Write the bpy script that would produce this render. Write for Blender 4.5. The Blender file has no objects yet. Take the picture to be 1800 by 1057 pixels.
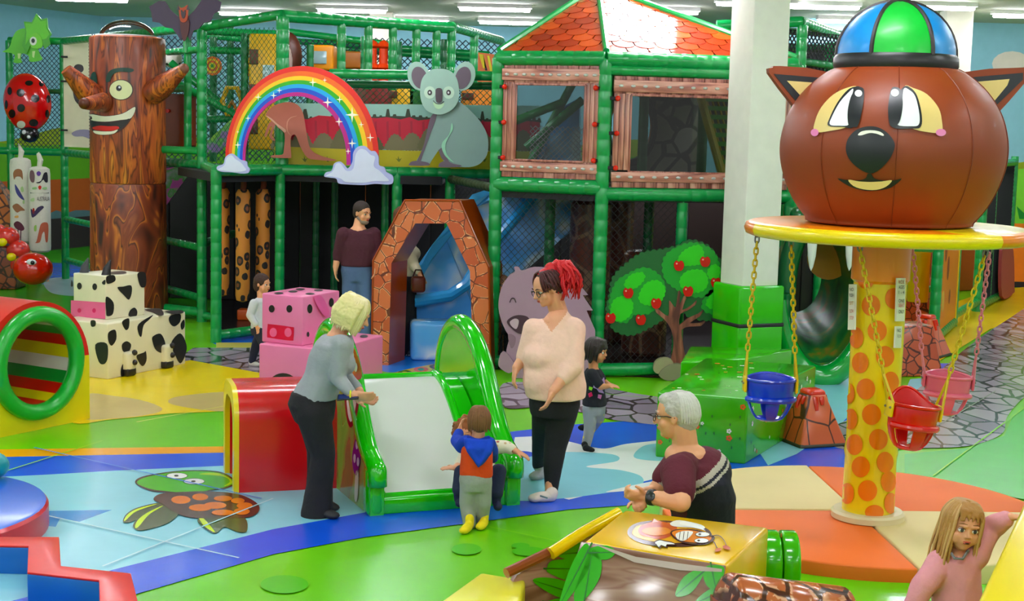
import bpy, bmesh, math, random
from math import sin, cos, pi, sqrt, tan, atan2, radians
from mathutils import Vector as V, Matrix, noise
from mathutils.geometry import delaunay_2d_cdt, tessellate_polygon
random.seed(7)
C = bpy.context.scene.collection
scn = bpy.context.scene
# ------------------------------------------------------------------ camera, world, exposure
FPX, W, H = 2600.0, 1800, 1057
CAMZ = 2.6
TH = math.atan(308/2600); RO = math.atan(0.025)
Fw = V((0, cos(TH), -sin(TH))); R0 = V((1,0,0)); U0 = V((0, sin(TH), cos(TH)))
Rt = R0*cos(RO) + U0*sin(RO); Up = U0*cos(RO) - R0*sin(RO)
cam = bpy.data.cameras.new('camera'); co = bpy.data.objects.new('camera', cam); C.objects.link(co)
cam.sensor_width = 36; cam.lens = FPX/1800*36; cam.clip_end = 200; cam.clip_start = .05
m3 = Matrix((Rt, Up, -Fw)).transposed()
co.matrix_world = Matrix.Translation((0,0,CAMZ)) @ m3.to_4x4()
scn.camera = co
CAM = V((0,0,CAMZ))
wd = bpy.data.worlds.new('world'); scn.world = wd; wd.use_nodes = True
wd.node_tree.nodes['Background'].inputs[0].default_value = (1.0, .97, .93, 1)
wd.node_tree.nodes['Background'].inputs[1].default_value = .40
scn.view_settings.view_transform = 'Standard'; scn.view_settings.look = 'None'
scn.view_settings.gamma = 1; scn.view_settings.exposure = 0.25; scn.view_settings.use_curve_mapping = False
LAMP = 60.0     # strength of the ceiling tubes
# ------------------------------------------------------------------ pixel -> place
def ray(px, py):
    return (Fw*FPX + Rt*(px-900) - Up*(py-528.5)).normalized()
def P(px, py, Y):
    d = ray(px, py); return CAM + d*(Y/d.y)
def G(px, py, z=0.0):
    d = ray(px, py); return CAM + d*((z-CAMZ)/d.z)
def lin(h):
    h = h.lstrip('#'); r = [int(h[i:i+2],16)/255 for i in (0,2,4)]
    return tuple((c/12.92 if c<=.04045 else ((c+.055)/1.055)**2.4) for c in r)+(1,)
# ------------------------------------------------------------------ materials
MC = {}
def M(h, rough=.45, bump=0, bscale=8, coat=0, metal=0, sss=0):
    k = (h, rough, bump, bscale, coat, metal)
    if k in MC: return MC[k]
    m = bpy.data.materials.new('paint_'+h.strip('#')); m.use_nodes = True
    nt = m.node_tree; b = nt.nodes['Principled BSDF']
    col = lin(h)
    b.inputs['Roughness'].default_value = rough; b.inputs['Metallic'].default_value = metal
    b.inputs['Coat Weight'].default_value = coat; b.inputs['Coat Roughness'].default_value = .12
    tc = nt.nodes.new('ShaderNodeTexCoord')
    n = nt.nodes.new('ShaderNodeTexNoise'); n.inputs['Scale'].default_value = bscale; n.inputs['Detail'].default_value = 3
    nt.links.new(tc.outputs['Object'], n.inputs['Vector'])
    r = nt.nodes.new('ShaderNodeMapRange'); r.inputs[3].default_value = .92; r.inputs[4].default_value = 1.06
    nt.links.new(n.outputs[0], r.inputs[0])
    h_ = nt.nodes.new('ShaderNodeHueSaturation'); h_.inputs['Color'].default_value = col; h_.inputs['Saturation'].default_value = 1.12
    nt.links.new(r.outputs[0], h_.inputs['Value']); nt.links.new(h_.outputs[0], b.inputs['Base Color'])
    if bump:
        bp = nt.nodes.new('ShaderNodeBump'); bp.inputs['Strength'].default_value = bump; bp.inputs['Distance'].default_value = .02
        nt.links.new(n.outputs[0], bp.inputs['Height']); nt.links.new(bp.outputs[0], b.inputs['Normal'])
    MC[k] = m; return m
def vinyl(h): return M(h, .28, .06, 3, .25)          # soft play vinyl
def floorm(h): return M(h, .27, .22, 2.6, .06)         # glossy wrinkled floor vinyl
def cloth(h): return M(h, .9, .25, 30)
def board_m(h): return M(h, .5)
def ramp_mat(name, kind, stops, scale=(1,1,1), rough=.35, coat=.2, detail=3, dist=0, edge=None, rnd=None, bump=.1):
    """procedural print: noise / wave / voronoi stones, with colour ramp"""
    m = bpy.data.materials.new(name); m.use_nodes = True
    nt = m.node_tree; b = nt.nodes['Principled BSDF']; N = nt.nodes.new; L = nt.links.new
    b.inputs['Roughness'].default_value = rough; b.inputs['Coat Weight'].default_value = coat; b.inputs['Coat Roughness'].default_value = .15
    tc = N('ShaderNodeTexCoord'); mp = N('ShaderNodeMapping'); mp.inputs['Scale'].default_value = scale
    L(tc.outputs['Object'], mp.inputs[0])
    cr = N('ShaderNodeValToRGB'); e = cr.color_ramp.elements
    while len(e) < len(stops): e.new(.5)
    for i,(p_,c) in enumerate(stops): e[i].position = p_; e[i].color = lin(c)
    if kind == 'noise':
        t = N('ShaderNodeTexNoise'); t.inputs['Scale'].default_value = 1; t.inputs['Detail'].default_value = detail; t.inputs['Distortion'].default_value = dist
        L(mp.outputs[0], t.inputs['Vector']); L(t.outputs[0], cr.inputs[0]); col = cr.outputs[0]; hgt = t.outputs[0]
    elif kind == 'voronoi':
        nz = N('ShaderNodeTexNoise'); nz.inputs['Scale'].default_value = 1.3; L(mp.outputs[0], nz.inputs['Vector'])
        mx = N('ShaderNodeMix'); mx.data_type = 'VECTOR'; mx.inputs[0].default_value = .12
        L(mp.outputs[0], mx.inputs[4]); L(nz.outputs[1], mx.inputs[5])
        t = N('ShaderNodeTexVoronoi'); t.inputs['Scale'].default_value = 1; L(mx.outputs[1], t.inputs['Vector'])
        t2 = N('ShaderNodeTexVoronoi'); t2.feature = 'DISTANCE_TO_EDGE'; t2.inputs['Scale'].default_value = 1; L(mx.outputs[1], t2.inputs['Vector'])
        sp = N('ShaderNodeSeparateColor'); L(t.outputs['Color'], sp.inputs[0]); L(sp.outputs[0], cr.inputs[0])
        c1 = N('ShaderNodeValToRGB'); q = c1.color_ramp.elements
        q[0].position = edge[0]; q[0].color = (0,0,0,1); q[1].position = edge[0]*1.6; q[1].color = (1,1,1,1)
        L(t2.outputs['Distance'], c1.inputs[0])
        mc = N('ShaderNodeMix'); mc.data_type = 'RGBA'; mc.inputs[6].default_value = lin(edge[1])
        L(c1.outputs[0], mc.inputs[0])
        if len(edge) > 2:       # printed light rim inside each cell
            c2 = N('ShaderNodeValToRGB'); q = c2.color_ramp.elements
            q[0].position = edge[0]*2.6; q[0].color = lin(edge[2]); q[1].position = edge[0]*3.4; q[1].color = (1,1,1,1)
            L(t2.outputs['Distance'], c2.inputs[0])
            fac = N('ShaderNodeMapRange'); fac.inputs[1].default_value = edge[0]*2.2; fac.inputs[2].default_value = edge[0]*3.2
            L(t2.outputs['Distance'], fac.inputs[0])
            n2 = N('ShaderNodeTexNoise'); n2.inputs['Scale'].default_value = 2; L(mp.outputs[0], n2.inputs['Vector'])
            gt = N('ShaderNodeMath'); gt.operation = 'GREATER_THAN'; gt.inputs[1].default_value = .5; L(n2.outputs[0], gt.inputs[0])
            mxx = N('ShaderNodeMath'); mxx.operation = 'MAXIMUM'; L(fac.outputs[0], mxx.inputs[0]); L(gt.outputs[0], mxx.inputs[1])
            mm = N('ShaderNodeMix'); mm.data_type = 'RGBA'; mm.inputs[6].default_value = lin(edge[2])
            L(mxx.outputs[0], mm.inputs[0]); L(cr.outputs[0], mm.inputs[7]); L(mm.outputs[2], mc.inputs[7])
        else: L(cr.outputs[0], mc.inputs[7])
        col = mc.outputs[2]; hgt = c1.outputs[0]
    elif kind == 'spots':
        t = N('ShaderNodeTexVoronoi'); t.inputs['Scale'].default_value = 1; t.inputs['Randomness'].default_value = rnd if rnd is not None else 1
        nz = N('ShaderNodeTexNoise'); nz.inputs['Scale'].default_value = 2.0; L(mp.outputs[0], nz.inputs['Vector'])
        mx = N('ShaderNodeMix'); mx.data_type = 'VECTOR'; mx.inputs[0].default_value = dist
        L(mp.outputs[0], mx.inputs[4]); L(nz.outputs[1], mx.inputs[5]); L(mx.outputs[1], t.inputs['Vector'])
        cr.color_ramp.interpolation = 'CONSTANT'
        L(t.outputs['Distance'], cr.inputs[0]); col = cr.outputs[0]; hgt = t.outputs['Distance']
    L(col, b.inputs['Base Color'])
    if bump:
        bp = N('ShaderNodeBump'); bp.inputs['Strength'].default_value = bump; bp.inputs['Distance'].default_value = .01
        L(hgt, bp.inputs['Height']); L(bp.outputs[0], b.inputs['Normal'])
    return m
def glass_mat(name, tint='#dfe8ea', amt=.12):
    m = bpy.data.materials.new(name); m.use_nodes = True; nt = m.node_tree; nt.nodes.clear(); N = nt.nodes.new; L = nt.links.new
    o = N('ShaderNodeOutputMaterial'); t = N('ShaderNodeBsdfTransparent'); t.inputs[0].default_value = lin(tint)
    g = N('ShaderNodeBsdfGlossy'); g.inputs['Roughness'].default_value = .06; fr = N('ShaderNodeLayerWeight'); fr.inputs[0].default_value = .12
    ad = N('ShaderNodeMath'); ad.inputs[1].default_value = amt*.12; L(fr.outputs[0], ad.inputs[0]); g.inputs[0].default_value = (.9,.9,.9,1)
    mx = N('ShaderNodeMixShader'); L(ad.outputs[0], mx.inputs[0]); L(t.outputs[0], mx.inputs[1]); L(g.outputs[0], mx.inputs[2]); L(mx.outputs[0], o.inputs[0])
    return m
def emis(name, h, s):
    m = bpy.data.materials.new(name); m.use_nodes = True; b = m.node_tree.nodes['Principled BSDF']
    b.inputs['Base Color'].default_value = lin(h); b.inputs['Emission Color'].default_value = lin(h); b.inputs['Emission Strength'].default_value = s
    return m
# ------------------------------------------------------------------ objects
WL = {}
def thing(name, label, cat, loc, group=None):
    o = bpy.data.objects.new(name, None); C.objects.link(o); o.empty_display_size = .1
    o.location = loc; WL[o] = V(loc); o['label'] = label; o['category'] = cat
    if group: o['group'] = group
    return o
def tag(o, label=None, cat=None, group=None, kind=None):
    if label: o['label'] = label
    if cat: o['category'] = cat
    if group: o['group'] = group
    if kind: o['kind'] = kind
    return o
def link_mesh(name, me, mats, parent):
    if not isinstance(mats, (list, tuple)): mats = [mats]
    if len(me.materials): me.materials.clear()
    for m in mats: me.materials.append(m)
    n = len(me.vertices)
    co_ = [0.0]*(n*3); me.vertices.foreach_get('co', co_)
    xs, ys, zs = co_[0::3], co_[1::3], co_[2::3]
    c = V(((min(xs)+max(xs))/2, (min(ys)+max(ys))/2, min(zs)))
    me.transform(Matrix.Translation(-c))
    o = bpy.data.objects.new(name, me); C.objects.link(o)
    WL[o] = c
    if parent is not None: o.parent = parent; o.location = c - WL[parent]
    else: o.location = c
    return o
def copy_tree(o, delta, label=None, parent=None):
    c = o.copy(); C.objects.link(c)
    if parent is None: c.location = o.location + V(delta); WL[c] = WL[o]+V(delta)
    else: c.parent = parent
    if label: c['label'] = label
    for ch in o.children: copy_tree(ch, delta, None, c)
    return c
class MB:
    def __init__(s): s.v = []; s.f = []; s.m = []; s.cur = 0
    def add(s, vs, fs, mi=None):
        k = len(s.v); s.v += [V(a) for a in vs]; s.f += [[i+k for i in f] for f in fs]; s.m += [s.cur if mi is None else mi]*len(fs); return s
    def box(s, c, size, yaw=0, rot=None, bev=0):
        R = rot if rot is not None else Matrix.Rotation(yaw, 3, 'Z'); c = V(c); x, y, z = [a/2 for a in size]
        if not bev:
            vs = [c + R@V((i*x, j*y, k*z)) for k in (-1,1) for j in (-1,1) for i in (-1,1)]
            return s.add(vs, [(0,2,3,1),(4,5,7,6),(0,1,5,4),(2,6,7,3),(0,4,6,2),(1,3,7,5)])
        b = min(bev, x*.9, y*.9, z*.9); bm = bmesh.new(); bmesh.ops.create_cube(bm, size=1)
        for v in bm.verts: v.co = V((v.co.x*2*x, v.co.y*2*y, v.co.z*2*z))
        bmesh.ops.bevel(bm, geom=bm.edges[:]+bm.verts[:], offset=b, segments=3, affect='EDGES', profile=.5)
        bm.verts.index_update()
        s.add([c+R@v.co for v in bm.verts], [[v.index for v in f.verts] for f in bm.faces]); bm.free(); return s
    def hull(s, bot, top, bev=0):
        """prism between two equal polygons (lists of points)"""
        n = len(bot); 
        fs = [list(range(n))[::-1], [n+i for i in range(n)]] + [(i, (i+1)%n, n+(i+1)%n, n+i) for i in range(n)]
        if not bev: return s.add(list(bot)+list(top), fs)
        bm = bmesh.new(); vv = [bm.verts.new(p) for p in list(bot)+list(top)]
        for f in fs: bm.faces.new([vv[i] for i in f])
        bmesh.ops.recalc_face_normals(bm, faces=bm.faces[:])
        es = [e for e in bm.edges if len(e.link_faces)==2 and e.calc_face_angle(0) > .5]
        bmesh.ops.bevel(bm, geom=es, offset=bev, segments=3, affect='EDGES', profile=.5)
        bmesh.ops.triangulate(bm, faces=[f for f in bm.faces if len(f.verts)>4])
        bm.verts.index_update(); s.add([v.co.copy() for v in bm.verts], [[v.index for v in f.verts] for f in bm.faces]); bm.free(); return s
    def tube(s, pts, r, n=10, caps=True, closed=False):
        pts = [V(p) for p in pts]; m = len(pts); rs = r if isinstance(r, (list,tuple)) else [r]*m
        ring = []; prev = None
        for i in range(m):
            if closed: t = pts[(i+1)%m]-pts[i-1]
            else: t = pts[min(i+1,m-1)]-pts[max(i-1,0)]
            t = t.normalized() if t.length > 1e-9 else V((0,0,1))
            if prev is None:
                a = V((0,0,1)) if abs(t.z) < .9 else V((1,0,0)); u = t.cross(a).normalized()
            else: u = (prev - t*prev.dot(t)).normalized()
            prev = u; w = t.cross(u)
            ring.append([pts[i] + (u*cos(2*pi*j/n) + w*sin(2*pi*j/n))*rs[i] for j in range(n)])
        vs = [p for q in ring for p in q]; fs = []
        for i in range(m if closed else m-1):
            a = i*n; b = ((i+1)%m)*n
            fs += [(a+j, b+j, b+(j+1)%n, a+(j+1)%n) for j in range(n)]
        if caps and not closed: fs += [list(range(n)), [(m-1)*n+j for j in range(n)][::-1]]
        return s.add(vs, [list(f)[::-1] for f in fs])
    def lathe(s, prof, c, n=32, axis=None, sx=1, sy=1):
        """prof: [(r, h)]"""
        c = V(c); A = V(axis).normalized() if axis is not None else V((0,0,1))
        q = A.to_track_quat('Z','Y').to_matrix() if axis is not None else Matrix.Identity(3)
        vs = []; m = len(prof)
        for (r, h) in prof: vs += [c + q@V((r*cos(2*pi*j/n)*sx, r*sin(2*pi*j/n)*sy, h)) for j in range(n)]
        fs = [(i*n+j, i*n+(j+1)%n, (i+1)*n+(j+1)%n, (i+1)*n+j) for i in range(m-1) for j in range(n)]
        if prof[0][0] > 1e-4: fs.append(list(range(n))[::-1])
        if prof[-1][0] > 1e-4: fs.append([(m-1)*n+j for j in range(n)])
        return s.add(vs, fs)
    def ball(s, c, r, n=16, m=10, rot=None):
        if not isinstance(r, (tuple,list)): r = (r,r,r)
        R = rot if rot is not None else Matrix.Identity(3); c = V(c)
        vs = [c+R@V((0,0,-r[2]))]; fs = []
        for i in range(1,m):
            a = -pi/2+pi*i/m
            vs += [c+R@V((r[0]*cos(a)*cos(2*pi*j/n), r[1]*cos(a)*sin(2*pi*j/n), r[2]*sin(a))) for j in range(n)]
        vs.append(c+R@V((0,0,r[2])))
        fs += [(0, 1+(j+1)%n, 1+j) for j in range(n)]
        for i in range(m-2):
            a = 1+i*n; b = a+n
            fs += [(a+j, a+(j+1)%n, b+(j+1)%n, b+j) for j in range(n)]
        t = len(vs)-1; a = 1+(m-2)*n
        fs += [(a+j, a+(j+1)%n, t) for j in range(n)]
        return s.add(vs, fs)
    def capsule(s, p0, r0, p1, r1, n=12):
        p0, p1 = V(p0), V(p1); d = p1-p0; L_ = d.length
        if L_ < 1e-5: return s.ball(p0, max(r0,r1), n, 8)
        prof = [(r0*cos(a), r0*sin(a)) for a in [-pi/2+ .001+ i*pi/2/5 for i in range(5)]] + [(r0,0),(r1,L_)] + [(r1*cos(a), L_+r1*sin(a)) for a in [i*pi/2/5 for i in range(1,6)]]
        prof[-1] = (1e-5, L_+r1); prof[0] = (1e-5, -r0)
        return s.lathe(prof, p0, n, axis=d)
    def loft(s, rings, yaw=0, n=20):
        """rings: [(point, rx, ry)] horizontal ellipses"""
        R = Matrix.Rotation(yaw, 3, 'Z'); vs = []; m = len(rings)
        for (p, rx, ry) in rings: vs += [V(p)+R@V((rx*cos(2*pi*j/n), ry*sin(2*pi*j/n), 0)) for j in range(n)]
        fs = [(i*n+j, i*n+(j+1)%n, (i+1)*n+(j+1)%n, (i+1)*n+j) for i in range(m-1) for j in range(n)]
        if rings[0][0][2] > rings[-1][0][2]: fs = [f[::-1] for f in fs]; fs += [list(range(n)), [(m-1)*n+j for j in range(n)][::-1]]
        else: fs += [list(range(n))[::-1], [(m-1)*n+j for j in range(n)]]
        return s.add(vs, fs)
    def build(s, name, mats, parent=None, smooth=True, ang=.6, fix=False):
        me = bpy.data.meshes.new(name); me.from_pydata([tuple(v) for v in s.v], [], s.f)
        me.polygons.foreach_set('material_index', s.m); me.update()
        if fix:
            bm = bmesh.new(); bm.from_mesh(me); bmesh.ops.recalc_face_normals(bm, faces=bm.faces[:]); bm.to_mesh(me); bm.free()
        if smooth:
            me.polygons.foreach_set('use_smooth', [True]*len(me.polygons))
            me.set_sharp_from_angle(angle=ang)
        return link_mesh(name, me, mats, parent)
TS = bpy.data.scenes.new('workbench')      # small scratch scene, so that evaluating one mesh stays quick
def evaluated(o):
    TS.collection.objects.link(o); vl = TS.view_layers[0]; vl.update()
    me = bpy.data.meshes.new_from_object(o.evaluated_get(vl.depsgraph), depsgraph=vl.depsgraph); bpy.data.objects.remove(o); return me
def blob(name, mb, mat, parent, voxel=.01, smooth=4, disp=0):
    """one continuous surface grown over overlapping shapes"""
    me = bpy.data.meshes.new(name); me.from_pydata([tuple(v) for v in mb.v], [], mb.f); me.update()
    o = bpy.data.objects.new('tmp', me)
    r = o.modifiers.new('r', 'REMESH'); r.mode = 'VOXEL'; r.voxel_size = voxel; r.use_smooth_shade = True
    if smooth: q = o.modifiers.new('s', 'SMOOTH'); q.iterations = smooth; q.factor = .5
    nm = evaluated(o); bpy.data.meshes.remove(me)
    if disp:
        n_ = len(nm.vertices); cs = [0.0]*(3*n_); ns = [0.0]*(3*n_)
        nm.vertices.foreach_get('co', cs); nm.vertices.foreach_get('normal', ns)
        for i in range(0, 3*n_, 3):
            k = noise.noise(V(cs[i:i+3])*disp[1])*disp[0]
            cs[i] += ns[i]*k; cs[i+1] += ns[i+1]*k; cs[i+2] += ns[i+2]*k
        nm.vertices.foreach_set('co', cs); nm.update()
    nm.polygons.foreach_set('use_smooth', [True]*len(nm.polygons)); nm.name = name
    return link_mesh(name, nm, mat, parent)
# ------------------------------------------------------------------ flat prints and cut-out boards
def smooth_loop(pts, k=5, closed=True):
    n = len(pts); out = []
    rng = range(n) if closed else range(n-1)
    for i in rng:
        g = (lambda j: pts[j % n]) if closed else (lambda j: pts[min(max(j,0),n-1)])
        p0, p1, p2, p3 = g(i-1), g(i), g(i+1), g(i+2)
        for t in range(k):
            u = t/k
            out.append(tuple(.5*((2*p1[a]) + (-p0[a]+p2[a])*u + (2*p0[a]-5*p1[a]+4*p2[a]-p3[a])*u*u + (-p0[a]+3*p1[a]-3*p2[a]+p3[a])*u**3) for a in (0,1)))
    if not closed: out.append(pts[-1])
    return out
def ell(cx, cy, rx, ry, a0=0, n=28, rot=0):
    return [(cx + rx*cos(t)*cos(rot)-ry*sin(t)*sin(rot), cy + rx*cos(t)*sin(rot)+ry*sin(t)*cos(rot)) for t in [2*pi*i/n+a0 for i in range(n)]]
def scallop(pts, amp=4, step=14):
    """bumpy outline, as of foliage or cloud, along a closed loop"""
    pts = smooth_loop(pts, 8); n = len(pts); out = []; acc = 0; L = [0]
    for i in range(n):
        a, b = pts[i], pts[(i+1)%n]; L.append(L[-1]+math.hypot(b[0]-a[0], b[1]-a[1]))
    k = max(3, round(L[-1]/step)); area = sum(pts[i][0]*pts[(i+1)%n][1]-pts[(i+1)%n][0]*pts[i][1] for i in range(n)); sg = 1 if area > 0 else -1
    for i in range(n):
        a, b = pts[i], pts[(i+1)%n]; d = math.hypot(b[0]-a[0], b[1]-a[1]) or 1
        q = max(1, int(d/ (step/6)))
        for j in range(q):
            u = j/q; s_ = L[i]+u*d; w = abs(sin(pi*k*s_/L[-1]))*amp
            out.append((a[0]+(b[0]-a[0])*u + sg*(b[1]-a[1])/d*w, a[1]+(b[1]-a[1])*u - sg*(b[0]-a[0])/d*w))
    return out
def vplane(A, B):
    """vertical plane through the ground points A and B; returns surf(px,py)->(point, normal towards the camera)"""
    A = V((A[0],A[1],0)); B = V((B[0],B[1],0)); n = (B-A).cross(V((0,0,1))).normalized()
    if n.dot(CAM-A) < 0: n = -n
    def f(px, py):
        d = ray(px, py); t = (A-CAM).dot(n)/d.dot(n); return CAM+d*t, n
    f.n = n; return f
def plane3(a, b, c):
    a, b, c = V(a), V(b), V(c); n = (b-a).cross(c-a).normalized()
    if n.dot(CAM-a) < 0: n = -n
    def f(px, py):
        d = ray(px, py); t = (a-CAM).dot(n)/d.dot(n); return CAM+d*t, n
    f.n = n; return f
def hplane(z):
    def f(px, py): return G(px, py, z), V((0,0,1))
    f.n = V((0,0,1)); return f
def marched(inside, t0, t1):
    def f(px, py):
        d = ray(px, py); a = t0; st = .04
        while a < t1 and not inside(CAM+d*a): a += st
        if a >= t1: return None, None
        lo, hi = a-st, a
        for _ in range(14):
            m = (lo+hi)/2
            if inside(CAM+d*m): hi = m
            else: lo = m
        return CAM+d*hi, -d
    return f
def decal(name, pts, surf, mat, parent, off=.003, grid=0, raw=False):
    """thin printed patch lying on a surface"""
    n = len(pts)
    v2 = [V((p[0], p[1])) for p in pts]; fc = [list(range(n))]
    if grid:
        xs = [p[0] for p in pts]; ys = [p[1] for p in pts]
        def inp(x, y):
            c = False; j = n-1
            for i in range(n):
                if (pts[i][1] > y) != (pts[j][1] > y) and x < (pts[j][0]-pts[i][0])*(y-pts[i][1])/(pts[j][1]-pts[i][1])+pts[i][0]: c = not c
                j = i
            return c
        x = min(xs)+grid*.37
        while x < max(xs):
            y = min(ys)+grid*.41
            while y < max(ys):
                if inp(x,y): v2.append(V((x,y)))
                y += grid
            x += grid
    r = delaunay_2d_cdt(v2, [], fc, 1, 1e-4)
    vs = []
    for q in r[0]:
        p, nn = surf(q.x, q.y); vs.append(p + nn*off if p is not None else None)
    mb = MB(); fs = []
    for f in r[2]:
        if any(vs[i] is None for i in f): continue
        a, b, c = [vs[i] for i in f[:3]]
        nn = (b-a).cross(c-a); fs.append(list(f) if nn.dot(CAM-a) > 0 else list(f)[::-1])
    used = sorted({i for f in fs for i in f}); ix = {i:k for k,i in enumerate(used)}
    mb.add([vs[i] for i in used], [[ix[i] for i in f] for f in fs])
    return mb.build(name, mat, parent, smooth=bool(grid), ang=3)
def slab(name, pts, surf, th, mat, parent=None, off=0, side=None):
    """flat board with its own thickness, front face on the surface + off"""
    n = len(pts); v2 = [V((p[0], p[1])) for p in pts]
    r = delaunay_2d_cdt(v2, [], [list(range(n))], 1, 1e-4)
    fr = []
    for q in r[0]:
        p, nn = surf(q.x, q.y); fr.append(p + nn*off)
    bk = [p - nn*th for p in fr]; m = len(fr); fs = []; mi = []
    edges = {}
    for f in r[2]:
        a, b, c = [fr[i] for i in f[:3]]; g = list(f)
        if (b-a).cross(c-a).dot(nn) < 0: g = g[::-1]
        fs.append(g); mi.append(0); fs.append([i+m for i in g[::-1]]); mi.append(1 if side else 0)
        for i in range(len(g)): edges[(g[i], g[(i+1)%len(g)])] = 1
    for (a, b) in edges:
        if (b, a) not in edges: fs.append([a, a+m, b+m, b]); mi.append(1 if side else 0)
    mb = MB(); mb.add(fr+bk, fs); mb.m = mi
    return mb.build(name, [mat, side] if side else mat, parent, smooth=False)
def stroke(pts, w):
    """outline polygon of a line of width w through pts"""
    L_, R_ = [], []; n = len(pts)
    for i in range(n):
        a = pts[max(i-1,0)]; b = pts[min(i+1,n-1)]; dx, dy = b[0]-a[0], b[1]-a[1]; d = math.hypot(dx,dy) or 1
        ww = (w[i] if isinstance(w,(list,tuple)) else w)/2
        L_.append((pts[i][0]-dy/d*ww, pts[i][1]+dx/d*ww)); R_.append((pts[i][0]+dy/d*ww, pts[i][1]-dx/d*ww))
    return L_+R_[::-1]
def text_on(s, surf, px, py, px2, py2, mat, parent, name='lettering', off=.006):
    """real letter shapes laid between two pixels of a surface; py/py2 baseline; height from the second pair"""
    cu = bpy.data.curves.new('t', 'FONT'); cu.body = s; cu.size = 1
    o = bpy.data.objects.new('t', cu); me = evaluated(o)
    xs = [v.co.x for v in me.vertices]; x0, x1 = min(xs), max(xs); ys = [v.co.y for v in me.vertices]; h = max(ys)
    vs = []
    for v in me.vertices:
        u = (v.co.x-x0)/(x1-x0); w = v.co.y/h
        p, nn = surf(px+(px2-px)*u, py-(py-py2)*w); vs.append(p+nn*off)
    mb = MB(); mb.add(vs, [list(p.vertices) for p in me.polygons]); return mb.build(name, mat, parent, smooth=False)
# ================================================================== THE SETTING
mb = MB(); mb.box((1.5, 13.5, -.06), (27, 37, .12)); 
floor = mb.build('floor', floorm('#70c42c'), None, smooth=False); tag(floor, kind='structure')
Z = [0.0]
def fp(pts, col, name='printed_vinyl', mat=None, dz=.0004, sm=True, grid=0):
    Z[0] += dz*.5
    pp = smooth_loop(pts, 6) if sm else pts
    o = decal(name, pp, hplane(0), mat or floorm(col), floor, off=Z[0], grid=grid); return o
wallblue = M('#8fbccb', .8)
CEIL = 4.55
WPT = [(-12.5,19),(-8.3,29.8),(3.2,30.0),(4.6,25.8),(14,25.8)]
WN = ['wall_left','wall_back','trim_1','wall_right']
walls = []
for i in range(4):
    a, b = V((*WPT[i],0)), V((*WPT[i+1],0)); d = (b-a).normalized(); n = V((-d.y, d.x, 0))*.12
    mb = MB(); mb.hull([a,b,b+n,a+n], [p+V((0,0,CEIL)) for p in (a,b,b+n,a+n)])
    w = mb.build(WN[i], wallblue, None, smooth=False, fix=True); tag(w, kind='structure'); walls.append(w)
mb = MB(); mb.box((1.5, 13.5, CEIL+.06), (27, 37, .12))
tag(mb.build('ceiling', M('#b9b8a6', .85), None, smooth=False), kind='structure')
# mural painted on the walls
def mural(wi, pts_sz, col, k, name='mural_paint'):
    a, b = V((*WPT[wi],0)), V((*WPT[wi+1],0)); d = (b-a).normalized(); n = V((d.y,-d.x,0))
    mb = MB(); o = a + n*(.004*k)
    vs = [o+d*s+V((0,0,z)) for s,z in pts_sz]; m_ = len(vs)
    t = tessellate_polygon([vs]); fs = []
    for f in t:
        p,q,r = [vs[i] for i in f]; fs.append(list(f) if (q-p).cross(r-p).dot(n) > 0 else list(f)[::-1])
    mb.add(vs, fs); mb.build(name, M(col,.8), walls[wi], smooth=False)
def hills(L_, base, amp, wl, ph, n=40): return [(0,0),(L_,0)] + [(L_-L_*i/n, base+amp*sin(2*pi*(L_-L_*i/n)/wl+ph)) for i in range(n+1)]
for wi in (0,1,3):
    L_ = (V(WPT[wi+1])-V(WPT[wi])).length
    mural(wi, hills(L_, 2.22, .16, 5.2, 1.0), '#8c9a34', 1)
    mural(wi, hills(L_, 2.10, .10, 7.0, 2.2), '#86cc54' if wi==3 else '#5f9a34', 2)
    mural(wi, [(0,0),(L_,0),(L_,1.12 if wi==3 else 1.35),(0,1.12 if wi==3 else 1.35)], '#ef7d22' if wi==3 else '#a8501c', 3)
    if wi != 3: mural(wi, hills(L_, .72, .04, .5, 0), '#4d6a70', 4)
    mural(wi, [(0,0),(L_,0),(L_,.1 if wi==3 else .6),(0,.1 if wi==3 else .6)], '#221a1c', 5)
cw = [(3.9+.34*cos(t), 3.86+.22*sin(t)) for t in [i*pi/8 for i in range(16)]]
mural(3, cw, '#d9cfc4', 1, 'cloud_print'); 
for k in range(5):
    s0 = 3.2+.5*k; mural(3, [(s0,1.2),(s0+.25,1.2),(s0+.34,1.42),(s0+.2,1.3),(s0+.14,1.48),(s0+.08,1.3),(s0-.06,1.42)], '#2f8a3c', 4, 'grass_print')
# ---- floor prints
BL, LB, WH, YE, OR = '#1f56dc', '#94cfe0', '#eceeee', '#efd21e', '#f0a42c'
stone_floor = ramp_mat('printed_cobbles', 'voronoi', [(0,'#8f8094'),(.5,'#a898ac'),(1,'#b9aabb')], (4.2,3.0,1), .2, .5, edge=(.035,'#2e2230'), bump=.05)
stone_floor2 = ramp_mat('printed_cobbles_right', 'voronoi', [(0,'#8d8490'),(.5,'#a79ca6'),(1,'#b8aeb4')], (5.6,2.9,1), .2, .3, edge=(.04,'#2c252c'), bump=.05)
fp([(-300,560),(1000,560),(1290,560),(1290,420),(-300,420)], '#3f9c2c', sm=False)
fp([(-100,500),(160,500),(300,520),(300,470),(-100,455)], '#1f5fc0', sm=False)
fp([(80,492),(140,488),(155,505),(140,520),(90,515)], '#9db6c0')
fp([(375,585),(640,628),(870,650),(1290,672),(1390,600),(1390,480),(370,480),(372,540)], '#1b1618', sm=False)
fp([(380,606),(470,612),(470,585),(390,592)], '#2c67cf')
fp([(590,600),(650,640),(690,655),(790,634),(850,615),(820,555),(600,570)], '#2f7fe0')
fp([(688,668),(698,654),(790,637),(835,645),(810,672)], '#c7a427')
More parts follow.
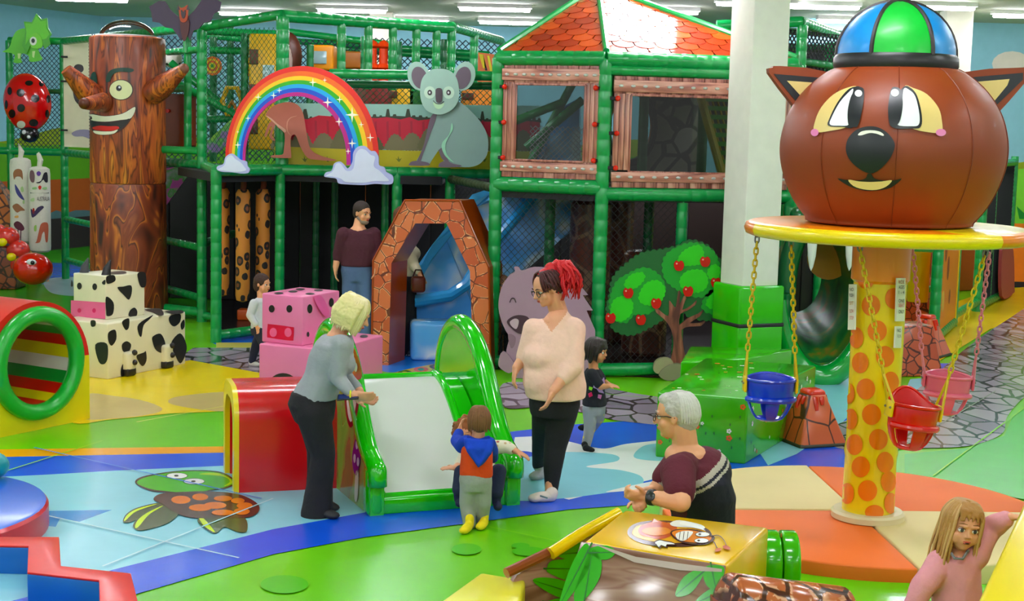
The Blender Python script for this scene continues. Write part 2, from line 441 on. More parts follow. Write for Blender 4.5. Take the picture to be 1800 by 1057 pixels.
for i,(x,y) in enumerate([(712,656),(740,650),(768,645),(795,650),(755,660),(725,664)]):
    fp(ell(x,y,13,4.5), ['#1f7a34','#d8552a','#1d1d1d'][i%3], sm=False, dz=.0003); fp(ell(x,y,6,2.2), ['#e9c22e','#1d8a3c','#e25b2a'][i%3], sm=False, dz=.0004)
fp([(110,655),(165,645),(335,628),(455,648),(462,700),(400,722),(300,728),(200,738),(120,740)], YE)
fp([(300,640),(340,612),(470,612),(560,660),(455,656),(335,634)], '', mat=stone_floor, sm=False)
fp([(380,612),(470,612),(468,603),(380,603)], '#cdbf6a', sm=False)
fp([(150,695),(200,697),(250,705),(284,718),(270,728),(200,737),(140,735)], '#cbb57c')
fp([(296,705),(320,697),(400,690),(460,700),(420,720),(380,724),(310,714)], '#cbb57c')
fp([(-120,793),(400,786),(640,780),(640,790),(400,797),(-120,808)], OR, sm=False)
fp([(-160,808),(400,797),(640,792),(900,760),(1000,748),(1160,738),(1330,700),(1480,715),(1700,660),(1640,700),(1500,850),(1380,850),(1200,868),(1100,890),(1000,897),(930,907),(780,927),(640,946),(480,976),(237,1047),(100,1100),(-200,1120)], BL, sm=False)
fp([(-40,842),(80,836),(200,829),(400,820),(640,818),(655,900),(480,932),(370,960),(200,1003),(60,1048),(-60,1080)], LB, sm=False)
fp([(78,900),(197,898),(140,919),(105,914),(98,928),(70,925)], '#4d90d4', sm=False)
fp([(905,770),(990,766),(1160,768),(1200,776),(1200,800),(1165,840),(1110,853),(1000,880),(930,862),(900,800)], WH, sm=False)
fp([(985,770),(1043,750),(1129,745),(1170,752),(1170,772),(1100,782),(1060,790),(1010,780)], BL)
fp([(925,800),(990,796),(1075,800),(1085,812),(1030,822),(1090,828),(1128,840),(1120,858),(1040,872),(960,880),(900,878),(890,830)], LB)
fp([(1115,806),(1130,786),(1165,780),(1200,776),(1210,806),(1165,812)], LB)
fp([(898,796),(925,795),(942,800),(925,806),(898,806)], BL)
fp([(1066,866),(1160,846),(1170,856),(1110,864)], WH)
fp([(1330,790),(1400,730),(1440,660),(1500,650),(1560,660),(1480,745),(1400,800),(1350,820)], LB, sm=False)
fp([(1570,735),(1600,668),(1690,660),(1700,690),(1600,745)], LB, sm=False)
fp([(1670,672),(1730,655),(1740,668),(1690,684)], WH, sm=False)
fp([(1640,640),(1700,640),(1700,650),(1650,655)], BL, sm=False)
fp([(884,676),(960,676),(1030,678),(1110,692),(1180,708),(1180,750),(1148,748),(1080,740),(1020,726),(960,716),(888,718)], '', mat=stone_floor)
fp([(1500,640),(1560,575),(1640,545),(1740,512),(1850,500),(1850,540),(1740,580),(1645,640),(1560,660)], '#e8c534', sm=False)
fp([(1440,770),(1500,735),(1590,700),(1650,655),(1700,612),(1760,570),(1850,520),(1900,560),(1860,660),(1800,700),(1770,735),(1760,765),(1700,786),(1600,790),(1500,795)], '', mat=stone_floor2)
fp([(1590,800),(1700,790),(1765,768),(1780,735),(1900,640),(2000,700),(1900,900),(1700,860),(1590,835)], '#5cba4e', sm=False)
for e in [(500,1030,42,16),(820,968,26,10),(930,972,30,8),(915,962,16,5)]: fp(ell(*e), '#5cba3a', sm=False)
# turtle print
TD = '#2a1a16'
fp([(238,852),(248,841),(288,833),(331,829),(383,831),(408,842),(415,852),(397,861),(373,865),(347,871),(315,871),(293,869),(262,865)], TD)
fp([(241,852),(252,843),(288,835),(331,831),(381,833),(405,843),(411,852),(395,859),(373,863),(347,868),(315,868),(293,866),(264,862)], '#58b43a')
fp([(350,836),(381,834),(403,843),(408,852),(394,857),(404,849),(392,840)], '#b5dc2f')
for x,y in ((311,839),(341,849)):
    fp(ell(x,y,19,5.6), TD, sm=False); fp(ell(x,y,18,4.8), '#f1f1ee', sm=False); fp(ell(x-1,y,4,1.6), '#201818', sm=False)
for f,g in (([(216,920),(222,907),(240,896),(277,887),(290,890),(262,906),(235,919),(224,922)], [(218,918),(225,907),(243,897),(276,889),(240,902),(222,917)]),
          ([(234,929),(239,918),(256,905),(288,890),(314,903),(300,920),(275,930),(245,936)], [(237,930),(243,917),(260,904),(287,892),(262,908),(243,930)]),
          ([(348,916),(380,908),(428,912),(434,937),(416,938),(395,930),(378,941),(357,930)], [(350,915),(357,914),(378,939),(360,929)])):
    fp(f, '#3c4f1f'); fp(g, '#c3dd2e')
fp([(270,881),(283,871),(320,868),(373,867),(418,872),(445,883),(456,895),(449,908),(427,914),(387,914),(341,914),(310,906),(286,890)], '#4a2a1c')
for e in [(318,882,17,7),(352,877,14,6),(378,892,20,6),(352,896,20,6),(392,880,16,5),(418,884,12,5),(430,893,14,6),(392,905,20,5),(425,903,14,6)]: fp(ell(*e), '#e07a3c', sm=False, dz=.0005)
# welded seams between the floor sheets
def seam(a, b, c='#bfe6a0'): 
    pa, pb = G(*a), G(*b); d = (pb-pa).normalized(); n = V((-d.y,d.x,0))*.007; Z_ = V((0,0,Z[0]+.0005))
    mb = MB(); mb.add([pa-n+Z_,pb-n+Z_,pb+n+Z_,pa+n+Z_],[(0,1,2,3)]); mb.build('floor_seam', floorm(c), floor, smooth=False)
for a,b,c in [((0,892),(420,985),'#b8dfe8'),((60,790),(460,880),'#5f8ee4'),((0,835),(180,778),'#8fd04a'),((480,880),(180,1000),'#b8dfe8'),((240,745),(460,705),'#e5e07a'),((165,670),(460,690),'#e8d85a'),((860,930),(1040,968),'#86cc48'),((1500,840),(1750,690),'#8a9484'),((1600,850),(1800,900),'#86cc48'),((1640,840),(1800,720),'#86cc48'),((1000,690),(1190,706),'#86cc48')]: seam(a,b,c)
# ---- ceiling tubes
tube_e = emis('fluorescent_glow', '#f4f6ff', LAMP); tube_f = M('#e8e8e4', .5)
def fixture(x, y, lab, grp=None, w=1.15):
    t = thing('ceiling_light', lab, 'light', (x, y, CEIL-.09), grp)
    MB().box((x,y,CEIL-.03), (w+.06,.2,.06)).build('housing', tube_f, t, smooth=False)
    MB().box((x,y,CEIL-.085), (w,.15,.05), bev=.02).build('diffuser', tube_e, t)
vis = [(-.4,24.5,'ceiling tube light above the koala, nearer of the two'),(-.15,27.6,'ceiling tube light above the koala, farther of the two'),(-4.8,27.0,'ceiling tube light above the rainbow'),(-2.85,25.6,'ceiling tube light left of the rear ceiling post'),(-1.9,27.8,'ceiling tube light right of the rear ceiling post'),
       (-7.0,24.6,'ceiling tube light above the winged bat and tree trunk'),(-4.9,22.3,'ceiling tube light directly above the bat'),(3.5,22.3,'ceiling tube light left of the tall white column'),(4.5,22.5,'ceiling tube light between white column and bear cap'),(6.1,22.1,'ceiling tube light above the bear cap'),
       (5.6,25.2,'ceiling tube light low beside the bear cap'),(7.9,23.2,'ceiling tube light at the far right of the ceiling'),(2.3,24.2,'ceiling tube light behind the shingled roof')]
for x,y,l in vis: fixture(x,y,l)
for yy in (19,15.5,12,8.5,5,1.5,-2):
    for xx in (-9,-5.4,-1.8,1.8,5.4,9):
        fixture(xx, yy, 'ceiling tube light over the play floor in front of the structure', 'ceiling lights over the play floor')
# rear column, right rear column
def column(x, y, w, lab, z1=CEIL, z0=0, yaw=0):
    o = MB().box((x,y,(z0+z1)/2),(w,w,z1-z0), yaw, bev=.02).build('trim_column', M('#ded9c8', .6), None); tag(o, kind='structure'); return o
column(P(672,50,27).x, 27, .42, ''); o = column(P(1680,50,23.5).x, 23.5, .42, '')

for k in range(3): fixture(1.45, 16.75+.26*k, ['ceiling tube light nearest above the shingled roof','middle ceiling tube light above the shingled roof','farthest ceiling tube light above the shingled roof'][k], None, .8)
# ================================================================== PLAY STRUCTURE
GR = M('#0a9447', .3, .1, 14, .3); GRD = M('#0b6a38', .35, .1, 14, .2); BK = M('#121014', .7); DKR = M('#2a1715', .7)
frame = thing('play_structure_frame', 'two level climbing frame of green padded tubes behind the play floor', 'play structure', (0, 18, 0))
def seg(a, b, r=.06, m=None, name='rail'):
    a, b = V(a), V(b); mb = MB(); L_ = (b-a).length; k = max(2, int(L_/.16)); pts = []; rs = []
    for i in range(k+1):           # foam sleeves: a slight pinch at each joint
        for du, rr in ((-.012, r),(0, r*.93),(.012, r)):
            u = min(max(i/k*L_+du, 0), L_); pts.append(a+(b-a)*(u/L_)); rs.append(rr)
    q = [0]+[i for i in range(1,len(pts)) if (pts[i]-pts[i-1]).length > 1e-5]
    mb.tube([pts[i] for i in q], [rs[i] for i in q], 10); return mb.build(name, m or GR, frame, ang=1.2)
def post(px, py, Y, z0=0, z1=2.0, r=.06, m=None):
    x = P(px, py, Y).x; seg((x,Y,z0),(x,Y,z1), r, m, 'post'); return (x, Y)
def rail(p, q, z, z2=None, r=.06, m=None): seg((p[0],p[1],z),(q[0],q[1],z if z2 is None else z2), r, m, 'rail')
# left bay
p0 = post(18,200,23.6,0,3.73); p1 = post(113,250,23.4,0,3.73); p2 = post(355,300,18.8,0,3.73,.065)
pl = (p0[0]-2.2, 23.7); rail(pl,p0,2.0); rail(p0,p1,2.0); rail(p0,p1,3.73); rail(p1,p2,2.0); rail(p1,p2,3.73)
rail(p0,p1,2.95,r=.04,m=GRD); rail(p1,p2,.95,r=.05); rail(p1,p2,.3,r=.05); 
rail((p1[0]+3.2,20.6),p2,1.0,r=.055); rail((p2[0]-1.0,p2[1]+.6),p2,.12); rail((p2[0]-1.6,p2[1]+.9),p2,2.18,r=.05)
pm = post(330,200,19.3,2.0,3.73,.05); rail((P(296,160,19.9).x,19.9),pm,2.97,r=.05); rail((P(296,160,19.9).x,19.9),p2,3.45,r=.045)
# front box
b0 = post(380,400,17.07,0,2.0,.065); b1 = post(492,400,17.9,0,2.0); b2 = post(697,400,18.0,0,2.0,.065); b3 = post(790,400,18.1,0,2.0,.065); b4 = post(588,400,20.2,0,2.0,.05,GRD)
post(677,350,19.5,0,2.0,.05); post(555,450,21,0,2.0,.05,GRD)
rail(b0,b1,2.0,r=.07); rail(b1,b2,2.0,r=.07); rail(b2,b3,2.0,r=.07); rail(b0,(p2[0]+.1,p2[1]-.3),2.0); rail(b0,(b1[0],b1[1]),.08); rail((p2[0],p2[1]),(b0[0]-.3,b0[1]+1.6),.08,r=.05)
# tower
MID = (P(1056,400,15.3).x, 15.3); LFT = (P(870,400,15.75).x, 15.75); RGT = (P(1392,300,15.75).x, 15.75)
LBK = (LFT[0]+.05, 18.2); RBK = (RGT[0]+.1, 18.4); MBK = (MID[0], 18.4)
for q, z1 in ((MID,3.3),(LFT,3.3),(RGT,3.3),(LBK,3.3),(RBK,3.3)): seg((q[0],q[1],0),(q[0],q[1],z1), .072, None, 'post')
rail(LFT,MID,1.98,r=.08); rail(MID,RGT,1.92,r=.07); rail(LFT,MID,3.30,r=.08); rail(MID,RGT,3.30,r=.08); rail(MID,RGT,3.13+.06,r=.06); rail(LFT,LBK,2,r=.06); rail(LFT,LBK,3.3,r=.06); rail(LBK,RBK,3.3); rail(RGT,RBK,3.3); rail(RGT,RBK,2); rail(LBK,RBK,2)
rail(MID,RGT,.08,r=.07); rail(LFT,MID,.08,r=.06)
t0 = post(1196,450,15.55,0,1.92,.06); post(965,450,16.6,0,2.0,.06,GRD); post(1140,400,17.2,0,2.0,.06,GRD); post(1100,450,18,0,2.0,.05,GRD)
rail(b3,(LFT[0],LFT[1]),1.93,r=.05,m=M('#2a3a1e',.6)); rail(b3,LBK,2.0)
# upper cage, with its top line running to the back right
c0 = (P(497,60,17.95).x,17.95); c1 = (P(790,60,18.8).x,19.4); c2 = (P(880,90,22.4).x,22.4); cz = 3.83
rail(p2,c0,3.73,cz+.02); rail(c0,c1,cz,r=.075); rail(c1,c2,cz+.02,r=.065); seg((c0[0],c0[1],2),(c0[0],c0[1],cz),.08,None,'post')
for px in (594,640,683,725,762): 
    t = (px-497)/(790-497); Y = c0[1]+(c1[1]-c0[1])*t; x = c0[0]+(c1[0]-c0[0])*t
    seg((x,Y,3.0),(x,Y,cz),.055,None,'post')
seg((c1[0],c1[1],2),(c1[0],c1[1],cz),.06,None,'post'); seg((P(833,100,20.6).x,20.6,2),(P(833,100,20.6).x,20.6,cz),.06,None,'post')
seg((P(580,120,17.9).x,17.9,3.16),(P(872,125,17.9).x,17.9,3.18),.06); seg((P(610,135,18.2).x,18.2,3.05),(P(872,135,18.2).x,18.2,3.07),.05,GRD)
for px,Y,z0,z1 in ((430,19.5,2,3.7),(375,20.5,2,3.7),(640,19.5,3.0,3.7),(545,20,2,3.6),(700,20.5,2.6,3.7),(405,21.5,2,3.9),(780,21.5,2,3.8)): seg((P(px,120,Y).x,Y,z0),(P(px,120,Y).x,Y,z1),.05,GRD,'post')
for (x1,y1),(x2,y2),Y in (((360,55),(495,60),19.8),((360,62),(500,75),21),((370,88),(495,92),20),((500,55),(700,80),21),((510,72),(860,96),22),((540,82),(860,105),23)): seg(P(x1,y1,Y),P(x2,y2,Y),.05,GR)
for (x1,y1),(x2,y2),Y in (((300,110),(430,215),20),((300,140),(420,205),19.6),((362,210),(430,208),19.8),((925,260),(1025,175),16.6),((900,215),(990,180),17.2),((930,290),(1010,140),17.4)): seg(P(x1,y1,Y),P(x2,y2,Y),.05,GR)
# right hand cages behind the bear
for px,Y,z1 in ((1408,19,3.95),(1458,20,3.8),(1330,19,3.9)): seg((P(px,100,Y).x,Y,0),(P(px,100,Y).x,Y,z1),.07,None,'post')
seg(P(1260,45,19),P(1410,38,19),.07); seg(P(1408,38,19),P(1500,72,22),.07); seg(P(1330,80,19.4),P(1480,86,20.5),.05,GRD); seg(P(1385,105,19),P(1480,118,20),.05,GRD); seg(P(1385,55,20),P(1480,60,21),.05,GRD)
# right hand door frame
d0 = post(1646,500,18.4,0,2.0,.07); d1 = (P(1682,450,20.2).x,20.2); seg((d1[0],d1[1],0),(d1[0],d1[1],2),.06,None,'post')
rail(d0,d1,.07,r=.07); d2 = post(1722,450,22.0,0,2.25,.07); d3 = (P(1775,420,24.4).x,24.4); seg((d3[0],d3[1],0),(d3[0],d3[1],2.3),.06,None,'post'); seg((P(1745,400,23).x,23,0),(P(1745,400,23).x,23,2.2),.04,None,'post')
rail(d2,d3,.07,r=.07); rail(d2,d3,2.2); rail(d1,d2,2.0); rail(d1,d2,.15,r=.06); rail(d1,d2,1.25,r=.05); rail(d0,(P(1560,450,18.6).x,18.6),1.2,r=.05); rail(d0,(P(1560,450,18.6).x,18.6),2.0); rail((P(1590,450,20.2).x,20.4),d1,.5,r=.05); rail((P(1590,450,20.2).x,20.4),d1,1.6,r=.05)
seg((P(1375,420,17.5).x,17.5,0),(P(1375,420,17.5).x,17.5,2),.05,None,'post')
# dark decks and padded back walls
deck = MB(); 
deck.hull([V((p2[0]-.35,p2[1]+.2,1.86)),V((b0[0],b0[1]+.05,1.86)),V((b1[0],17.95,1.86)),V((b3[0]-.1,17.95,1.86)),V((b3[0]-.1,21,1.86)),V((p2[0]-.35,21,1.86))],
          [V((p2[0]-.35,p2[1]+.2,1.96)),V((b0[0],b0[1]+.05,1.96)),V((b1[0],17.95,1.96)),V((b3[0]-.1,17.95,1.96)),V((b3[0]-.1,21,1.96)),V((p2[0]-.35,21,1.96))])
deck.hull([V((a,b,1.84)) for a,b in (LFT,MID,RGT,RBK,LBK)], [V((a,b,1.93)) for a,b in (LFT,MID,RGT,RBK,LBK)])
deck.build('deck', BK, frame, smooth=False, fix=True)
def backp(a, b, z0, z1, m, name='padded_panel'):
    a, b = V((a[0],a[1],0)), V((b[0],b[1],0)); n = int((b-a).length/1.0)+1; d = (b-a)/n
    for i in range(n):
        c = a+d*(i+.5); MB().box((c.x,c.y,(z0+z1)/2),(d.length-.004,.06,z1-z0), atan2(d.y,d.x), bev=.02).build(name, m, frame)
backp((p2[0]-1.9,21.2),(1.6,21.2),0,1.9,BK); backp((1.6,21.0),(4.2,21.0),0,1.9,DKR); backp((4.1,21.5),(5.2,23),0,1.9,M('#d9a81c',.4)); backp((5.2,23),(6.8,23.4),0,1.9,M('#8a2f1a',.5)); backp((6.9,24.6),(8.1,25.2),0,2.1,M('#c9601c',.5))
backp((p2[0]-1.9,23.5),(p2[0]+.4,22),0,1.9,BK)
backp((2.4,16.4),(2.9,17.2),0,1.9,M('#c08a18',.4))
# knotted nets, strands as real cords
def net(a, b, z0, z1, cell, m, name='safety_net', r=.006, parent=None):
    a, b = V((a[0],a[1],0)), V((b[0],b[1],0)); L_ = (b-a).length; d = (b-a).normalized(); h = z1-z0; mb = MB(); k = int((L_+h)/cell)
    for i in range(k+1):
        for sgn in (1,-1):
            s0 = i*cell-h if sgn > 0 else i*cell; s1 = s0+h*sgn; u0, u1 = 0, 1
            lo, hi = min(s0,s1), max(s0,s1)
            if hi <= 0 or lo >= L_: continue
            t0_, t1_ = 0., 1.
            if sgn > 0: t0_ = max(0,-s0/h); t1_ = min(1,(L_-s0)/h)
            else: t0_ = max(0,(s0-L_)/h); t1_ = min(1,s0/h)
            if t1_-t0_ < .01: continue
            q0 = a+d*(s0+(s1-s0)*t0_)+V((0,0,z0+h*t0_)); q1 = a+d*(s0+(s1-s0)*t1_)+V((0,0,z0+h*t1_))
            mb.tube([q0,q1], r, 3, caps=False)
    o = mb.build(name, m, parent or frame, smooth=False); o['kind'] = 'stuff'; return o
NB = M('#2c3d4e', .7); NG = M('#10603c', .7); NK = M('#15181a', .8)
net(p0,p1,2.0,3.73,.08,NB,r=.006); net((p2[0]-2.2,21.5),(c0[0]+1,21.5),2,3.75,.09,NB,r=.008); net(p2,(c0[0],c0[1]),2.0,3.7,.08,NG,r=.0035)
net((c0[0],18.4),(LFT[0],18.4),2.0,3.1,.08,NG,r=.005); net((c0[0],23.4),(-.1,23.4),2,3.9,.1,NB,r=.009); net(b3,(LFT[0],17.6),0,1.95,.07,NK,r=.003); net(LFT,MID,0.1,1.95,.08,NK,r=.003); net(MID,t0,0.1,1.9,.08,NK,r=.003)
net((P(930,300,16.5).x,16.5),(P(1035,300,16.5).x,16.5),2.0,2.6,.06,M('#b5b5bb',.6),r=.005)
net((P(1385,100,19).x,19.1),(P(1500,100,20).x,20.2),2.5,3.9,.09,NK,r=.012); net(d2,d3,.1,2.2,.06,NK,r=.016)
backp((P(1330,100,22).x,22.3),(P(1500,100,22).x,22.3),2.2,3.9,BK)
backp((P(1340,400,19.8).x,19.8),(P(1480,400,20.2).x,20.2),0,1.9,BK)
# shapes seen through the upper cage (all climbing obstacles)
def pad(name, lab, cat, c, size, m, yaw=0, extra=None, grp=None):
    t = thing(name, lab, cat, (c[0],c[1],c[2]-size[2]/2), grp); MB().box(c,size,yaw,bev=.03).build('body', m, t)
    if extra: extra(t, c, size)
    return t
yel, brn = M('#e2ac1e',.35), M('#5a2f22',.45)
def stripes(t,c,s):
    for k in range(3): MB().box((c[0]-s[0]*.32,c[1]-s[1]/2-.01,c[2]-s[2]*.3+k*s[2]*.3),(s[0]*.3,.02,s[2]*.13),bev=.008).build('spot', brn, t)
def pane(t,c,s): MB().box((c[0],c[1]-s[1]/2-.01,c[2]),(s[0]*.5,.02,s[2]*.5),bev=.005).build('window', M('#9fb8bb',.1), t)
q = P(466,140,19.6); pad('spotted_pillar','yellow pillar with brown spots and window left of the rainbow crown','play pillar',(q.x,q.y,2.95),(.38,.3,1.5),yel,extra=lambda t,c,s:(stripes(t,c,s),pane(t,(c[0]+.07,c[1],c[2]+.2),(.3,s[1],.6))))
q = P(505,100,20.2); mb = MB(); mb.ball((q.x,q.y,3.45),(.2,.16,.33)); t = thing('brown_ear_pad','brown rounded pad behind the tall corner post','pad',(q.x,q.y,3.1)); mb.build('body',brn,t); MB().ball((q.x,q.y-.1,3.4),(.1,.1,.22)).build('inner_print',M('#b9a39a'),t)
q = P(566,108,20.5); pad('window_block','orange and yellow block with a small window above the rainbow','play block',(q.x,q.y,3.45),(.36,.4,.34),M('#e9952c',.4),extra=pane)
q = P(600,106,21); pad('patchwork_beam','brown and tan patchwork beam running behind the cage posts','beam',(q.x,q.y,3.45),(.7,.3,.24),M('#b5702e',.5),extra=stripes)
for k,(px,lab) in enumerate(((655,'left'),(674,'middle'),(693,'right'))):
    q = P(px,100,20.6); t = thing('red_mushroom_post', 'red finned post standing %s of the three right of the cage rail'%lab, 'post', (q.x,q.y,3.0), 'red finned posts'); MB().lathe([(.07,0),(.07,.3),(.11,.34),(.06,.4),(.06,.6),(.1,.63),(.05,.7),(0.001,.72)],(q.x,q.y,3.0),12).build('body', M('#d9482a',.4), t)
for k,(px,w) in enumerate(((668,.4),(708,.35),(735,.25),(640,.25),(845,.5))):
    q = P(px,160,19.6); pad('climbing_block', ['dark red padded block behind the cage netting','yellow block with brown spots left of the koala ear','green block just left of the koala ear','dark brown block above the rainbow right shoulder','orange block with brown spots right of the koala head'][k], 'play block', (q.x,q.y,2.75),(w,.3,.7),[M('#7a1f1c',.5),yel,M('#2b6b2c',.5),brn,M('#e0862c',.5)][k],extra=stripes if k in (1,4) else None)
q = P(855,105,21.5); t = thing('tiger_print_slope','orange, yellow and black striped slope panel behind the koala','panel',(q.x,q.y,2.4)); S = vplane((q.x-.6,q.y),(q.x+.6,q.y)); slab('board',[(840,92),(872,96),(872,150),(838,150)],S,.05,M('#d9835c',.5),t)
for a in ([(842,95),(849,120),(855,120),(850,96)],[(856,98),(862,128),(866,126),(860,98)]): slab('stripe',a,S,.01,M('#d8c92a'),t,off=.012)
for a in ([(849,96),(857,124),(853,124)],[(866,100),(870,130),(867,126)]): slab('stripe',a,S,.01,M('#1b1512'),t,off=.012)
# climbing discs on the cage netting
for px,py,lab in ((374,116,'orange and yellow ringed target disc left of the spotted pillar'),(443,118,'orange ringed target disc partly behind the spotted pillar')):
    c = P(px,py,19.9); t = thing('target_disc',lab,'disc',(c.x,c.y,c.z),'ringed target discs'); 
    for k,(r,h) in enumerate(((.125,'#e5691e'),(.095,'#e8c022'),(.07,'#d9561e'),(.045,'#c9c42e'),(.022,'#3f8c3a'))):
        MB().lathe([(r,0),(r,.02+.006*k)],(c.x,c.y,c.z),24,axis=(0,-1,0),).build('ring',M(h,.5),t)
c = P(408,178,19.6); t = thing('climbing_hoop','yellow padded hexagon hoop on the cage netting','hoop',(c.x,c.y,c.z)); MB().tube([(c.x+.13*cos(a),c.y,c.z+.2*sin(a)) for a in [i*pi/3 for i in range(6)]],.035,8,closed=True).build('ring',yel,t); MB().tube([(c.x-.08,c.y,c.z-.15),(c.x,c.y,c.z),(c.x+.08,c.y,c.z-.15)],.03,8).build('bar',M('#c9701e'),t)
S = vplane(P(360,230,19.2),P(430,230,19.2)); t = thing('ramp_panel','green and purple leafy print ramp behind the rainbow left foot','panel',(P(395,240,19.2).x,19.2,2.0))
slab('board',[(362,250),(412,205),(430,205),(425,225),(385,268),(362,268)],S,.06,ramp_mat('leaf_ramp','noise',[(0,'#5e3f86'),(.42,'#8a6aa8'),(.5,'#4fa04a'),(.7,'#a3c83c')],(6,6,6)),t)
S = vplane(P(290,300,20.6),P(345,300,20.6)); t = thing('stair_side_panel','magenta, green and grey print panel slanting beside the tree trunk','panel',(P(310,340,20.6).x,20.6,1.0))
slab('board',[(290,296),(330,291),(330,310),(293,360)],S,.05,ramp_mat('thistle_print','noise',[(0,'#8a2f86'),(.45,'#b04a9c'),(.5,'#3f8c3a'),(.62,'#8f8f98')],(5,5,5)),t)
c = P(303,103,20.2); t = thing('patterned_ball','white and black patterned ball caught behind the net by the trunk','ball',(c.x,c.y,c.z-.12)); MB().ball(c,.13,20,14).build('ball',ramp_mat('ball_print','spots',[(0,'#1c1a1c'),(.36,'#e6e2da')],(10,10,10)),t)
# ---------------- leopard poles hanging inside the box, white hanging bags
leo = ramp_mat('leopard_print','spots',[(0,'#7a3e18'),(.22,'#1a100c'),(.42,'#c77a24')],(11,11,8),.6,0,dist=.12)
for k,(px,Y,zt,zb,lab) in enumerate(((391,18.1,1.75,.42,'leopard print hanging pole partly behind the green front post'),(427,17.9,1.75,.38,'leopard print hanging pole, middle of the three'),(462,18.1,1.75,.5,'leopard print hanging pole, rightmost of the three'))):
    x = P(px,400,Y).x; t = thing('hanging_pole',lab,'hanging pole',(x,Y,zb),'leopard print poles')
    MB().lathe([(.02,0),(.075,.02),(.088,.08),(.085,.5),(.09,.9),(.088,zt-zb-.05),(.06,zt-zb),(.02,zt-zb)],(x,Y,zb),20).build('body',leo,t); MB().tube([(x,Y,zt-.01),(x+.01,Y,zt+.06),(x,Y,1.95)],.035,8).build('strap',M('#6b3322',.7),t)
WHT = cloth('#ddd8cc')
def bag(px, Y, zb, lab, prints):
    x = P(px,300,Y).x; t = thing('hanging_bag',lab,'punching bag',(x,Y,zb),'white hanging bags'); r=.16
    MB().lathe([(.03,0),(.12,.01),(.155,.04),(r,.1),(r,1.2),(.15,1.27),(.1,1.3),(.02,1.31)],(x,Y,zb),28).build('body',WHT,t)
    MB().tube([(x,Y,zb+1.3),(x+.02,Y,zb+1.4),(x-.01,Y,zb+1.5),(x,Y,2.0)],[.035,.045,.03,.025],8).build('strap',WHT,t)
    S = marched(lambda p: (p.x-x)**2+(p.y-Y)**2 < r*r, Y-1, Y+2)
    for pts, col in prints: decal('animal_print',smooth_loop(pts,3),S,M(col,.7),t,off=.006,grid=4)
    return t, S
PU, MR, TN = '#4a3552', '#5c2a3a', '#9a6a50'
bag(36,22.6,.62,'white hanging bag with animal prints, left of the pair',[([(23,306),(26,299),(33,297),(39,301),(40,316),(36,311),(28,311),(25,316)],TN),([(26,324),(31,330),(38,342),(43,352),(35,348),(28,338)],'#4b4a86'),([(22,362),(30,358),(38,364),(44,370),(36,371),(30,374),(24,368)],TN),([(24,394),(30,389),(38,393),(43,402),(38,406),(28,402)],MR),([(31,404),(32.5,404),(32,423),(30.5,423)],MR),([(36,404),(37.5,404),(37,423),(35.5,423)],MR),([(36,331),(40,328),(42,336),(38,338)],'#a9c48c'),([(26,380),(32,379),(32,383),(26,383)],'#d9a86a'),([(40,353),(43,352),(43,358),(40,358)],'#a9c48c')])
t, S = bag(69,22.4,.5,'white hanging bag reading AUSTRALIA, right of the pair',[([(53,301),(58,300),(61,308),(60,320),(55,320),(52,312)],'#7a5a62'),([(63,321),(72,318),(77,305),(83,304),(84,320),(79,320),(76,316),(70,322)],'#1f1a26'),([(64,304),(68,301),(72,304),(70,309),(66,309)],'#6a4a9a'),([(54,367),(60,372),(66,365),(74,362),(77,365),(70,372),(62,380),(56,382)],'#3f3356'),([(57,368),(60,366),(61,374),(58,376)],'#a5342e'),([(64,425),(68,408),(72,394),(80,391),(85,396),(84,424),(80,424),(78,408),(74,412),(70,426),(60,427)],'#c06e5a'),([(67,329),(70,326),(73,329),(70,334)],'#d03f3a'),([(57,330),(64,329),(64,333),(57,333)],'#9cc48c'),([(75,330),(82,329),(82,333),(75,333)],'#9cc48c'),([(60,398),(64,396),(64,406),(60,406)],'#9cc06c'),([(54,350),(60,348),(60,354),(54,354)],'#b9cfa0')])
text_on('AUSTRALIA',S,65,353,87,346,M('#3a3440',.7),t); decal('seam_band',[(53,338.5),(86,338.5),(86,340),(53,340)],S,M('#1c1a1e'),t,off=.004,grid=3)
# ---------------- cream shadow panel and brown panel beside the trunk
S = vplane((p1[0],p1[1]-.07),(p2[0],p2[1]-.5)); SC = vplane((p1[0],23.3),(p1[0]+2,23.3))
t = thing('cream_panel','cream panel with a dark long-beaked bird print left of the tree trunk','panel',(p1[0]+.4,23.3,2.0))
slab('board',[(111,76),(205,70),(205,262),(113,258)],SC,.05,M('#d8d0b4',.5),t)
for pts,col in (([(128,150),(132,146),(140,160),(146,172),(158,172),(160,186),(150,188),(138,184),(130,172)],'#2a2026'),([(136,158),(144,162),(146,166),(140,168),(136,164)],'#d8d0b4'),([(130,118),(136,113),(145,115),(147,123),(142,128),(134,128)],'#2a2026'),(ell(135,122,3.2,4.4),'#e6e2da'),(ell(142,122,3.2,4.4),'#e6e2da'),(ell(135.5,123,1.2,2),'#111111'),(ell(142.5,123,1.2,2),'#111111'),([(126,234),(140,228),(160,230),(160,244),(146,240),(132,240)],'#8f86a0')):
    slab('bird_print',smooth_loop(pts,3),SC,.004,M(col),t,off=.003+.002*random.random())
for y in (100,143,229): c = P(113,y,23.2); MB().box(c,(.1,.03,.03)).build('tie',BK,t,smooth=False)
S2 = vplane((P(290,200,19.9).x,19.9),(P(338,200,19.6).x,19.6)); t = thing('padded_brown_board','plain brown padded panel with a red button right of the tree trunk','panel',(P(314,260,19.8).x,19.8,2.1))
slab('board',[(287,164),(333,166),(337,170),(337,256),(333,260),(287,260)],S2,.08,vinyl('#8a3a1c'),t); slab('button',ell(296,195,3.4,3.4),S2,.02,M('#e02a1c',.2),t,off=.02)
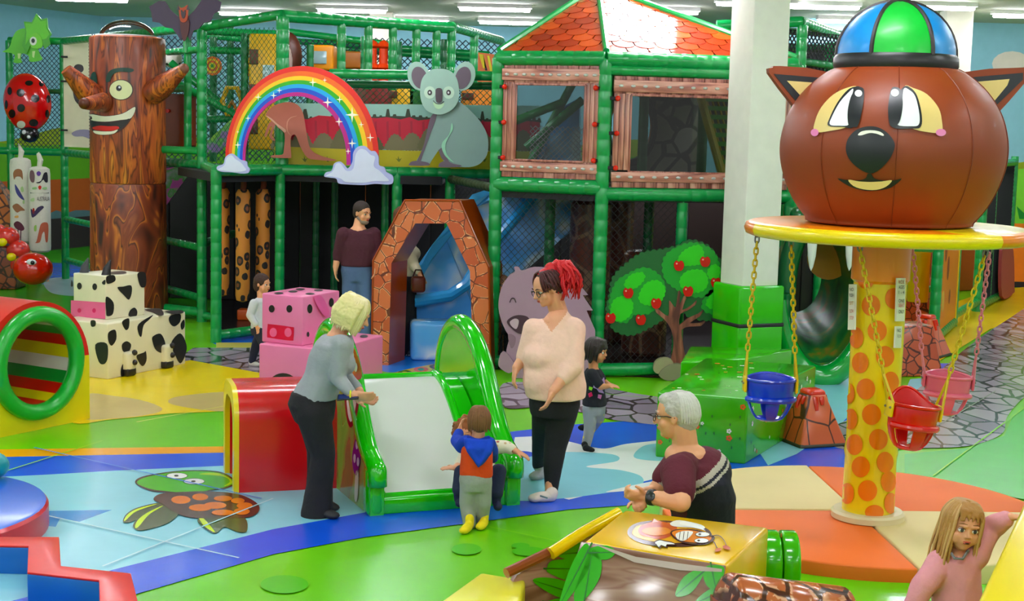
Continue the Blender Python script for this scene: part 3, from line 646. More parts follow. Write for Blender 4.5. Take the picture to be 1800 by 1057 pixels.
# ---------------- tree trunk figure
TC = V((P(226,400,19.2).x,19.2,0)); TR = .475
bark = ramp_mat('bark_print','noise',[(.30,'#3a1710'),(.37,'#84361a'),(.47,'#a04520'),(.51,'#5c2010'),(.55,'#b8561f'),(.62,'#cf6c24'),(.65,'#6a2812'),(.72,'#d98430')],(6.5,6.5,.85),.42,.1,detail=2.2,dist=1.3)
bark2 = ramp_mat('bark_grain_print','noise',[(.3,'#34150e'),(.4,'#7a3018'),(.45,'#8f3c1b'),(.49,'#cf7024'),(.51,'#4a1c10'),(.54,'#9a4420'),(.62,'#84361a'),(.7,'#b8602a')],(2.6,2.6,.9),.4,.12,detail=1.5,dist=2.2)
trunk = thing('tree_trunk_figure','tall round brown tree trunk with a cartoon face and branch arms','tree figure',(TC.x,TC.y,0))
MB().lathe([(.50,0),(.505,.04),(.49,.5),(.485,1.0),(.48,1.7),(.47,1.735)],TC,48).build('lower_drum',bark2,trunk); MB().lathe([(.47,1.74),(.482,1.77),(.475,2.6),(.478,3.55),(.47,3.585),(.44,3.6)],TC,48).build('upper_drum',bark,trunk)
MB().lathe([(.36,3.58)]+[(.36*cos(a),3.58+.24*sin(a)) for a in [i*pi/18 for i in range(9)]]+[(.002,3.82)],TC,40).build('clear_dome',glass_mat('dome_acrylic','#c9d6d2',.3),trunk)
MB().tube([(TC.x+.365*cos(a),TC.y+.365*sin(a),3.61) for a in [i*pi/18 for i in range(36)]],.012,6,closed=True).build('dome_rim',M('#bfc4c4',.3),trunk)
def arm(pts, rs, name):
    MB().tube([P(*p) for p in pts],rs,16).build(name,bark,trunk)
arm([(170,172,18.9),(150,158,18.75),(116,122,18.6)],[.16,.15,.075],'branch_arm'); arm([(268,165,18.9),(285,152,18.8),(322,122,18.7)],[.15,.15,.07],'branch_arm'); arm([(182,180,18.72),(150,182,18.35)],[.125,.075],'nose')
MB().ball(P(148,182,18.33),.072,12,8).build('nose_tip',M('#5d2a1c'),trunk); MB().ball(P(323,121,18.69),.068,12,8).build('arm_tip',M('#8a5a4a'),trunk)
ST = marched(lambda p: (p.x-TC.x)**2+(p.y-TC.y)**2 < .482**2, 18, 21)
def tp(pts,col,off=.008,nm='face_print',k=4): decal(nm,smooth_loop(pts,k) if k else pts,ST,M(col,.4),trunk,off=off,grid=5)
tp([(186,143),(190,128),(200,121),(220,119),(235,122),(230,127),(210,126),(198,132),(193,143)],'#123c30')
tp(ell(213,158,21.5,18.5),'#3a1d12',.006,k=0); tp(ell(212.5,158,20,17),'#e4e2b4',.008,k=0); tp(ell(209,155,5,5.2),'#1d1b22',.01,k=0); tp(ell(210,153.5,2,2),'#e8e8f0',.012,k=0)
tp([(158,141),(162,128),(168,128),(171,145),(168,148),(163,140)],'#123c30'); tp(ell(163,160,5.4,14),'#e4e2b4',.008,k=0); tp(ell(160.5,157,1.6,5),'#1d1b22',.01,k=0)
tp([(159,200),(185,204),(215,199),(238,187),(232,207),(215,228),(190,237),(168,235),(160,224)],'#3a1614',.006)
tp([(159,201),(185,204.5),(215,200),(237.5,188),(231,207),(212,211),(185,214),(160,211)],'#e9e2cf',.009); tp([(160,213),(185,216),(212,213),(228,209),(214,225),(200,224),(180,222),(162,223)],'#1b1413',.009)
tp([(163,224),(175,221),(190,222),(206,222),(209,226),(196,230),(178,230),(166,228)],'#d3281f',.011); tp([(164,230),(178,231),(196,231),(207,228),(200,235),(182,237),(168,235)],'#e9e2cf',.012)
# ---------------- cut-outs on the left: frilled lizard, ladybird, bat
S = vplane((-7.8,23.3),(-6.5,23.3)); t = thing('lizard_cutout','lime green frilled lizard cut-out on the top left frame corner','cut-out',(P(50,100,23.3).x,23.3,3.6)); GL = '#63c13a'
slab('body',smooth_loop([(4,91),(16,84),(22,66),(30,54),(44,50),(56,60),(72,60),(74,76),(66,82),(70,96),(74,104),(64,108),(52,108),(50,98),(38,94),(36,104),(38,110),(24,110),(26,98),(18,93)],4),S,.03,M(GL,.4),t)
slab('frill',[(46,56),(43,38),(57,39),(65,24),(74,34),(84,32),(86,50),(92,60),(87,68),(90,78),(80,86),(76,78),(60,66),(48,96),(40,80)],S,.02,M('#4fae2e',.4),t,off=.035); slab('frill_print',[(48,57),(46,41),(58,42),(65,29),(73,38),(82,36),(83,50),(88,60),(83,68),(74,70),(66,58),(54,66),(46,80)],S,.004,M('#6fd03c',.4),t,off=.04)
slab('head',smooth_loop([(54,66),(64,58),(74,66),(76,82),(66,86),(56,82)],4),S,.02,M('#7fd44a',.4),t,off=.05); slab('eye',ell(60.5,72.5,6,7.5),S,.01,M('#eef2e6'),t,off=.058); slab('pupil',ell(60.5,72,3,4),S,.006,M('#26332a'),t,off=.066)
slab('leg_print',[(31,94),(37,94),(35,103),(32,103)],S,.006,M('#cfe8a0'),t,off=.006); slab('leg_print',[(57,90),(62,90),(60,102),(57,100)],S,.006,M('#cfe8a0'),t,off=.006)
c = P(48,180,23.2); t = thing('ladybird_model','big red ladybird with black spots hanging head down on the left frame','ladybird',(c.x,c.y-.1,c.z-.6))
rr = (.37,.22,.45); Rl = Matrix.Rotation(-.12,3,'Y'); MB().ball(c,rr,32,20,rot=Rl).build('shell',M('#d8161a',.12,0,8,.6),t)
Sl = marched(lambda p: ((Rl.transposed()@(p-c)).x/rr[0])**2+((Rl.transposed()@(p-c)).y/rr[1])**2+((Rl.transposed()@(p-c)).z/rr[2])**2 < 1, 21, 26)
for x,y,a,b in ((51,146,7,4.5),(73,147,4.5,5),(17,160,4,7),(36,163,7,7),(62,173,7.5,7),(85,174,3.5,7),(11,184,2.6,8),(37,190,7,7),(21,200,6,7.5),(59,216,8,6.5),(83,200,3.4,7)): decal('spot',ell(x,y,a,b),Sl,M('#171114',.2),t,off=.006,grid=3)
decal('white_patch',ell(37,219,7.5,6.5),Sl,M('#e8e2dc',.2),t,off=.007,grid=3); decal('white_patch',ell(17,216,3.5,6),Sl,M('#e8e2dc',.2),t,off=.007,grid=3)
h = P(52,236,23.15); MB().ball(h,(.15,.12,.13),20,12).build('head',M('#17141a',.2),t); MB().ball(h+V((-.05,-.1,.03)),.035).build('eye',M('#ececf0',.2),t); MB().ball(h+V((.02,-.1,-.04)),.03).build('eye',M('#ececf0',.2),t)
S = vplane((P(265,20,18.5).x,18.6),(P(388,20,18.5).x,18.6)); t = thing('bat_cutout','dark purple bat cut-out with spread wings and orange head on the frame top','cut-out',(P(325,40,18.6).x,18.6,3.65)); 
slab('wing',[(312,28),(300,18),(290,2),(278,2),(262,12),(266,22),(268,38),(280,40),(290,48),(303,50),(312,62),(318,72),(322,60),(320,34)],S,.03,M('#42304a',.5),t)
slab('wing',[(330,30),(342,18),(352,4),(360,-10),(376,-4),(389,4),(386,18),(376,24),(370,38),(358,40),(350,50),(340,54),(334,72),(328,60),(326,34)],S,.03,M('#42304a',.5),t,off=.004)
slab('body',smooth_loop([(318,34),(332,34),(333,52),(328,68),(323,72),(319,56)],4),S,.03,M('#5a2c30',.5),t,off=.03); slab('head',smooth_loop([(314,10),(319,14),(325,13),(332,9),(332,22),(330,36),(324,40),(318,36),(316,22)],3),S,.02,M('#c24a22',.5),t,off=.045); slab('muzzle',smooth_loop([(320,22),(328,22),(326,32),(322,32)],3),S,.01,M('#3a1e22'),t,off=.055)
for x in (315,332): slab('ear',[(x-3,18),(x,8),(x+3,18)],S,.01,M('#3a2430'),t,off=.05)
for x in (321,327): slab('eye',ell(x,20,1.4,1.8),S,.006,M('#120c0c'),t,off=.06)
seg((P(326,60,18.7).x,18.7,3.4),(P(326,60,18.7).x,18.7,3.75),.03,None,'post')
# ================================================================== TOWER: plank panels and shingled roof
plank_m = [ramp_mat('plank_wood_%d'%i,'noise',[(.25,a),(.45,b),(.55,c),(.75,d)],(14,14,1.6),.35,.3,detail=2,dist=.6) for i,(a,b,c,d) in enumerate((('#5a2620','#a5614f','#c98a74','#8c4638'),('#6e3028','#bd7a66','#d9a08a','#9a5242'),('#4a1e1a','#8e4a3c','#b87462','#753429')))]
plank_h = [ramp_mat('plank_long_%d'%i,'noise',[(.25,'#6e3028'),(.45,'#b56e5c'),(.55,'#d59a86'),(.75,'#9a5242')],(1.6,1.6,16),.35,.3,detail=2,dist=.6) for i in range(1)]
screw = M('#c8c6c4',.3,metal=.3); redb = M('#e02a1c',.2); 
class Fr:
    def __init__(s, A, B, off=0):
        s.A = V((A[0],A[1],0)); d = V((B[0]-A[0],B[1]-A[1],0)); s.L = d.length; s.d = d.normalized(); s.n = V((s.d.y,-s.d.x,0)); s.A = s.A+s.n*off; s.yaw = atan2(s.d.y,s.d.x)
        s.R = Matrix((s.d, -s.n, V((0,0,1)))).transposed()
    def p(s, u, z, k=0): return s.A + s.d*u + s.n*k + V((0,0,z))
    def box(s, mb, u0, u1, z0, z1, k, th=.02, bev=.004): mb.box(s.p((u0+u1)/2,(z0+z1)/2,k),(u1-u0,th,z1-z0),rot=s.R,bev=bev); return mb
def plank_panel(lab, F, u0, u1, z0, z1, wu0, wu1, wz0, wz1, hd, foot, nscr):
    t = thing('plank_window_panel', lab, 'panel', F.p((u0+u1)/2, z0))
    def pl(a,b,c,d,m,k=0): F.box(MB(),a,b,c,d,k).build('plank', m, t)
    r = random.Random(3)
    for (a,b) in ((u0,wu0),(wu1,u1)):
        n = max(2,round((b-a)/.055)); 
        for i in range(n): pl(a+(b-a)*i/n+.002, a+(b-a)*(i+1)/n-.002, z0+foot+.06, z1-hd, plank_m[r.randrange(2)], r.uniform(0,.006))
    n = round((u1-u0)/.12)
    for i in range(n):
        a, b = u0+(u1-u0)*i/n+.002, u0+(u1-u0)*(i+1)/n-.002
        pl(a,b,z0,z0+.06,plank_m[r.randrange(3)],-.002); pl(a,b,z0+.06,wz0-.001,plank_m[r.randrange(3)],-.004); pl(a,b,wz1+.001,z1-.02,plank_m[r.randrange(3)],-.004)
        pl(a,b,z1-.03,z1+.03,plank_m[2],-.006)
    pl(u0-.01,u1+.01,z1-.13,z1-.01,plank_h[0],.02); pl(u0-.01,u1+.01,z0+.06,z0+.16,plank_h[0],.02)
    for zz in (z1-.07,z0+.11):
        for i in range(nscr):
            c = F.p(u0+(u1-u0)*(i+.5)/nscr, zz, .032); MB().ball(c,(.026,.01,.015),12,6,rot=F.R).build('screw_print',screw,t)
    for (a,b,c,d) in ((wu0-.012,wu0+.012,wz0,wz1),(wu1-.012,wu1+.012,wz0,wz1),(wu0,wu1,wz0-.012,wz0+.012),(wu0,wu1,wz1-.012,wz1+.012)): F.box(MB(),a,b,c,d,.014).build('window_trim',plank_m[2],t)
    F.box(MB(),wu0,wu1,wz0,wz1,0,th=.006,bev=0).build('window_pane',glass_mat('acrylic_pane','#c3ccca',.35),t,smooth=False)
    for zz in (z0+.2,(z0+z1)/2,z1-.2):
        for u,s_ in ((u0+.03,-1),(u1-.03,1)):
            if s_ > 0 and u1 > 1.5: continue
            F.box(MB(),min(u,u+s_*.09),max(u,u+s_*.09),zz-.018,zz+.018,.03,.015).build('strap',BK,t); MB().ball(F.p(u,zz,.045),.028,12,8).build('red_button',redb,t)
    return t
FL = Fr(LFT, MID, .02); FRr = Fr(MID, RGT, .02)
plank_panel('red-brown plank window panel on the left face of the shingled tower', FL, .07, FL.L-.05, 2.06, 3.2, .07+.15, FL.L-.2, 2.24, 3.03, .15, .12, 11)
plank_panel('long red-brown plank window panel right of the corner post', FRr, .09, FRr.L-.05, 1.99, 3.1, .27, FRr.L-.3, 2.15, 2.94, .15, .12, 15)
apex = V((P(1049,60,16.9).x, 16.9, 4.16))
roof = thing('shingled_tower_roof','glossy red shingle print pyramid roof on the green tower','roof',(apex.x,apex.y,3.35))
sh_cols = [M(h,.16,.04,2,.7) for h in ('#b03a22','#c4482c','#9c3020','#cf5a38','#a83a2a','#b84428')]
base_r = M('#7a2a1c',.16,0,2,.7)
corn = [V((LFT[0],LFT[1],3.36)),V((MID[0],MID[1],3.36)),V((RGT[0],RGT[1],3.36)),V((RBK[0],RBK[1],3.36)),V((LBK[0],LBK[1],3.36))]
for i in range(5):
    a, b = corn[i], corn[(i+1)%5]; nn = (b-a).cross(apex-a).normalized()
    MB().hull([a,b,apex],[p-nn*.02 for p in (a,b,apex)]).build('roof_sheet',base_r,roof,smooth=False,fix=True)
    MB().tube([b+V((0,0,.02)),apex+V((0,0,.02))],.035,8).build('ridge_tube',GR,roof)
    if i > 1: continue
    e = b-a; base = e.length; u = e.normalized(); up = (apex-a)-u*((apex-a).dot(u)); slope = up.length; up.normalize()
    if nn.dot(CAM-a) < 0: nn = -nn
    ua = (apex-a).dot(u); rows = 12; w = .235; rnd = random.Random(5+i)
    for r_ in range(rows-1,-1,-1):
        z0 = slope*r_/rows; z1 = slope*(r_+1.35)/rows; s = -w*(r_%2)/2-w
        while s < base+w:
            # clip the scalloped piece to the triangle
            pts = [(s+.006,z1),(s+.006,z0+.055)]+[(s+w/2-cos(k*pi/8)*(w/2-.006), z0+.055-sin(k*pi/8)*.075) for k in range(9)]+[(s+w-.006,z0+.055),(s+w-.006,z1)]
            def clip(ps, f):
                out = []
                for k in range(len(ps)):
                    p, q = ps[k], ps[(k+1)%len(ps)]; fp_, fq = f(p), f(q)
                    if fp_ >= 0: out.append(p)
                    if fp_*fq < 0: t_ = fp_/(fp_-fq); out.append((p[0]+(q[0]-p[0])*t_, p[1]+(q[1]-p[1])*t_))
                return out
            for f in (lambda p: p[1], lambda p: p[0]*slope-p[1]*ua, lambda p: (base-p[0])*slope-p[1]*(base-ua)):
                pts = clip(pts, f) if len(pts) > 2 else []
            if len(pts) > 2:
                q = []
                for p in pts:
                    if not q or math.hypot(p[0]-q[-1][0],p[1]-q[-1][1]) > .002: q.append(p)
                if len(q) > 2:
                    k0 = .004+.0035*(rows-r_)*.0+.0018; tilt = [a+u*p[0]+up*p[1]+nn*(k0+.006*(1-(p[1]-z0)/(z1-z0))) for p in q]
                    MB().hull([p-nn*.003 for p in tilt], tilt).build('shingle',sh_cols[rnd.randrange(6)],roof,smooth=False,fix=True)
            s += w
# ================================================================== MURAL FENCE, KANGAROO, KOALA, RAINBOW
S = vplane((P(480,250,18.05).x,18.05),(P(960,250,18.35).x,18.35))
t = thing('mural_fence_panel','desert print fence panel with red rocks and dark bushes behind the koala','panel',(P(680,300,18.1).x,18.1,2.02))
slab('board',[(482,181),(950,186),(950,286),(930,300),(868,306),(780,303),(620,296),(500,290),(482,276)],S,.05,M('#a9d4cb',.4),t)
rock = [(484,210),(505,212),(522,206),(540,210),(560,203),(600,206),(640,206),(662,208),(680,206),(704,210),(720,206),(735,212),(760,209),(800,213),(830,214),(870,214),(905,212),(930,213),(949,215),(949,262),(484,262)]
bush = []
rb = random.Random(2); x = 488
while x < 948:
    h = rb.choice((8,13,20,11,24,15)); w_ = rb.uniform(3,6); bush.append([(x-w_,216),(x-w_*.9,216-h*.5),(x-w_*.4,216-h),(x+w_*.4,216-h*1.02),(x+w_*.9,216-h*.5),(x+w_,216)]); x += rb.uniform(7,13)
for b_ in bush: slab('bush_print',b_,S,.003,M('#37422f'),t,off=.003+.001*rb.random())
slab('bush_print',[(484,206),(560,208),(700,204),(800,209),(949,211),(949,222),(484,222)],S,.003,M('#343e2e'),t,off=.005)
slab('rock_print',rock,S,.003,M('#cf3a4c'),t,off=.007)
for k in range(22):
    x = 490+k*21; slab('rock_shadow',[(x,214+rb.uniform(-3,3)),(x+4,213),(x+5,250),(x+1,252)],S,.002,M('#b52b40'),t,off=.0085)
x = 496
while x < 940:
    h = rb.uniform(22,36); w_ = rb.uniform(12,20); slab('scrub_print',scallop([(x-w_,262),(x-w_*.8,262-h*.5),(x-w_*.2,262-h),(x+w_*.5,262-h*.8),(x+w_,262)],2,6),S,.003,M(rb.choice(('#6f6a4a','#7c7455','#5c5a3c'))),t,off=.0105+.001*rb.random()); x += rb.uniform(28,40)
slab('ground_print',[(482,257),(600,262),(760,266),(949,266),(949,286),(930,299),(868,305),(780,302),(620,295),(500,289),(482,276)],S,.003,M('#c3b52c'),t,off=.013)
for x in (500,535,575,700,740,800,850,895): slab('grass_print',[(x,284),(x-5,278),(x-1,280),(x,274),(x+2,280),(x+6,278),(x+2,285)],S,.002,M('#6f7a24'),t,off=.016)
SK = vplane((P(460,250,17.75).x,17.75),(P(600,250,17.9).x,17.9)); KC = M('#bd7566',.45)
t = thing('kangaroo_cutout','salmon pink kangaroo cut-out leaning over under the rainbow','cut-out',(P(530,280,17.8).x,17.8,2.02))
slab('body',smooth_loop([(467,202),(478,188),(495,181),(513,180),(526,187),(533,200),(537,222),(543,255),(552,268),(570,276),(591,281),(583,283),(556,281),(540,277),(528,258),(520,238),(512,240),(511,258),(512,276),(507,278),(478,277),(479,273),(496,272),(499,262),(500,235),(488,224),(484,220),(478,238),(484,246),(480,247),(474,240),(478,222),(474,226),(468,240),(465,238),(472,218),(477,212)],3),SK,.035,KC,t)
slab('haunch_print',smooth_loop(stroke([(521,204),(511,207),(505,215),(505,230),(511,238)],[.5,1.5,2,1.5,.5]),2),SK,.004,M('#d9a08c'),t,off=.006)
slab('belly_print',smooth_loop([(467,203),(477,212),(490,224),(500,233),(502,228),(488,218),(477,208)],3),SK,.004,M('#dfb29c'),t,off=.006)
SK = vplane((P(700,250,17.6).x,17.6),(P(860,250,17.6).x,17.6)); koala = thing('koala_cutout','grey green sitting koala cut-out with big round ears on the fence','cut-out',(P(780,290,17.6).x,17.6,2.03))
KG, KL, KD = M('#8ea9a4',.4), M('#a9c9bd',.4), M('#6a5a68',.4)
slab('body',smooth_loop([(770,196),(800,178),(822,190),(845,215),(857,240),(857,268),(848,284),(835,292),(815,294),(790,292),(778,280),(774,262),(764,274),(755,288),(750,291),(730,289),(742,266),(754,240),(760,215),(762,200)],4),SK,.04,KG,koala)
slab('far_arm',smooth_loop([(757,206),(768,202),(755,240),(744,270),(739,284),(733,284),(745,255)],4),SK,.01,KD,koala,off=.008)
slab('paw',smooth_loop([(719,289),(724,284),(736,283),(752,286),(754,291),(722,291)],3),SK,.015,KD,koala,off=.02); slab('paw',smooth_loop([(771,292),(774,286),(785,283),(797,288),(812,291),(800,294),(774,294)],3),SK,.015,KD,koala,off=.02)
slab('arm_gap',smooth_loop([(772,264),(780,260),(786,278),(790,286),(780,282),(775,276)],3),SK,.01,KD,koala,off=.01)
slab('leg_highlight',smooth_loop([(794,216),(796,228),(788,242),(783,256),(786,272),(798,286),(784,276),(777,262),(778,250),(790,236)],4),SK,.006,M('#a5dcc0',.4),koala,off=.012)
for cx,cy,rt in ((736,134,-.3),(816,134,.3)): slab('ear',ell(cx,cy,19,26,rot=rt),SK,.03,KL,koala,off=.03); slab('inner_ear',ell(cx+(2 if cx<770 else -2),cy+3,13.5,20,rot=rt),SK,.01,KD,koala,off=.036)
slab('head',smooth_loop([(739,158),(743,138),(755,125),(770,121),(790,124),(802,136),(807,155),(806,175),(798,190),(782,200),(766,201),(750,194),(741,178)],4),SK,.035,KL,koala,off=.055)
for x in (756,789): slab('eye_patch',ell(x,163,10,11),SK,.006,M('#d3ecd9'),koala,off=.06); slab('eye',ell(x,163,4,4.8),SK,.006,M('#3a3038'),koala,off=.066); slab('eye_light',ell(x-.3,163,1.6,2),SK,.004,M('#f0f0f0'),koala,off=.07)
slab('nose',smooth_loop([(766,163),(767,157),(772,155),(777,157),(778,165),(777,178),(772,181),(767,178)],4),SK,.02,M('#4a3844',.3),koala,off=.075)
slab('chin_print',smooth_loop([(762,180),(772,184),(781,181),(779,188),(772,192),(765,189)],3),SK,.005,M('#c9ecc4'),koala,off=.061); slab('mouth_line',stroke(smooth_loop([(762,177),(767,182),(773,183),(777,182),(781,178)],3,False),1.1),SK,.005,M('#2e2630'),koala,off=.064)
# rainbow
SR = vplane((P(390,290,17.1).x,16.95),(P(690,290,17.3).x,16.95)); rb_t = thing('rainbow_cutout','rainbow arch cut-out with seven colours and a cloud at each foot','rainbow',(P(531,290,16.95).x,16.95,2.0))
cols = ['#dd2f28','#ea6a2a','#efc421','#43a437','#4aa5dd','#2f55c4','#b4267f']
fr_ = [0,.17,.33,.47,.60,.73,.87,1.0]
def arc(k, n=40):
    cx = 531+(520-531)*k; rx = 135+(89-135)*k; ry = 162+(109-162)*k
    return [(cx-rx*cos(pi*i/n), 278-ry*sin(pi*i/n)) for i in range(n+1)]
def inner(k,n=40): return [(x, y+ (12 if y > 275 else 0)) for x,y in arc(k,n)]
slab('back_board',inner(0)+inner(1)[::-1],SR,.03,M('#a8221c',.4),rb_t,off=-.004)
for i,c_ in enumerate(cols): slab('colour_band',inner(fr_[i])+inner(fr_[i+1])[::-1],SR,.004,M(c_,.35),rb_t,off=.002)
for x,y,s_ in ((550,145,7),(571,141,4),(454,171,6),(491,159,5),(481,168,6),(576,180,9),(597,175,6),(436,208,5),(619,202,12),(596,214,7),(635,219,5),(418,232,3),(418,255,6),(651,242,7),(619,252,8),(612,266,5)):
    st = [(x+s_*(1 if i%2==0 else .22)*cos(i*pi/4), y+s_*1.15*(1 if i%2==0 else .22)*sin(i*pi/4)) for i in range(8)]; slab('star_print',st,SR,.002,M('#f6f0e2'),rb_t,off=.0045)
def cloud(pts, hl, off): 
    slab('cloud',smooth_loop(pts,5),SR,.05,M('#b7bce6',.5),rb_t,off=off); slab('cloud_print',smooth_loop(hl,5),SR,.004,M('#d9dff4',.5),rb_t,off=off+.005)
cloud([(383,298),(384,292),(394,288),(398,276),(408,270),(418,276),(424,281),(434,284),(436,292),(440,298),(437,304),(426,305),(410,303),(392,302)],[(385,298),(396,290),(400,278),(408,273),(416,280),(424,285),(430,292),(434,299),(420,302),(395,300)],.05)
cloud([(571,310),(574,303),(584,300),(588,288),(598,284),(606,290),(612,296),(620,285),(622,268),(630,258),(642,257),(652,265),(660,266),(666,276),(667,290),(676,294),(680,302),(690,308),(692,318),(686,324),(660,323),(640,325),(612,324),(596,322),(592,314),(580,312)],[(574,309),(586,301),(592,288),(600,288),(610,300),(622,296),(626,272),(634,262),(644,264),(652,272),(660,276),(658,292),(668,300),(676,308),(684,318),(660,318),(640,321),(610,320),(600,314),(585,310)],.055)
# ================================================================== REAR SLIDE, ARCH, FLAT CHARACTERS, APPLE TREE
sky_v = ramp_mat('blue_slide_vinyl','noise',[(.2,'#3f96f2'),(.46,'#5ab0fa'),(.52,'#9ccdf8'),(.57,'#e6f2fa'),(.64,'#6cb8f8')],(1.6,1.6,1.6),.18,.6,detail=2,bump=.02)
sl = thing('blue_wave_slide','tall blue slide with sky print side boards coming down behind the stone arch','slide',(P(800,560,17.2).x,17.2,0))
path = [(915,335,18.0),(860,390,17.6),(805,450,17.2),(765,500,16.9),(735,545,16.6),(700,575,16.3)]
def ribbon(top, th_vec, name, m, thick=.06):
    a = [V(p) for p in top]; b = [p+V(th_vec) for p in a]; n = V((.25,1,0)).normalized()*thick
    MB().hull([p for p in a+b[::-1]],[p+n for p in a+b[::-1]]).build(name,m,sl,smooth=False,fix=True)
ribbon([P(p[0],p[1],p[2]) for p in ((1010,182,17.6),(985,192,17.6),(960,215,17.6),(938,290,17.4),(880,325,17.3),(830,342,17.1),(800,380,16.9),(760,430,16.7),(732,470,16.6),(705,520,16.4),(690,560,16.3),(690,582,16.3))],(0,0,-.16),'side_rim',M('#74c0ff',.12,0,3,.7))
for qs in (((938,345,17.5),(958,220,17.6),(985,190,17.6),(1018,172,17.6),(1020,330,17.6)),((1018,345,17.58),(936,338,17.5),(832,346,17.2),(780,420,16.9),(850,575,17.1),(930,470,17.4),(1000,410,17.5)),((782,416,16.9),(735,470,16.6),(705,528,16.45),(690,582,16.4),(845,575,17.0))):
    ps = [P(*p) for p in qs]; MB().hull(ps,[p+V((.02,.08,0)) for p in ps]).build('side_board',sky_v,sl,smooth=False,fix=True)
MB().tube([P(*p) for p in ((950,330,17.3),(900,390,17.1),(850,450,16.9),(820,500,16.75),(790,520,16.7),(725,530,16.45))],.07,10).build('inner_rim',M('#66b6fa',.1,0,3,.7),sl)
MB().box((P(776,556,16.3).x,16.25,.22),(.68,.3,.44),.12,bev=.05).build('landing_pad',sky_v,sl)
MB().box((P(650,590,16.6).x,16.9,.12),(.5,.4,.16),bev=.05).build('landing_step',M('#5fb0f0',.2,.1,3,.5),sl)
# stone print arch
SA0 = (P(657,640,15.75).x,15.75); arch = thing('stone_arch','orange stone print foam arch standing behind the green slide','arch',(P(765,640,15.8).x,15.8,0))
SA = vplane(SA0,(P(860,640,15.55).x,15.55)); stn = ramp_mat('arch_stone_print','voronoi',[(0,'#c4552c'),(.5,'#d06636'),(1,'#dc7a48')],(6.8,6.8,6.8),.3,.3,edge=(.022,'#6a2c1c','#f0b080'),bump=.05)
dd = V((.14,.42,0))
out = [(653,643),(656,458),(712,352),(808,353),(859,470),(862,668)]; inn = [(832,664),(826,477),(785,393),(730,393),(688,463),(683,645)]
o3 = [SA(*p)[0] for p in out]; i3 = [SA(*p)[0] for p in inn]
for q in (o3[0],o3[-1],i3[0],i3[-1]): q.z = 0
brm = vinyl('#9c421c'); 
mb = MB(); n = 6
ii = i3[::-1]
mb.add(o3+ii+[p+dd for p in o3]+[p+dd for p in ii],[],0); F_ = []; mi = []
for k in range(5):
    F_.append((k,k+1,n+k+1,n+k)); mi.append(0); F_.append((2*n+k,3*n+k,3*n+k+1,2*n+k+1)); mi.append(0)
    F_.append((k,2*n+k,2*n+k+1,k+1)); mi.append(1); F_.append((n+k,n+k+1,3*n+k+1,3*n+k)); mi.append(1)
F_ += [(0,n,3*n,2*n),(n-1,3*n-1,4*n-1,2*n-1)]; mi += [1,1]
mb.f = F_; mb.m = mi; mb.build('arch_body',[stn,brm],arch,smooth=False,fix=True)
for k in range(5): MB().tube([o3[k],o3[k+1]],.012,6).build('piping',brm,arch)
# mauve wombat board
SW = vplane((P(880,600,15.1).x,15.1),(P(1045,600,15.1).x,15.1)); t = thing('wombat_cutout','mauve smiling wombat cut-out behind the woman in the pink top','cut-out',(P(960,650,15.1).x,15.1,0)); WM = M('#a8889a',.45)
slab('body',smooth_loop([(905,665),(890,625),(895,595),(888,580),(880,560),(876,535),(882,505),(895,485),(905,478),(904,470),(912,470),(918,476),(940,470),(975,474),(1005,490)],4,False)+[(1018,500),(1034,519),(1024,519),(1042,546),(1031,546),(1046,580),(1047,610),(1043,640),(1038,668)],SW,.05,WM,t)
slab('nose',smooth_loop([(891,566),(900,557),(915,554),(930,560),(928,582),(914,587),(900,578)],4),SW,.02,M('#4a2f3c'),t,off=.01); slab('nose_print',smooth_loop([(896,566),(905,560),(912,564),(908,578),(900,574)],3),SW,.004,M('#c4a8b4'),t,off=.016)
slab('eye_line',stroke(smooth_loop([(896,532),(899,525),(904,525),(907,532)],3,False),1.6),SW,.006,M('#3a2630'),t,off=.008)
slab('paw_print',smooth_loop([(876,640),(880,622),(888,618),(900,632),(906,645),(896,655),(884,650)],4),SW,.03,WM,t,off=.04); slab('paw_print',[(893,622),(903,636),(910,655),(898,640)],SW,.01,M('#55303e'),t,off=.012)
for pts in ([(893,588),(906,592),(905,606),(898,612)],): slab('chest_print',smooth_loop(pts,3),SW,.006,M('#8d6f7e'),t,off=.006)
# giraffe print rolls in the tower base, stone wall inside tower, woven yellow slope
gir = ramp_mat('giraffe_print','voronoi',[(0,'#4a1c12'),(1,'#6a2a1a')],(4.5,4.5,3.6),.35,.3,edge=(.05,'#8f6a52'),bump=.02)
for k,(px,r,Y,z1,lab) in enumerate(((1035,.24,17.3,1.75,'brown giraffe print roll left of the tower corner post'),(1135,.26,17.0,1.2,'brown giraffe print roll behind the apple tree trunk'),(1085,.18,18.0,1.75,'brown giraffe print roll behind the apple tree crown'))):
    x = P(px,500,Y).x; t = thing('giraffe_print_roll',lab,'padded roll',(x,Y,0),'giraffe print rolls'); MB().lathe([(r-.03,0),(r,.04),(r,z1-.04),(r-.04,z1)],(x,Y,0),28).build('body',gir,t)
FB = Fr((MID[0]+.05,17.9),(RGT[0]-.2,17.9)); t = thing('stone_print_wall','grey stone print wall with an oval hole inside the tower window','wall panel',FB.p(.9,1.95))
so, si, zz_ = [], [], 2.62; uc = .42
sw_m = ramp_mat('grey_stone_print','voronoi',[(0,'#a0947f'),(.5,'#b5a890'),(1,'#bdaeaa')],(4,4,4),.5,.1,edge=(.05,'#2e2a28'),bump=.1)
outer = [(0,1.96),(.55,1.96),(1.1,1.96),(1.35,1.96),(1.35,2.62),(1.35,3.25),(.8,3.25),(0,3.25)]
n = 24; ring_i = [(uc+.27*cos(2*pi*k/n), zz_+.42*sin(2*pi*k/n)) for k in range(n)]
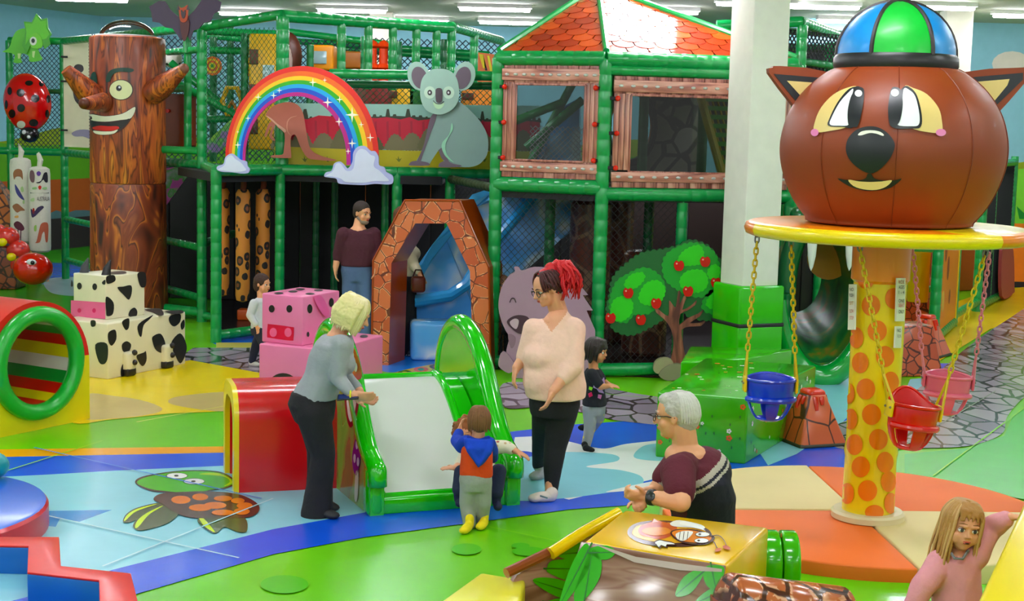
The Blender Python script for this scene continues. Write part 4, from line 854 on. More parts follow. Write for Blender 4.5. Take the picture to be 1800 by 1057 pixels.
def edge_pt(a):
    dx, dz = cos(a), sin(a); ts = []
    for lim,c_,d_ in ((0,uc,dx),(1.35,uc,dx)):
        if abs(d_) > 1e-6 and (lim-c_)/d_ > 0: ts.append((lim-c_)/d_)
    for lim in (1.96,3.25):
        if abs(dz) > 1e-6 and (lim-zz_)/dz > 0: ts.append((lim-zz_)/dz)
    q = min(ts); return (uc+dx*q, zz_+dz*q)
ring_o = [edge_pt(2*pi*k/n) for k in range(n)]
mb = MB(); vs = [FB.p(u,z,0) for u,z in ring_i]+[FB.p(u,z,0) for u,z in ring_o]+[FB.p(u,z,-.06) for u,z in ring_i]+[FB.p(u,z,-.06) for u,z in ring_o]
mb.add(vs,[f for k in range(n) for k2 in [(k+1)%n] for f in ((k,k2,n+k2,n+k),(2*n+k,3*n+k,3*n+k2,2*n+k2),(k,2*n+k,2*n+k2,k2))]); mb.build('board',sw_m,t,smooth=False,fix=True)
MB().tube([FB.p(u,z,.03) for u,z in [(uc+.28*cos(2*pi*k/n), zz_+.43*sin(2*pi*k/n)) for k in range(n)]],.045,8,closed=True).build('hole_rim',M('#2a2e36',.15,0,2,.6),t)
for u in (.12,.55,1.25): seg(FB.p(u,1.96,.3),FB.p(u,3.25,.3),.06,M('#1f7a3a',.4),'post')
t = thing('woven_climbing_slope','yellow and green woven strap slope seen through the long tower window','climbing net',(P(1275,250,17.0).x,17.0,1.95)); wy, wg = M('#c9a21c',.6), M('#4a9a2c',.6)
A_ = V((P(1225,170,17.0).x,17.0,3.1)); B_ = V((P(1275,305,16.8).x,16.8,2.0)); ex = V((.75,.1,0))
MB().tube([A_,B_],.05,10).build('edge_rail',M('#cdb01c',.4),t)
for k in range(12): MB().tube([A_+ex*(k+1)/12,B_+ex*(k+1)/12],.011,5).build('strap',wy,t)
for k in range(11): q = A_+(B_-A_)*((k+.5)/11); MB().box(q+ex*.5+V((0,-.01,0)),(.75,.02,.05),.13).build('strap',wg,t,smooth=False)
MB().hull([A_,A_+ex,B_+ex,B_],[p+V((0,.1,0)) for p in (A_,A_+ex,B_+ex,B_)]).build('backing',BK,t,smooth=False,fix=True)
# apple tree board
SP = vplane((P(1065,600,15.27).x,15.27),(P(1285,600,15.27).x,15.27)); tree = thing('apple_tree_cutout','green apple tree cut-out with red apples on the tower base','cut-out',(P(1190,660,15.27).x,15.27,.05))
slab('crown',scallop([(1067,548),(1072,520),(1078,490),(1100,466),(1130,446),(1165,440),(1190,434),(1215,424),(1245,434),(1262,455),(1282,470),(1292,500),(1290,540),(1270,562),(1240,562),(1215,558),(1190,545),(1150,570),(1110,588),(1080,580),(1074,566)],3.5,11),SP,.05,M('#1f5c2c',.45),tree)
for pts in ([(1072,535),(1082,500),(1100,485),(1130,472),(1155,482),(1168,505),(1160,530),(1140,550),(1115,552),(1100,566),(1080,560)],[(1166,460),(1180,442),(1215,428),(1250,440),(1264,470),(1262,505),(1240,520),(1215,520),(1190,508),(1170,490)],[(1235,535),(1250,512),(1285,500),(1292,520),(1290,548),(1265,552),(1242,548)]): slab('leaf_print',scallop(pts,3,11),SP,.006,M('#2a9a35',.45),tree,off=.006)
for pts in ([(1099,497),(1110,484),(1128,480),(1132,490),(1118,505),(1102,506)],[(1074,548),(1080,528),(1098,522),(1111,532),(1108,552),(1092,564),(1078,560)],[(1124,520),(1135,500),(1155,494),(1168,508),(1162,528),(1145,536),(1128,532)],[(1193,455),(1205,440),(1228,432),(1236,446),(1232,462),(1212,466),(1196,464)],[(1196,492),(1208,478),(1232,476),(1243,490),(1238,508),(1218,514),(1200,506)],[(1244,478),(1254,466),(1264,472),(1262,486),(1250,490)],[(1242,532),(1256,515),(1280,510),(1288,530),(1270,542),(1250,542)]): slab('leaf_highlight',scallop(pts,2.2,8),SP,.004,M('#45c83a',.45),tree,off=.01)
TK = ramp_mat('painted_bark','noise',[(.35,'#5a2a22'),(.5,'#8a4a38'),(.6,'#a86a52')],(9,9,1.6),.5,0,dist=1)
slab('trunk',smooth_loop([(1150,538),(1162,548),(1174,556),(1176,545),(1176,528),(1182,535),(1188,540),(1192,512),(1196,514),(1194,536),(1202,520),(1206,524),(1199,545),(1216,536),(1224,528),(1222,536),(1208,546),(1196,552),(1194,572),(1208,560),(1226,552),(1236,545),(1230,556),(1212,568),(1230,568),(1240,564),(1232,573),(1212,574),(1198,580),(1200,600),(1204,624),(1214,640),(1222,660),(1214,658),(1206,645),(1206,660),(1190,655),(1176,648),(1180,630),(1184,606),(1180,580),(1168,562),(1154,550)],2),SP,.05,TK,tree,off=.012)
for x,y in ((1073,559),(1104,515),(1126,562),(1153,533),(1193,467),(1209,512),(1239,460),(1258,497)):
    slab('apple',smooth_loop([(x-9,y-2),(x-5,y-9),(x,y-7),(x+5,y-9),(x+9,y-2),(x+6,y+7),(x,y+9),(x-6,y+7)],4),SP,.03,M('#cf1f1c',.25),tree,off=.035); slab('apple_shine',ell(x-4,y-4,1.6,1.6),SP,.004,M('#f0b0a0'),tree,off=.038)
for pts,c_ in (([(1148,650),(1150,636),(1162,628),(1178,630),(1183,642),(1172,652),(1158,656)],'#a3987c'),([(1157,658),(1164,646),(1180,638),(1200,640),(1208,654),(1196,663),(1172,667)],'#8f8670')): slab('rock',smooth_loop(pts,3),SP,.08,M(c_,.7),tree,off=.09 if c_=='#8f8670' else .07)
# crocodile mouth tunnel
cx = P(1436,560,15.6).x; croc = thing('crocodile_mouth_tunnel','dark green crocodile mouth tunnel slide with white teeth right of the white column','tunnel slide',(cx,15.9,0)); CG = M('#16a03c',.15,.1,5,.6); CD = M('#125c30',.3,.2,12,.3)
mb = MB(); n = 36; prof = [(.42,.9,0.0),(.46,.98,.0),(.48,1.0,.10),(.44,.9,.16),(.36,.72,.6),(.30,.55,1.6)]
vs = []; cz0 = .95
for rx,rz,dy in prof: vs += [V((cx+rx*cos(2*pi*j/n), 15.2+dy+.1, cz0+(rz-.1)*sin(2*pi*j/n)*.95+ .02)) for j in range(n)]
mb.add(vs,[(i*n+j,(i+1)*n+j,(i+1)*n+(j+1)%n,i*n+(j+1)%n) for i in range(len(prof)-1) for j in range(n)])
mb.build('tunnel_shell',ramp_mat('croc_swirl','noise',[(.35,'#0c4a26'),(.5,'#147a34'),(.58,'#5a7a1c'),(.66,'#9a6a1c')],(2.2,2.2,2.2),.38,.1,detail=3,dist=1),croc,ang=2)
MB().tube([V((cx+.46*cos(a), 15.25, .93+.86*sin(a))) for a in [pi*1.02+i*pi*.96/20 for i in range(21)]],[.06+.07*sin(i/20*pi) for i in range(21)],12).build('lower_lip',CG,croc)
mb = MB(); mb.tube([V((cx+.42*cos(a), 15.2, 1.02+.80*sin(a))) for a in [-.1+i*(pi+.2)/20 for i in range(21)]],.11,12); mb.ball((cx,15.25,1.75),(.36,.25,.14)); 
for k in range(7): mb.ball((cx-.33+.11*k,15.22,1.82-.03*abs(k-3)),(.09,.14,.12),10,8)
blob('upper_jaw',mb,CD,croc,.03,3)
for px,py in ((1427,447),(1494,447)): c = P(px,py,15.0); MB().lathe([(.045,.17),(.05,.1),(.042,-.02),(.02,-.13),(.002,-.17)][::-1],c,14).build('tooth',M('#e6e6e0',.3),croc)
MB().lathe([(.24,0),(.24,.02)],(cx+.2,16.1,1.25),24,axis=(0,-1,0)).build('back_plate',M('#d9901c',.4),croc)
# caterpillar toy, brown block below it
cat = thing('caterpillar_toy','red spotted caterpillar on the far left with a round red head','toy',(P(30,470,21.5).x,21.5,0)); sp_r = ramp_mat('red_spotted','spots',[(0,'#6a5a7a'),(.3,'#cf2f26')],(9,9,9),.2,.4)
for px,py,r in ((-6,408,.13),(14,417,.15),(32,440,.15),(36,466,.13)): MB().ball(P(px,py,21.6),(r*1.15,r,r)).build('body_segment',sp_r,cat)
c = P(58,473,21.0); c.z = max(c.z,.28); MB().ball(c,(.28,.26,.235),24,16).build('head',M('#d3281f',.15,0,4,.5),cat); MB().ball(c+V((.05,-.22,.12)),(.07,.04,.045)).build('eye',M('#eeeef0',.2),cat); MB().ball(c+V((.075,-.25,.115)),(.03,.02,.03)).build('pupil',M('#15151c',.2),cat)
for px,py in ((4,426),(20,452)): MB().ball(P(px,py,21.35),(.07,.05,.06)).build('foot',M('#e6cf2a',.2),cat)
t = thing('brown_stone_print_block','brown stone print block under the caterpillar at the left edge','block',(P(0,480,21.8).x,21.9,0)); MB().box((P(0,480,21.9).x,21.95,.32),(.6,.5,.64),bev=.03).build('body',ramp_mat('brown_stone','voronoi',[(0,'#7a2f1c'),(1,'#9a4a2a')],(9,9,9),.3,.2,edge=(.06,'#35120c')),t)
t = thing('brown_ramp_wedge','brown and orange stone print wedge behind the caterpillar at the left edge','wedge',(P(-10,400,22.6).x,22.6,0)); x0 = P(-30,400,22.8).x; MB().hull([V((x0,22.7,0)),V((x0+.95,22.7,0)),V((x0+.35,22.7,1.4)),V((x0,22.7,1.8))],[V((x0,23.0,0)),V((x0+.95,23.0,0)),V((x0+.35,23.0,1.4)),V((x0,23.0,1.8))]).build('body',ramp_mat('orange_stone','voronoi',[(0,'#a5501c'),(1,'#c9702a')],(7,7,7),.3,.2,edge=(.06,'#4a1c10')),t,smooth=False,fix=True)
# orange block on the dark floor, right-hand giraffe door, volcano blocks, mauve board
q = G(435,562); t = thing('orange_foam_block','small orange foam block on the dark floor inside the front box','block',(q.x,q.y,0)); MB().box((q.x,q.y,.07),(.24,.2,.14),bev=.02).build('body',M('#c9521c',.4),t)
SD = vplane(d0,d1); t = thing('giraffe_door_panel','orange giraffe print door panel beside the yellow floor on the right','door panel',((d0[0]+d1[0])/2,(d0[1]+d1[1])/2,.12)); FD = Fr(d0,d1)
FD.box(MB(),.1,FD.L-.08,.14,1.92,.02,.03).build('board',M('#e08a48',.4),t); FD.box(MB(),FD.L-.1,FD.L-.06,.1,1.95,.03,.04).build('edge_strip',M('#e0c02a',.4),t)
for s_,z,r1,r2,c_ in ((.5,1.2,.12,.2,'#8a3a1c'),(.8,.9,.1,.16,'#7a3018'),(.6,1.55,.08,.12,'#d9d0c0'),(.9,1.4,.08,.1,'#8a4424'),(.45,.5,.12,.14,'#d9b060'),(1.1,.5,.08,.1,'#8a4424'),(1.0,1.7,.07,.1,'#c9522a')): MB().ball(FD.p(s_,z,.036),(r1,.006,r2),14,8,rot=FD.R).build('giraffe_patch',M(c_),t)
q = P(1620,400,19.6); t = thing('yellow_padded_post','yellow padded post with a black strap behind the swing carousel','post',(q.x,19.6,0)); MB().lathe([(.13,.4),(.14,.45),(.14,2.2),(.12,2.25)],(q.x,19.6,0),20).build('pad',M('#e0b81e',.3),t); MB().lathe([(.142,1.28),(.146,1.3),(.142,1.34)],(q.x,19.6,0),20).build('strap',BK,t)
red_stone = ramp_mat('red_stone_print','voronoi',[(0,'#b0482a'),(1,'#c65c36')],(9,9,9),.3,.3,edge=(.035,'#4a1a10'),bump=.1)
def frustum(c, w0, w1, h, yaw, m, name, t, lean=(0,0)):
    R = Matrix.Rotation(yaw,3,'Z'); c = V(c); k = [(-1,-1),(1,-1),(1,1),(-1,1)]
    return MB().hull([c+R@V((a*w0,b*w0,0)) for a,b in k],[c+R@V((a*w1+lean[0],b*w1+lean[1],h)) for a,b in k],bev=.025).build(name,m,t,fix=True)
lava = M('#d9331c',.2,.1,4,.4); volc = ramp_mat('volcano_print','voronoi',[(0,'#cf5526'),(1,'#e06c34')],(4.2,4.2,3.4),.3,.3,edge=(.018,'#4a1c14'),bump=.02)
def volcano(px, py, s_, lab, yaw=.5):
    c = G(px,py); t = thing('volcano_block',lab,'volcano block',c,'orange volcano foam blocks')
    frustum(c,.215*s_,.075*s_,.40*s_,yaw,volc,'body',t); frustum(c+V((0,0,.385*s_)),.085*s_,.07*s_,.045*s_,yaw,lava,'lava_top',t)
    frustum(c+V((0,0,.0)),.222*s_,.212*s_,.035*s_,yaw,M('#2a2a16',.5),'scorched_base',t)
    for k in range(4):
        a = yaw+k*pi/2-pi/2; d_ = V((cos(a),sin(a),0)); sd = V((-sin(a),cos(a),0))
        for j,(o_,l_) in enumerate(((-.03,.1),(.03,.06))):
            q0 = c+d_*(.085*s_)+sd*o_+V((0,0,.375*s_)); q1 = c+d_*((.085+l_*.35)*s_)+sd*o_+V((0,0,(.375-l_)*s_)); MB().tube([q0,(q0+q1)/2+d_*.004,q1],[.022*s_,.02*s_,.014*s_],8).build('lava_drip',lava,t)
volcano(1424,778,1.08,'orange volcano foam block in front of the flowered green box',.35)
volcano(1625,625,1.15,'orange volcano foam block farther back beside the red stone block',.9)
c = G(1592,655); t = thing('red_stone_block','red stone print wedge block just right of the spotted column','block',c); frustum(c,.3,.2,.55,.2,red_stone,'body',t)
c = G(1600,565); t = thing('red_stone_pyramid','dark red stone print pyramid block at the foot of the yellow post','block',c); frustum(c,.34,.16,.75,.2,red_stone,'body',t)
F3 = Fr(d2,d3); t = thing('pink_cactus_board','pink patterned rounded board on the far right cage','board',F3.p(1.6,.3)); S3 = vplane(d2,d3); slab('board',smooth_loop([(1748,520),(1748,440),(1757,428),(1768,440),(1770,500),(1768,515)],4),S3,.05,M('#b05a5c',.5),t,off=.12)
# ================================================================== WHITE COLUMN, FLOWERED GREEN BOX
cb = G(1310,683); CYw = cb.y+.1
colp = P(1322,400,CYw)
o = MB().box((colp.x,CYw+.05,CEIL/2),(.42,.42,CEIL),.42,bev=.012).build('trim_2',M('#e6e3da',.55),None); tag(o,kind='structure')
Rc = Matrix.Rotation(.42,3,'Z'); t = thing('column_padding','bright green padding strapped around the base of the white column','padding',(colp.x,CYw+.05,0)); gp = M('#3fb82c',.2,.06,4,.5)
for a,b in ((0,.26),(.262,.66),(.662,1.06)): MB().box((colp.x,CYw+.05,(a+b)/2),(.53,.53,b-a),.42,bev=.03).build('pad',gp,t)
MB().box((colp.x,CYw+.05,.66),(.538,.538,.04),.42,bev=.012).build('strap',M('#1d1c1e',.5),t)
# flowered box
fg = M('#46b02a',.16,.05,3,.4); A,B,C_,D = [V(p) for p in ((1.17,11.56,0),(1.86,11.38,0),(2.74,13.1,0),(1.78,13.4,0))]
t = thing('flowered_green_box','big glossy green foam box with tiny flower prints right of the grey-haired man','foam box',(1.86,12.2,0)); hz = V((0,0,.53))
MB().hull([A,B,C_,D],[p+hz for p in (A,B,C_,D)],bev=.02).build('body',fg,t,fix=True)
A2,B2,C2,D2 = [V(p) for p in ((1.55,13.32,0),(2.2,13.6,0),(2.75,14.3,0),(1.75,14.3,0))]
t2 = thing('green_step_box','plain green foam step box behind the flowered box beside the column','foam box',(2.1,13.8,0)); MB().hull([A2,B2,C2,D2],[p+V((0,0,.5)) for p in (A2,B2,C2,D2)],bev=.02).build('body',fg,t2,fix=True)
rf = random.Random(11); faces = [(A,B,V((0,0,.5)),V((0,-1,0))),(B,C_,V((0,0,.5)),V((.89,-.45,0))),(A+hz,B+hz,D-A,V((0,0,1)))]
for (p,q,w,n_) in faces:
    d_ = q-p
    for k in range(26 if n_.z < .5 else 34):
        u, v = rf.uniform(.05,.95), rf.uniform(.08,.92); c = p+d_*u+w*v+n_*.004
        if n_.z > .5: c.z = .534
        e1 = d_.normalized(); e2 = w.normalized(); kind = rf.random()
        if kind < .45: MB().add([c+e1*.006*cos(a)+e2*.014*sin(a)+n_*.0 for a in [i*pi/3 for i in range(6)]],[tuple(range(6))]).build('leaf_fleck',M('#1f6a1e',.3),t,smooth=False)
        else:
            col = '#f0ece0' if kind < .8 else '#e2632a'; mb = MB(); r_ = rf.uniform(.008,.017)
            for j in range(5): a = j*2*pi/5; o_ = e1*cos(a)*r_+e2*sin(a)*r_; mb.add([c+o_+e1*r_*.7*cos(b)+e2*r_*.7*sin(b) for b in [i*pi/3 for i in range(6)]],[tuple(range(6))])
            mb.build('flower_print',M(col,.3),t,smooth=False)
# ================================================================== LEFT FOREGROUND FOAM
RED, YEL, GRN, BLU = M('#d8221f',.3,.05,3,.25), M('#ecd018',.3,.05,3,.25), M('#2aa33c',.3,.05,3,.25), M('#2f6fd0',.3,.05,3,.25)
# ring tunnel: axis n
n_ = V((.86,-.51,0)); s_ = V((.51,.86,0)); c0_ = G(158,737)-s_*.0
tun = thing('ring_mouth_tunnel','red arched foam tunnel on a yellow base with a green ring mouth','foam tunnel',G(100,760)); Wd = 1.14; Lt = 1.7; zb = .5
cen = c0_ - s_*(Wd/2)
def q3(u,z,k=0): return cen+s_*u+V((0,0,z))-n_*k
hole_z, hr = .56, .36; N_ = 40
def prof_out(a):        # outer boundary of the face: arch on a box
    dx, dz = cos(a), sin(a)
    if dz >= 0 and True:
        # arch centre at zb .. intersection with circle radius Wd/2 centred (0,zb)
        bq = dz*(hole_z-zb); cq = (hole_z-zb)**2-(Wd/2)**2; r_ = -bq+sqrt(bq*bq-cq); return (dx*r_, hole_z+dz*r_)
    r_ = min((Wd/2)/abs(dx) if abs(dx)>1e-6 else 9, hole_z/abs(dz)); return (dx*r_, hole_z+dz*r_)
def ring_face(a0, a1, k, name, mat, extra=[]):
    mb = MB(); m = 24; A_ = [a0+(a1-a0)*i/m for i in range(m+1)]
    for e in extra: 
        if a0 < e < a1: A_.append(e)
    A_.sort(); m = len(A_); po = [prof_out(a) for a in A_]; pi_ = [(hr*cos(a), hole_z+hr*sin(a)) for a in A_]
    vs = [q3(u,z,0) for u,z in po]+[q3(u,z,0) for u,z in pi_]+[q3(u,z,k) for u,z in po]+[q3(u,z,k) for u,z in pi_]
    fs = []
    for i in range(m-1): fs += [(i,i+1,m+i+1,m+i),(2*m+i,3*m+i,3*m+i+1,2*m+i+1),(i,2*m+i,2*m+i+1,i+1),(m+i,m+i+1,3*m+i+1,3*m+i)]
    fs += [(0,m,3*m,2*m),(m-1,3*m-1,4*m-1,2*m-1)]
    return mb.add(vs,fs).build(name,mat,tun,fix=True,ang=.5)
ring_face(0,pi,Lt,'red_arch',RED)
ca = atan2(hole_z, Wd/2); ring_face(-pi,0,Lt,'yellow_base',YEL,[-ca,-pi+ca])
rg = [q3(hr*1.13*cos(a),hole_z+hr*1.13*sin(a),-.02) for a in [i*2*pi/40 for i in range(40)]]
MB().tube(rg,.068,14,closed=True).build('ring',GRN,tun,ang=3)
sc = ['#d9c81e','#d8d4cc','#1f8a35','#c9201c','#d9c81e','#d8d4cc','#1f8a35','#c9201c','#d9c81e','#c9201c']
for sgn in (-1,1):
    for k in range(10):     # coloured bands of the lining
        a0 = pi/2 - sgn*k*pi/10; a1 = pi/2 - sgn*(k+1)*pi/10; m = 4; mb = MB()
        ps = [(.352*cos(a0+(a1-a0)*i/m), hole_z+.352*sin(a0+(a1-a0)*i/m)) for i in range(m+1)]
        mb.add([q3(u,z,.0) for u,z in ps]+[q3(u,z,Lt) for u,z in ps],[(i,i+1,m+2+i,m+1+i) for i in range(m)]); mb.build('lining_band',M(sc[k],.3),tun)
q = (q3(0,0,Lt+.05)); 
# cow boxes
def boxfr(c, yaw, L_, W_, h, z0=0):
    """front vertical edge at c; long side runs along yaw, the end face along yaw+90"""
    d_ = V((cos(yaw),sin(yaw),0)); e_ = V((-sin(yaw),cos(yaw),0)); c = V(c)
    b = [c,c+d_*L_,c+d_*L_+e_*W_,c+e_*W_]; b = [V((p.x,p.y,z0)) for p in b]; return b, [p+V((0,0,h)) for p in b], d_, e_
cowm = M('#e3ddc2',.35,.1,5,.15); blk = M('#1a181c',.35)
b,tp_,d_,e_ = boxfr(G(190,668), radians(63.5), 1.19, .62, .56); c = (b[0]+b[2])/2
t = thing('cow_body_box','long cream foam box with black cow patches and stub legs','foam box',c); MB().hull(b,tp_,bev=.015).build('body',cowm,t,fix=True)
SC1 = vplane(b[0],b[1]); SC0 = vplane(b[0],b[3]); STp = hplane(.56)
for pts in ([(190,585),(202,580),(204,596),(196,608),(190,600)],[(214,606),(222,600),(230,606),(226,618),(216,618)],[(243,570),(268,554),(262,562),(252,572),(248,592),(243,586)],[(214,566),(226,560),(226,576),(220,580)],[(268,592),(282,587),(290,604),(286,620),(274,616),(268,602)],[(298,556),(316,552),(316,566),(306,574),(298,568)],[(300,604),(316,586),(327,605),(326,622),(317,639),(308,626)],[(317,570),(323,562),(324,574),(319,580)],[(240,625),(252,620),(256,618),(257,634),(250,644),(242,634)],[(212,650),(216,640),(222,648),(228,658),(214,664)]): decal('cow_patch',smooth_loop(pts,4),SC1,blk,t,off=.004)
for pts in ([(168,606),(188,604),(190,628),(184,640),(174,636)],[(160,564),(168,564),(168,573),(161,574)]): decal('cow_patch',smooth_loop(pts,4),SC0,blk,t,off=.004)
for pts in ([(255,545),(280,543),(288,552),(282,556),(268,550)],[(290,548),(318,546),(322,551),(305,553)]): decal('cow_patch',smooth_loop(pts,4),STp,blk,t,off=.004)
for s0 in (.28,.86):
    q = b[0]+d_*s0-e_*.0; MB().box((q.x,q.y,.15),(.13,.13,.2),radians(63.5),bev=.03).build('leg',cowm,t); MB().box((q.x,q.y,.045),(.135,.135,.08),radians(63.5),bev=.02).build('hoof',blk,t)
    for z in (.14,.24): MB().ball(q-e_*.07+V((0,0,z))+d_*.03,(.03,.03,.03),8,6).build('leg_spot',blk,t)
c1 = G(186,562.5,.56); b,tp_,d_,e_ = boxfr(c1, radians(58), .53, .47, .44, .56)
t = thing('cow_head_box','smaller cow print foam box with eyes, pink muzzle and horns','foam box',((b[0]+b[2])/2).to_tuple()); MB().hull(b,tp_,bev=.012).build('body',cowm,t,fix=True)
S1 = vplane(b[0],b[1]); S0 = vplane(b[0],b[3])
for pts in ([(206,506),(216,504),(230,502),(231,516),(226,527),(218,520)],[(187,486),(200,484),(202,494),(188,499)],[(242,480),(255,480),(256,502),(248,505),(243,494)],[(186,522),(199,532),(198,552),(188,556),(186,548)],[(228,546),(236,541),(241,548),(238,557),(226,556)]): decal('cow_patch',smooth_loop(pts,4),S1,blk,t,off=.004)
for x in (140,167): decal('eye',ell(x,503+(x-140)*.05,4.2,6),S0,blk,t,off=.004)
decal('muzzle',[(125,528),(185.5,532),(185.5,561),(125,556)],S0,M('#e87aa0',.35),t,off=.003); 
for x in (140,166): decal('nostril',ell(x,546,3.2,4),S0,M('#d8306a',.35),t,off=.005)
decal('cow_patch',smooth_loop([(180,496),(185.5,492),(185.5,500),(181,500)],3),S0,blk,t,off=.004); decal('cow_patch',smooth_loop([(125,500),(127,492),(129,502),(126,504)],3),S0,blk,t,off=.004)
decal('cow_patch',smooth_loop([(190,480),(215,477),(222,481),(200,483)],4),hplane(1.0),blk,t,off=.004)
for px,sy in ((182,.1),(147,.42)):
    q = P(px,482,1) ; q = (b[0]+e_*sy+d_*.1); q.z = 1.0; MB().tube([q+V((0,0,-.01)),q+V((.01,0,.06)),q+V((.045,0,.15))],[.05,.04,.008],12).build('horn',M('#3a3a40',.5) if sy > .3 else blk,t)
# pig boxes
pk = M('#ec8cb4',.35,.06,4,.15); pkd = M('#e0508c',.35)
b,tp_,d_,e_ = boxfr(G(548,734), radians(64), 1.25, .62, .64)
b2 = b; t = thing('pig_body_box','long pink foam box with black dots under the pig head box','foam box',(b[0]+b[2])/2)
# the body lies across behind the red tunnel
y1 = 12.75; L0, R0_ = P(455,600,y1+.25), P(672,600,y1+.9)
bb = [V((L0.x,y1+.25,0)),V((P(575,700,y1-.02).x,y1-.02,0)),V((P(673,640,y1+.95).x,y1+.95,0)),V((P(560,640,y1+1.2).x,y1+1.25,0))]
MB().hull(bb,[p+V((0,0,.62)) for p in bb],bev=.015).build('body',pk,t,fix=True)
S0 = vplane(bb[0],bb[1]); S1 = vplane(bb[1],bb[2])
decal('leg_gap',[(466,700),(466,686)]+[(498+31*cos(a),690-34*sin(a)) for a in [pi-i*pi/16 for i in range(17)]]+[(530,700)],S0,M('#1c1416',.6),t,off=.004)
decal('dot',ell(633,668,7,16),S1,blk,t,off=.004)
for e in [(640,592,7,2.5),(605,596,6,2)]: decal('dot',ell(*e),hplane(.62),blk,t,off=.004)
hb = [G(460,601,.62),G(532,609,.62)]; dv = (hb[1]-hb[0]); ev = V((-dv.y,dv.x,0)).normalized()
hb = [hb[0],hb[1],hb[1]+ev*.62+V((.0,0,0)),hb[0]+ev*.62]; k = P(595,595,hb[2].y).x-hb[2].x; hb[2].x += k*.85; hb[3].x += k*.85
for p in hb: p.z = .62
t = thing('pig_head_box','pink foam box with pig face, red snout and ear flap','foam box',(hb[0]+hb[2])/2); MB().hull(hb,[p+V((0,0,.44)) for p in hb],bev=.012).build('body',pk,t,fix=True)
S0 = vplane(hb[0],hb[1]); S1 = vplane(hb[1],hb[2])
for x in (478,509): decal('eye',ell(x,543,5.2,6.6),S0,blk,t,off=.004)
decal('snout',smooth_loop([(471,572),(475,570),(513,575),(517,578),(516,596),(512,599),(475,594),(470,591)],3),S0,M('#e01a44',.3),t,off=.004)
for x in (481,507): decal('nostril',ell(x,584.5,6.5,8),S0,M('#f07aa0',.3),t,off=.006)
for x,y,a,b_ in ((544,543,4.5,8),(582,532,4.2,8),(541,588,2.2,4.5)): decal('dot',ell(x,y,a,b_),S1,blk,t,off=.004)
for x,y in ((490,516),(515,513),(545,517),(528,509),(560,511)): decal('dot',ell(x,y,8,1.8),hplane(1.06),blk,t,off=.003)
decal('ear_flap',smooth_loop([(549,523),(562,520),(575,545),(572,557),(564,552),(556,540)],3),S1,M('#f07ab0',.3),t,off=.02)
# red round-top tunnel with yellow end
c = G(420,868); yaw = radians(17); d_ = V((cos(yaw),sin(yaw),0)); e_ = V((-sin(yaw),cos(yaw),0)); Lr, Wr, hh = .80, .70, .73
t = thing('red_foam_tunnel','red round-topped foam tunnel with yellow end frame beside the grandmother','foam tunnel',c+d_*.4+e_*.35)
def rprof(inset=0, z0=0.0):
    w = Wr-2*inset; r_ = .22-inset*.4; top = hh-inset; ps = [(inset,z0)]
    ps += [(inset+r_-r_*cos(a), top-r_+r_*sin(a)) for a in [i*pi/2/8 for i in range(9)]]; ps += [(inset+w-r_+r_*sin(a), top-r_+r_*cos(a)) for a in [i*pi/2/8 for i in range(9)]]; ps.append((inset+w,z0)); return ps
def shell(u0,u1,ins,mat,name,inner=.12):
    o_, i_ = rprof(ins), rprof(inner); m = len(o_); pt = lambda u,p: c+d_*u+e_*p[0]+V((0,0,p[1]))
    vs = [pt(u0,p) for p in o_]+[pt(u0,p) for p in i_]+[pt(u1,p) for p in o_]+[pt(u1,p) for p in i_]; fs = []
    for i in range(m-1): fs += [(i,i+1,m+i+1,m+i),(2*m+i,3*m+i,3*m+i+1,2*m+i+1),(i,2*m+i,2*m+i+1,i+1),(m+i,m+i+1,3*m+i+1,3*m+i)]
    fs += [(0,m,3*m,2*m),(m-1,3*m-1,4*m-1,2*m-1)]; MB().add(vs,fs).build(name,mat,t,fix=True,ang=.5)
shell(.0,Lr,0,M('#cf1c22',.25,.08,2.5,.35),'red_body'); shell(-.035,0,.0,YEL,'yellow_end',.1); shell(Lr,Lr+.025,0,YEL,'yellow_edge',.1)
MB().hull([c+d_*.04+e_*.1,c+d_*.75+e_*.1,c+d_*.75+e_*.6,c+d_*.04+e_*.6],[p+V((0,0,.04)) for p in (c+d_*.04+e_*.1,c+d_*.75+e_*.1,c+d_*.75+e_*.6,c+d_*.04+e_*.6)]).build('floor_pad',YEL,t,smooth=False,fix=True)
# round blue and red foam disc, zigzag beam, teal ball
t = thing('round_foam_disc','round foam disc, blue on top and red round the side','foam disc',(0,0,0))
q = G(76,900,.17); cc = V((q.x-1.02,q.y+.02,0)); t.location = cc; WL[t] = cc
MB().lathe([(1.0,0),(1.0,.145),(.985,.165)],cc,64).build('red_side',M('#d0202c',.3,.05,3,.25),t); MB().lathe([(.01,.172),(.96,.172),(.985,.165),(.99,.14)][::-1],cc,64).build('blue_top',M('#3a6ad8',.3,.05,3,.25),t)
q = G(-12,842,.17); t = thing('teal_foam_ball','teal foam ball lying on the blue disc at the left edge','foam ball',(q.x,q.y,.17)); MB().ball((q.x,q.y,.17+.09),(.105,.105,.09),20,12).build('ball',M('#1f8f9a',.35),t)
zt = .17; outer = [(-120,944),(104,944),(107,995),(230,1008),(246,1072),(330,1080),(335,1130)]; innr = [(170,1130),(176,1088),(174,1020),(48,1006),(50,960),(-120,952+4)]
t = thing('zigzag_foam_beam','zigzag foam balance beam, red on top with blue sides','foam beam',G(140,1010))
pt = [G(x,y,zt) for x,y in outer+innr]; vs2 = [V((p.x,p.y)) for p in pt]; n = len(pt)
MB().hull([V((p.x,p.y,0)) for p in pt],[V((p.x,p.y,zt-.012)) for p in pt],bev=.006).build('blue_core',M('#1f6ac0',.3,.05,3,.25),t,fix=True)
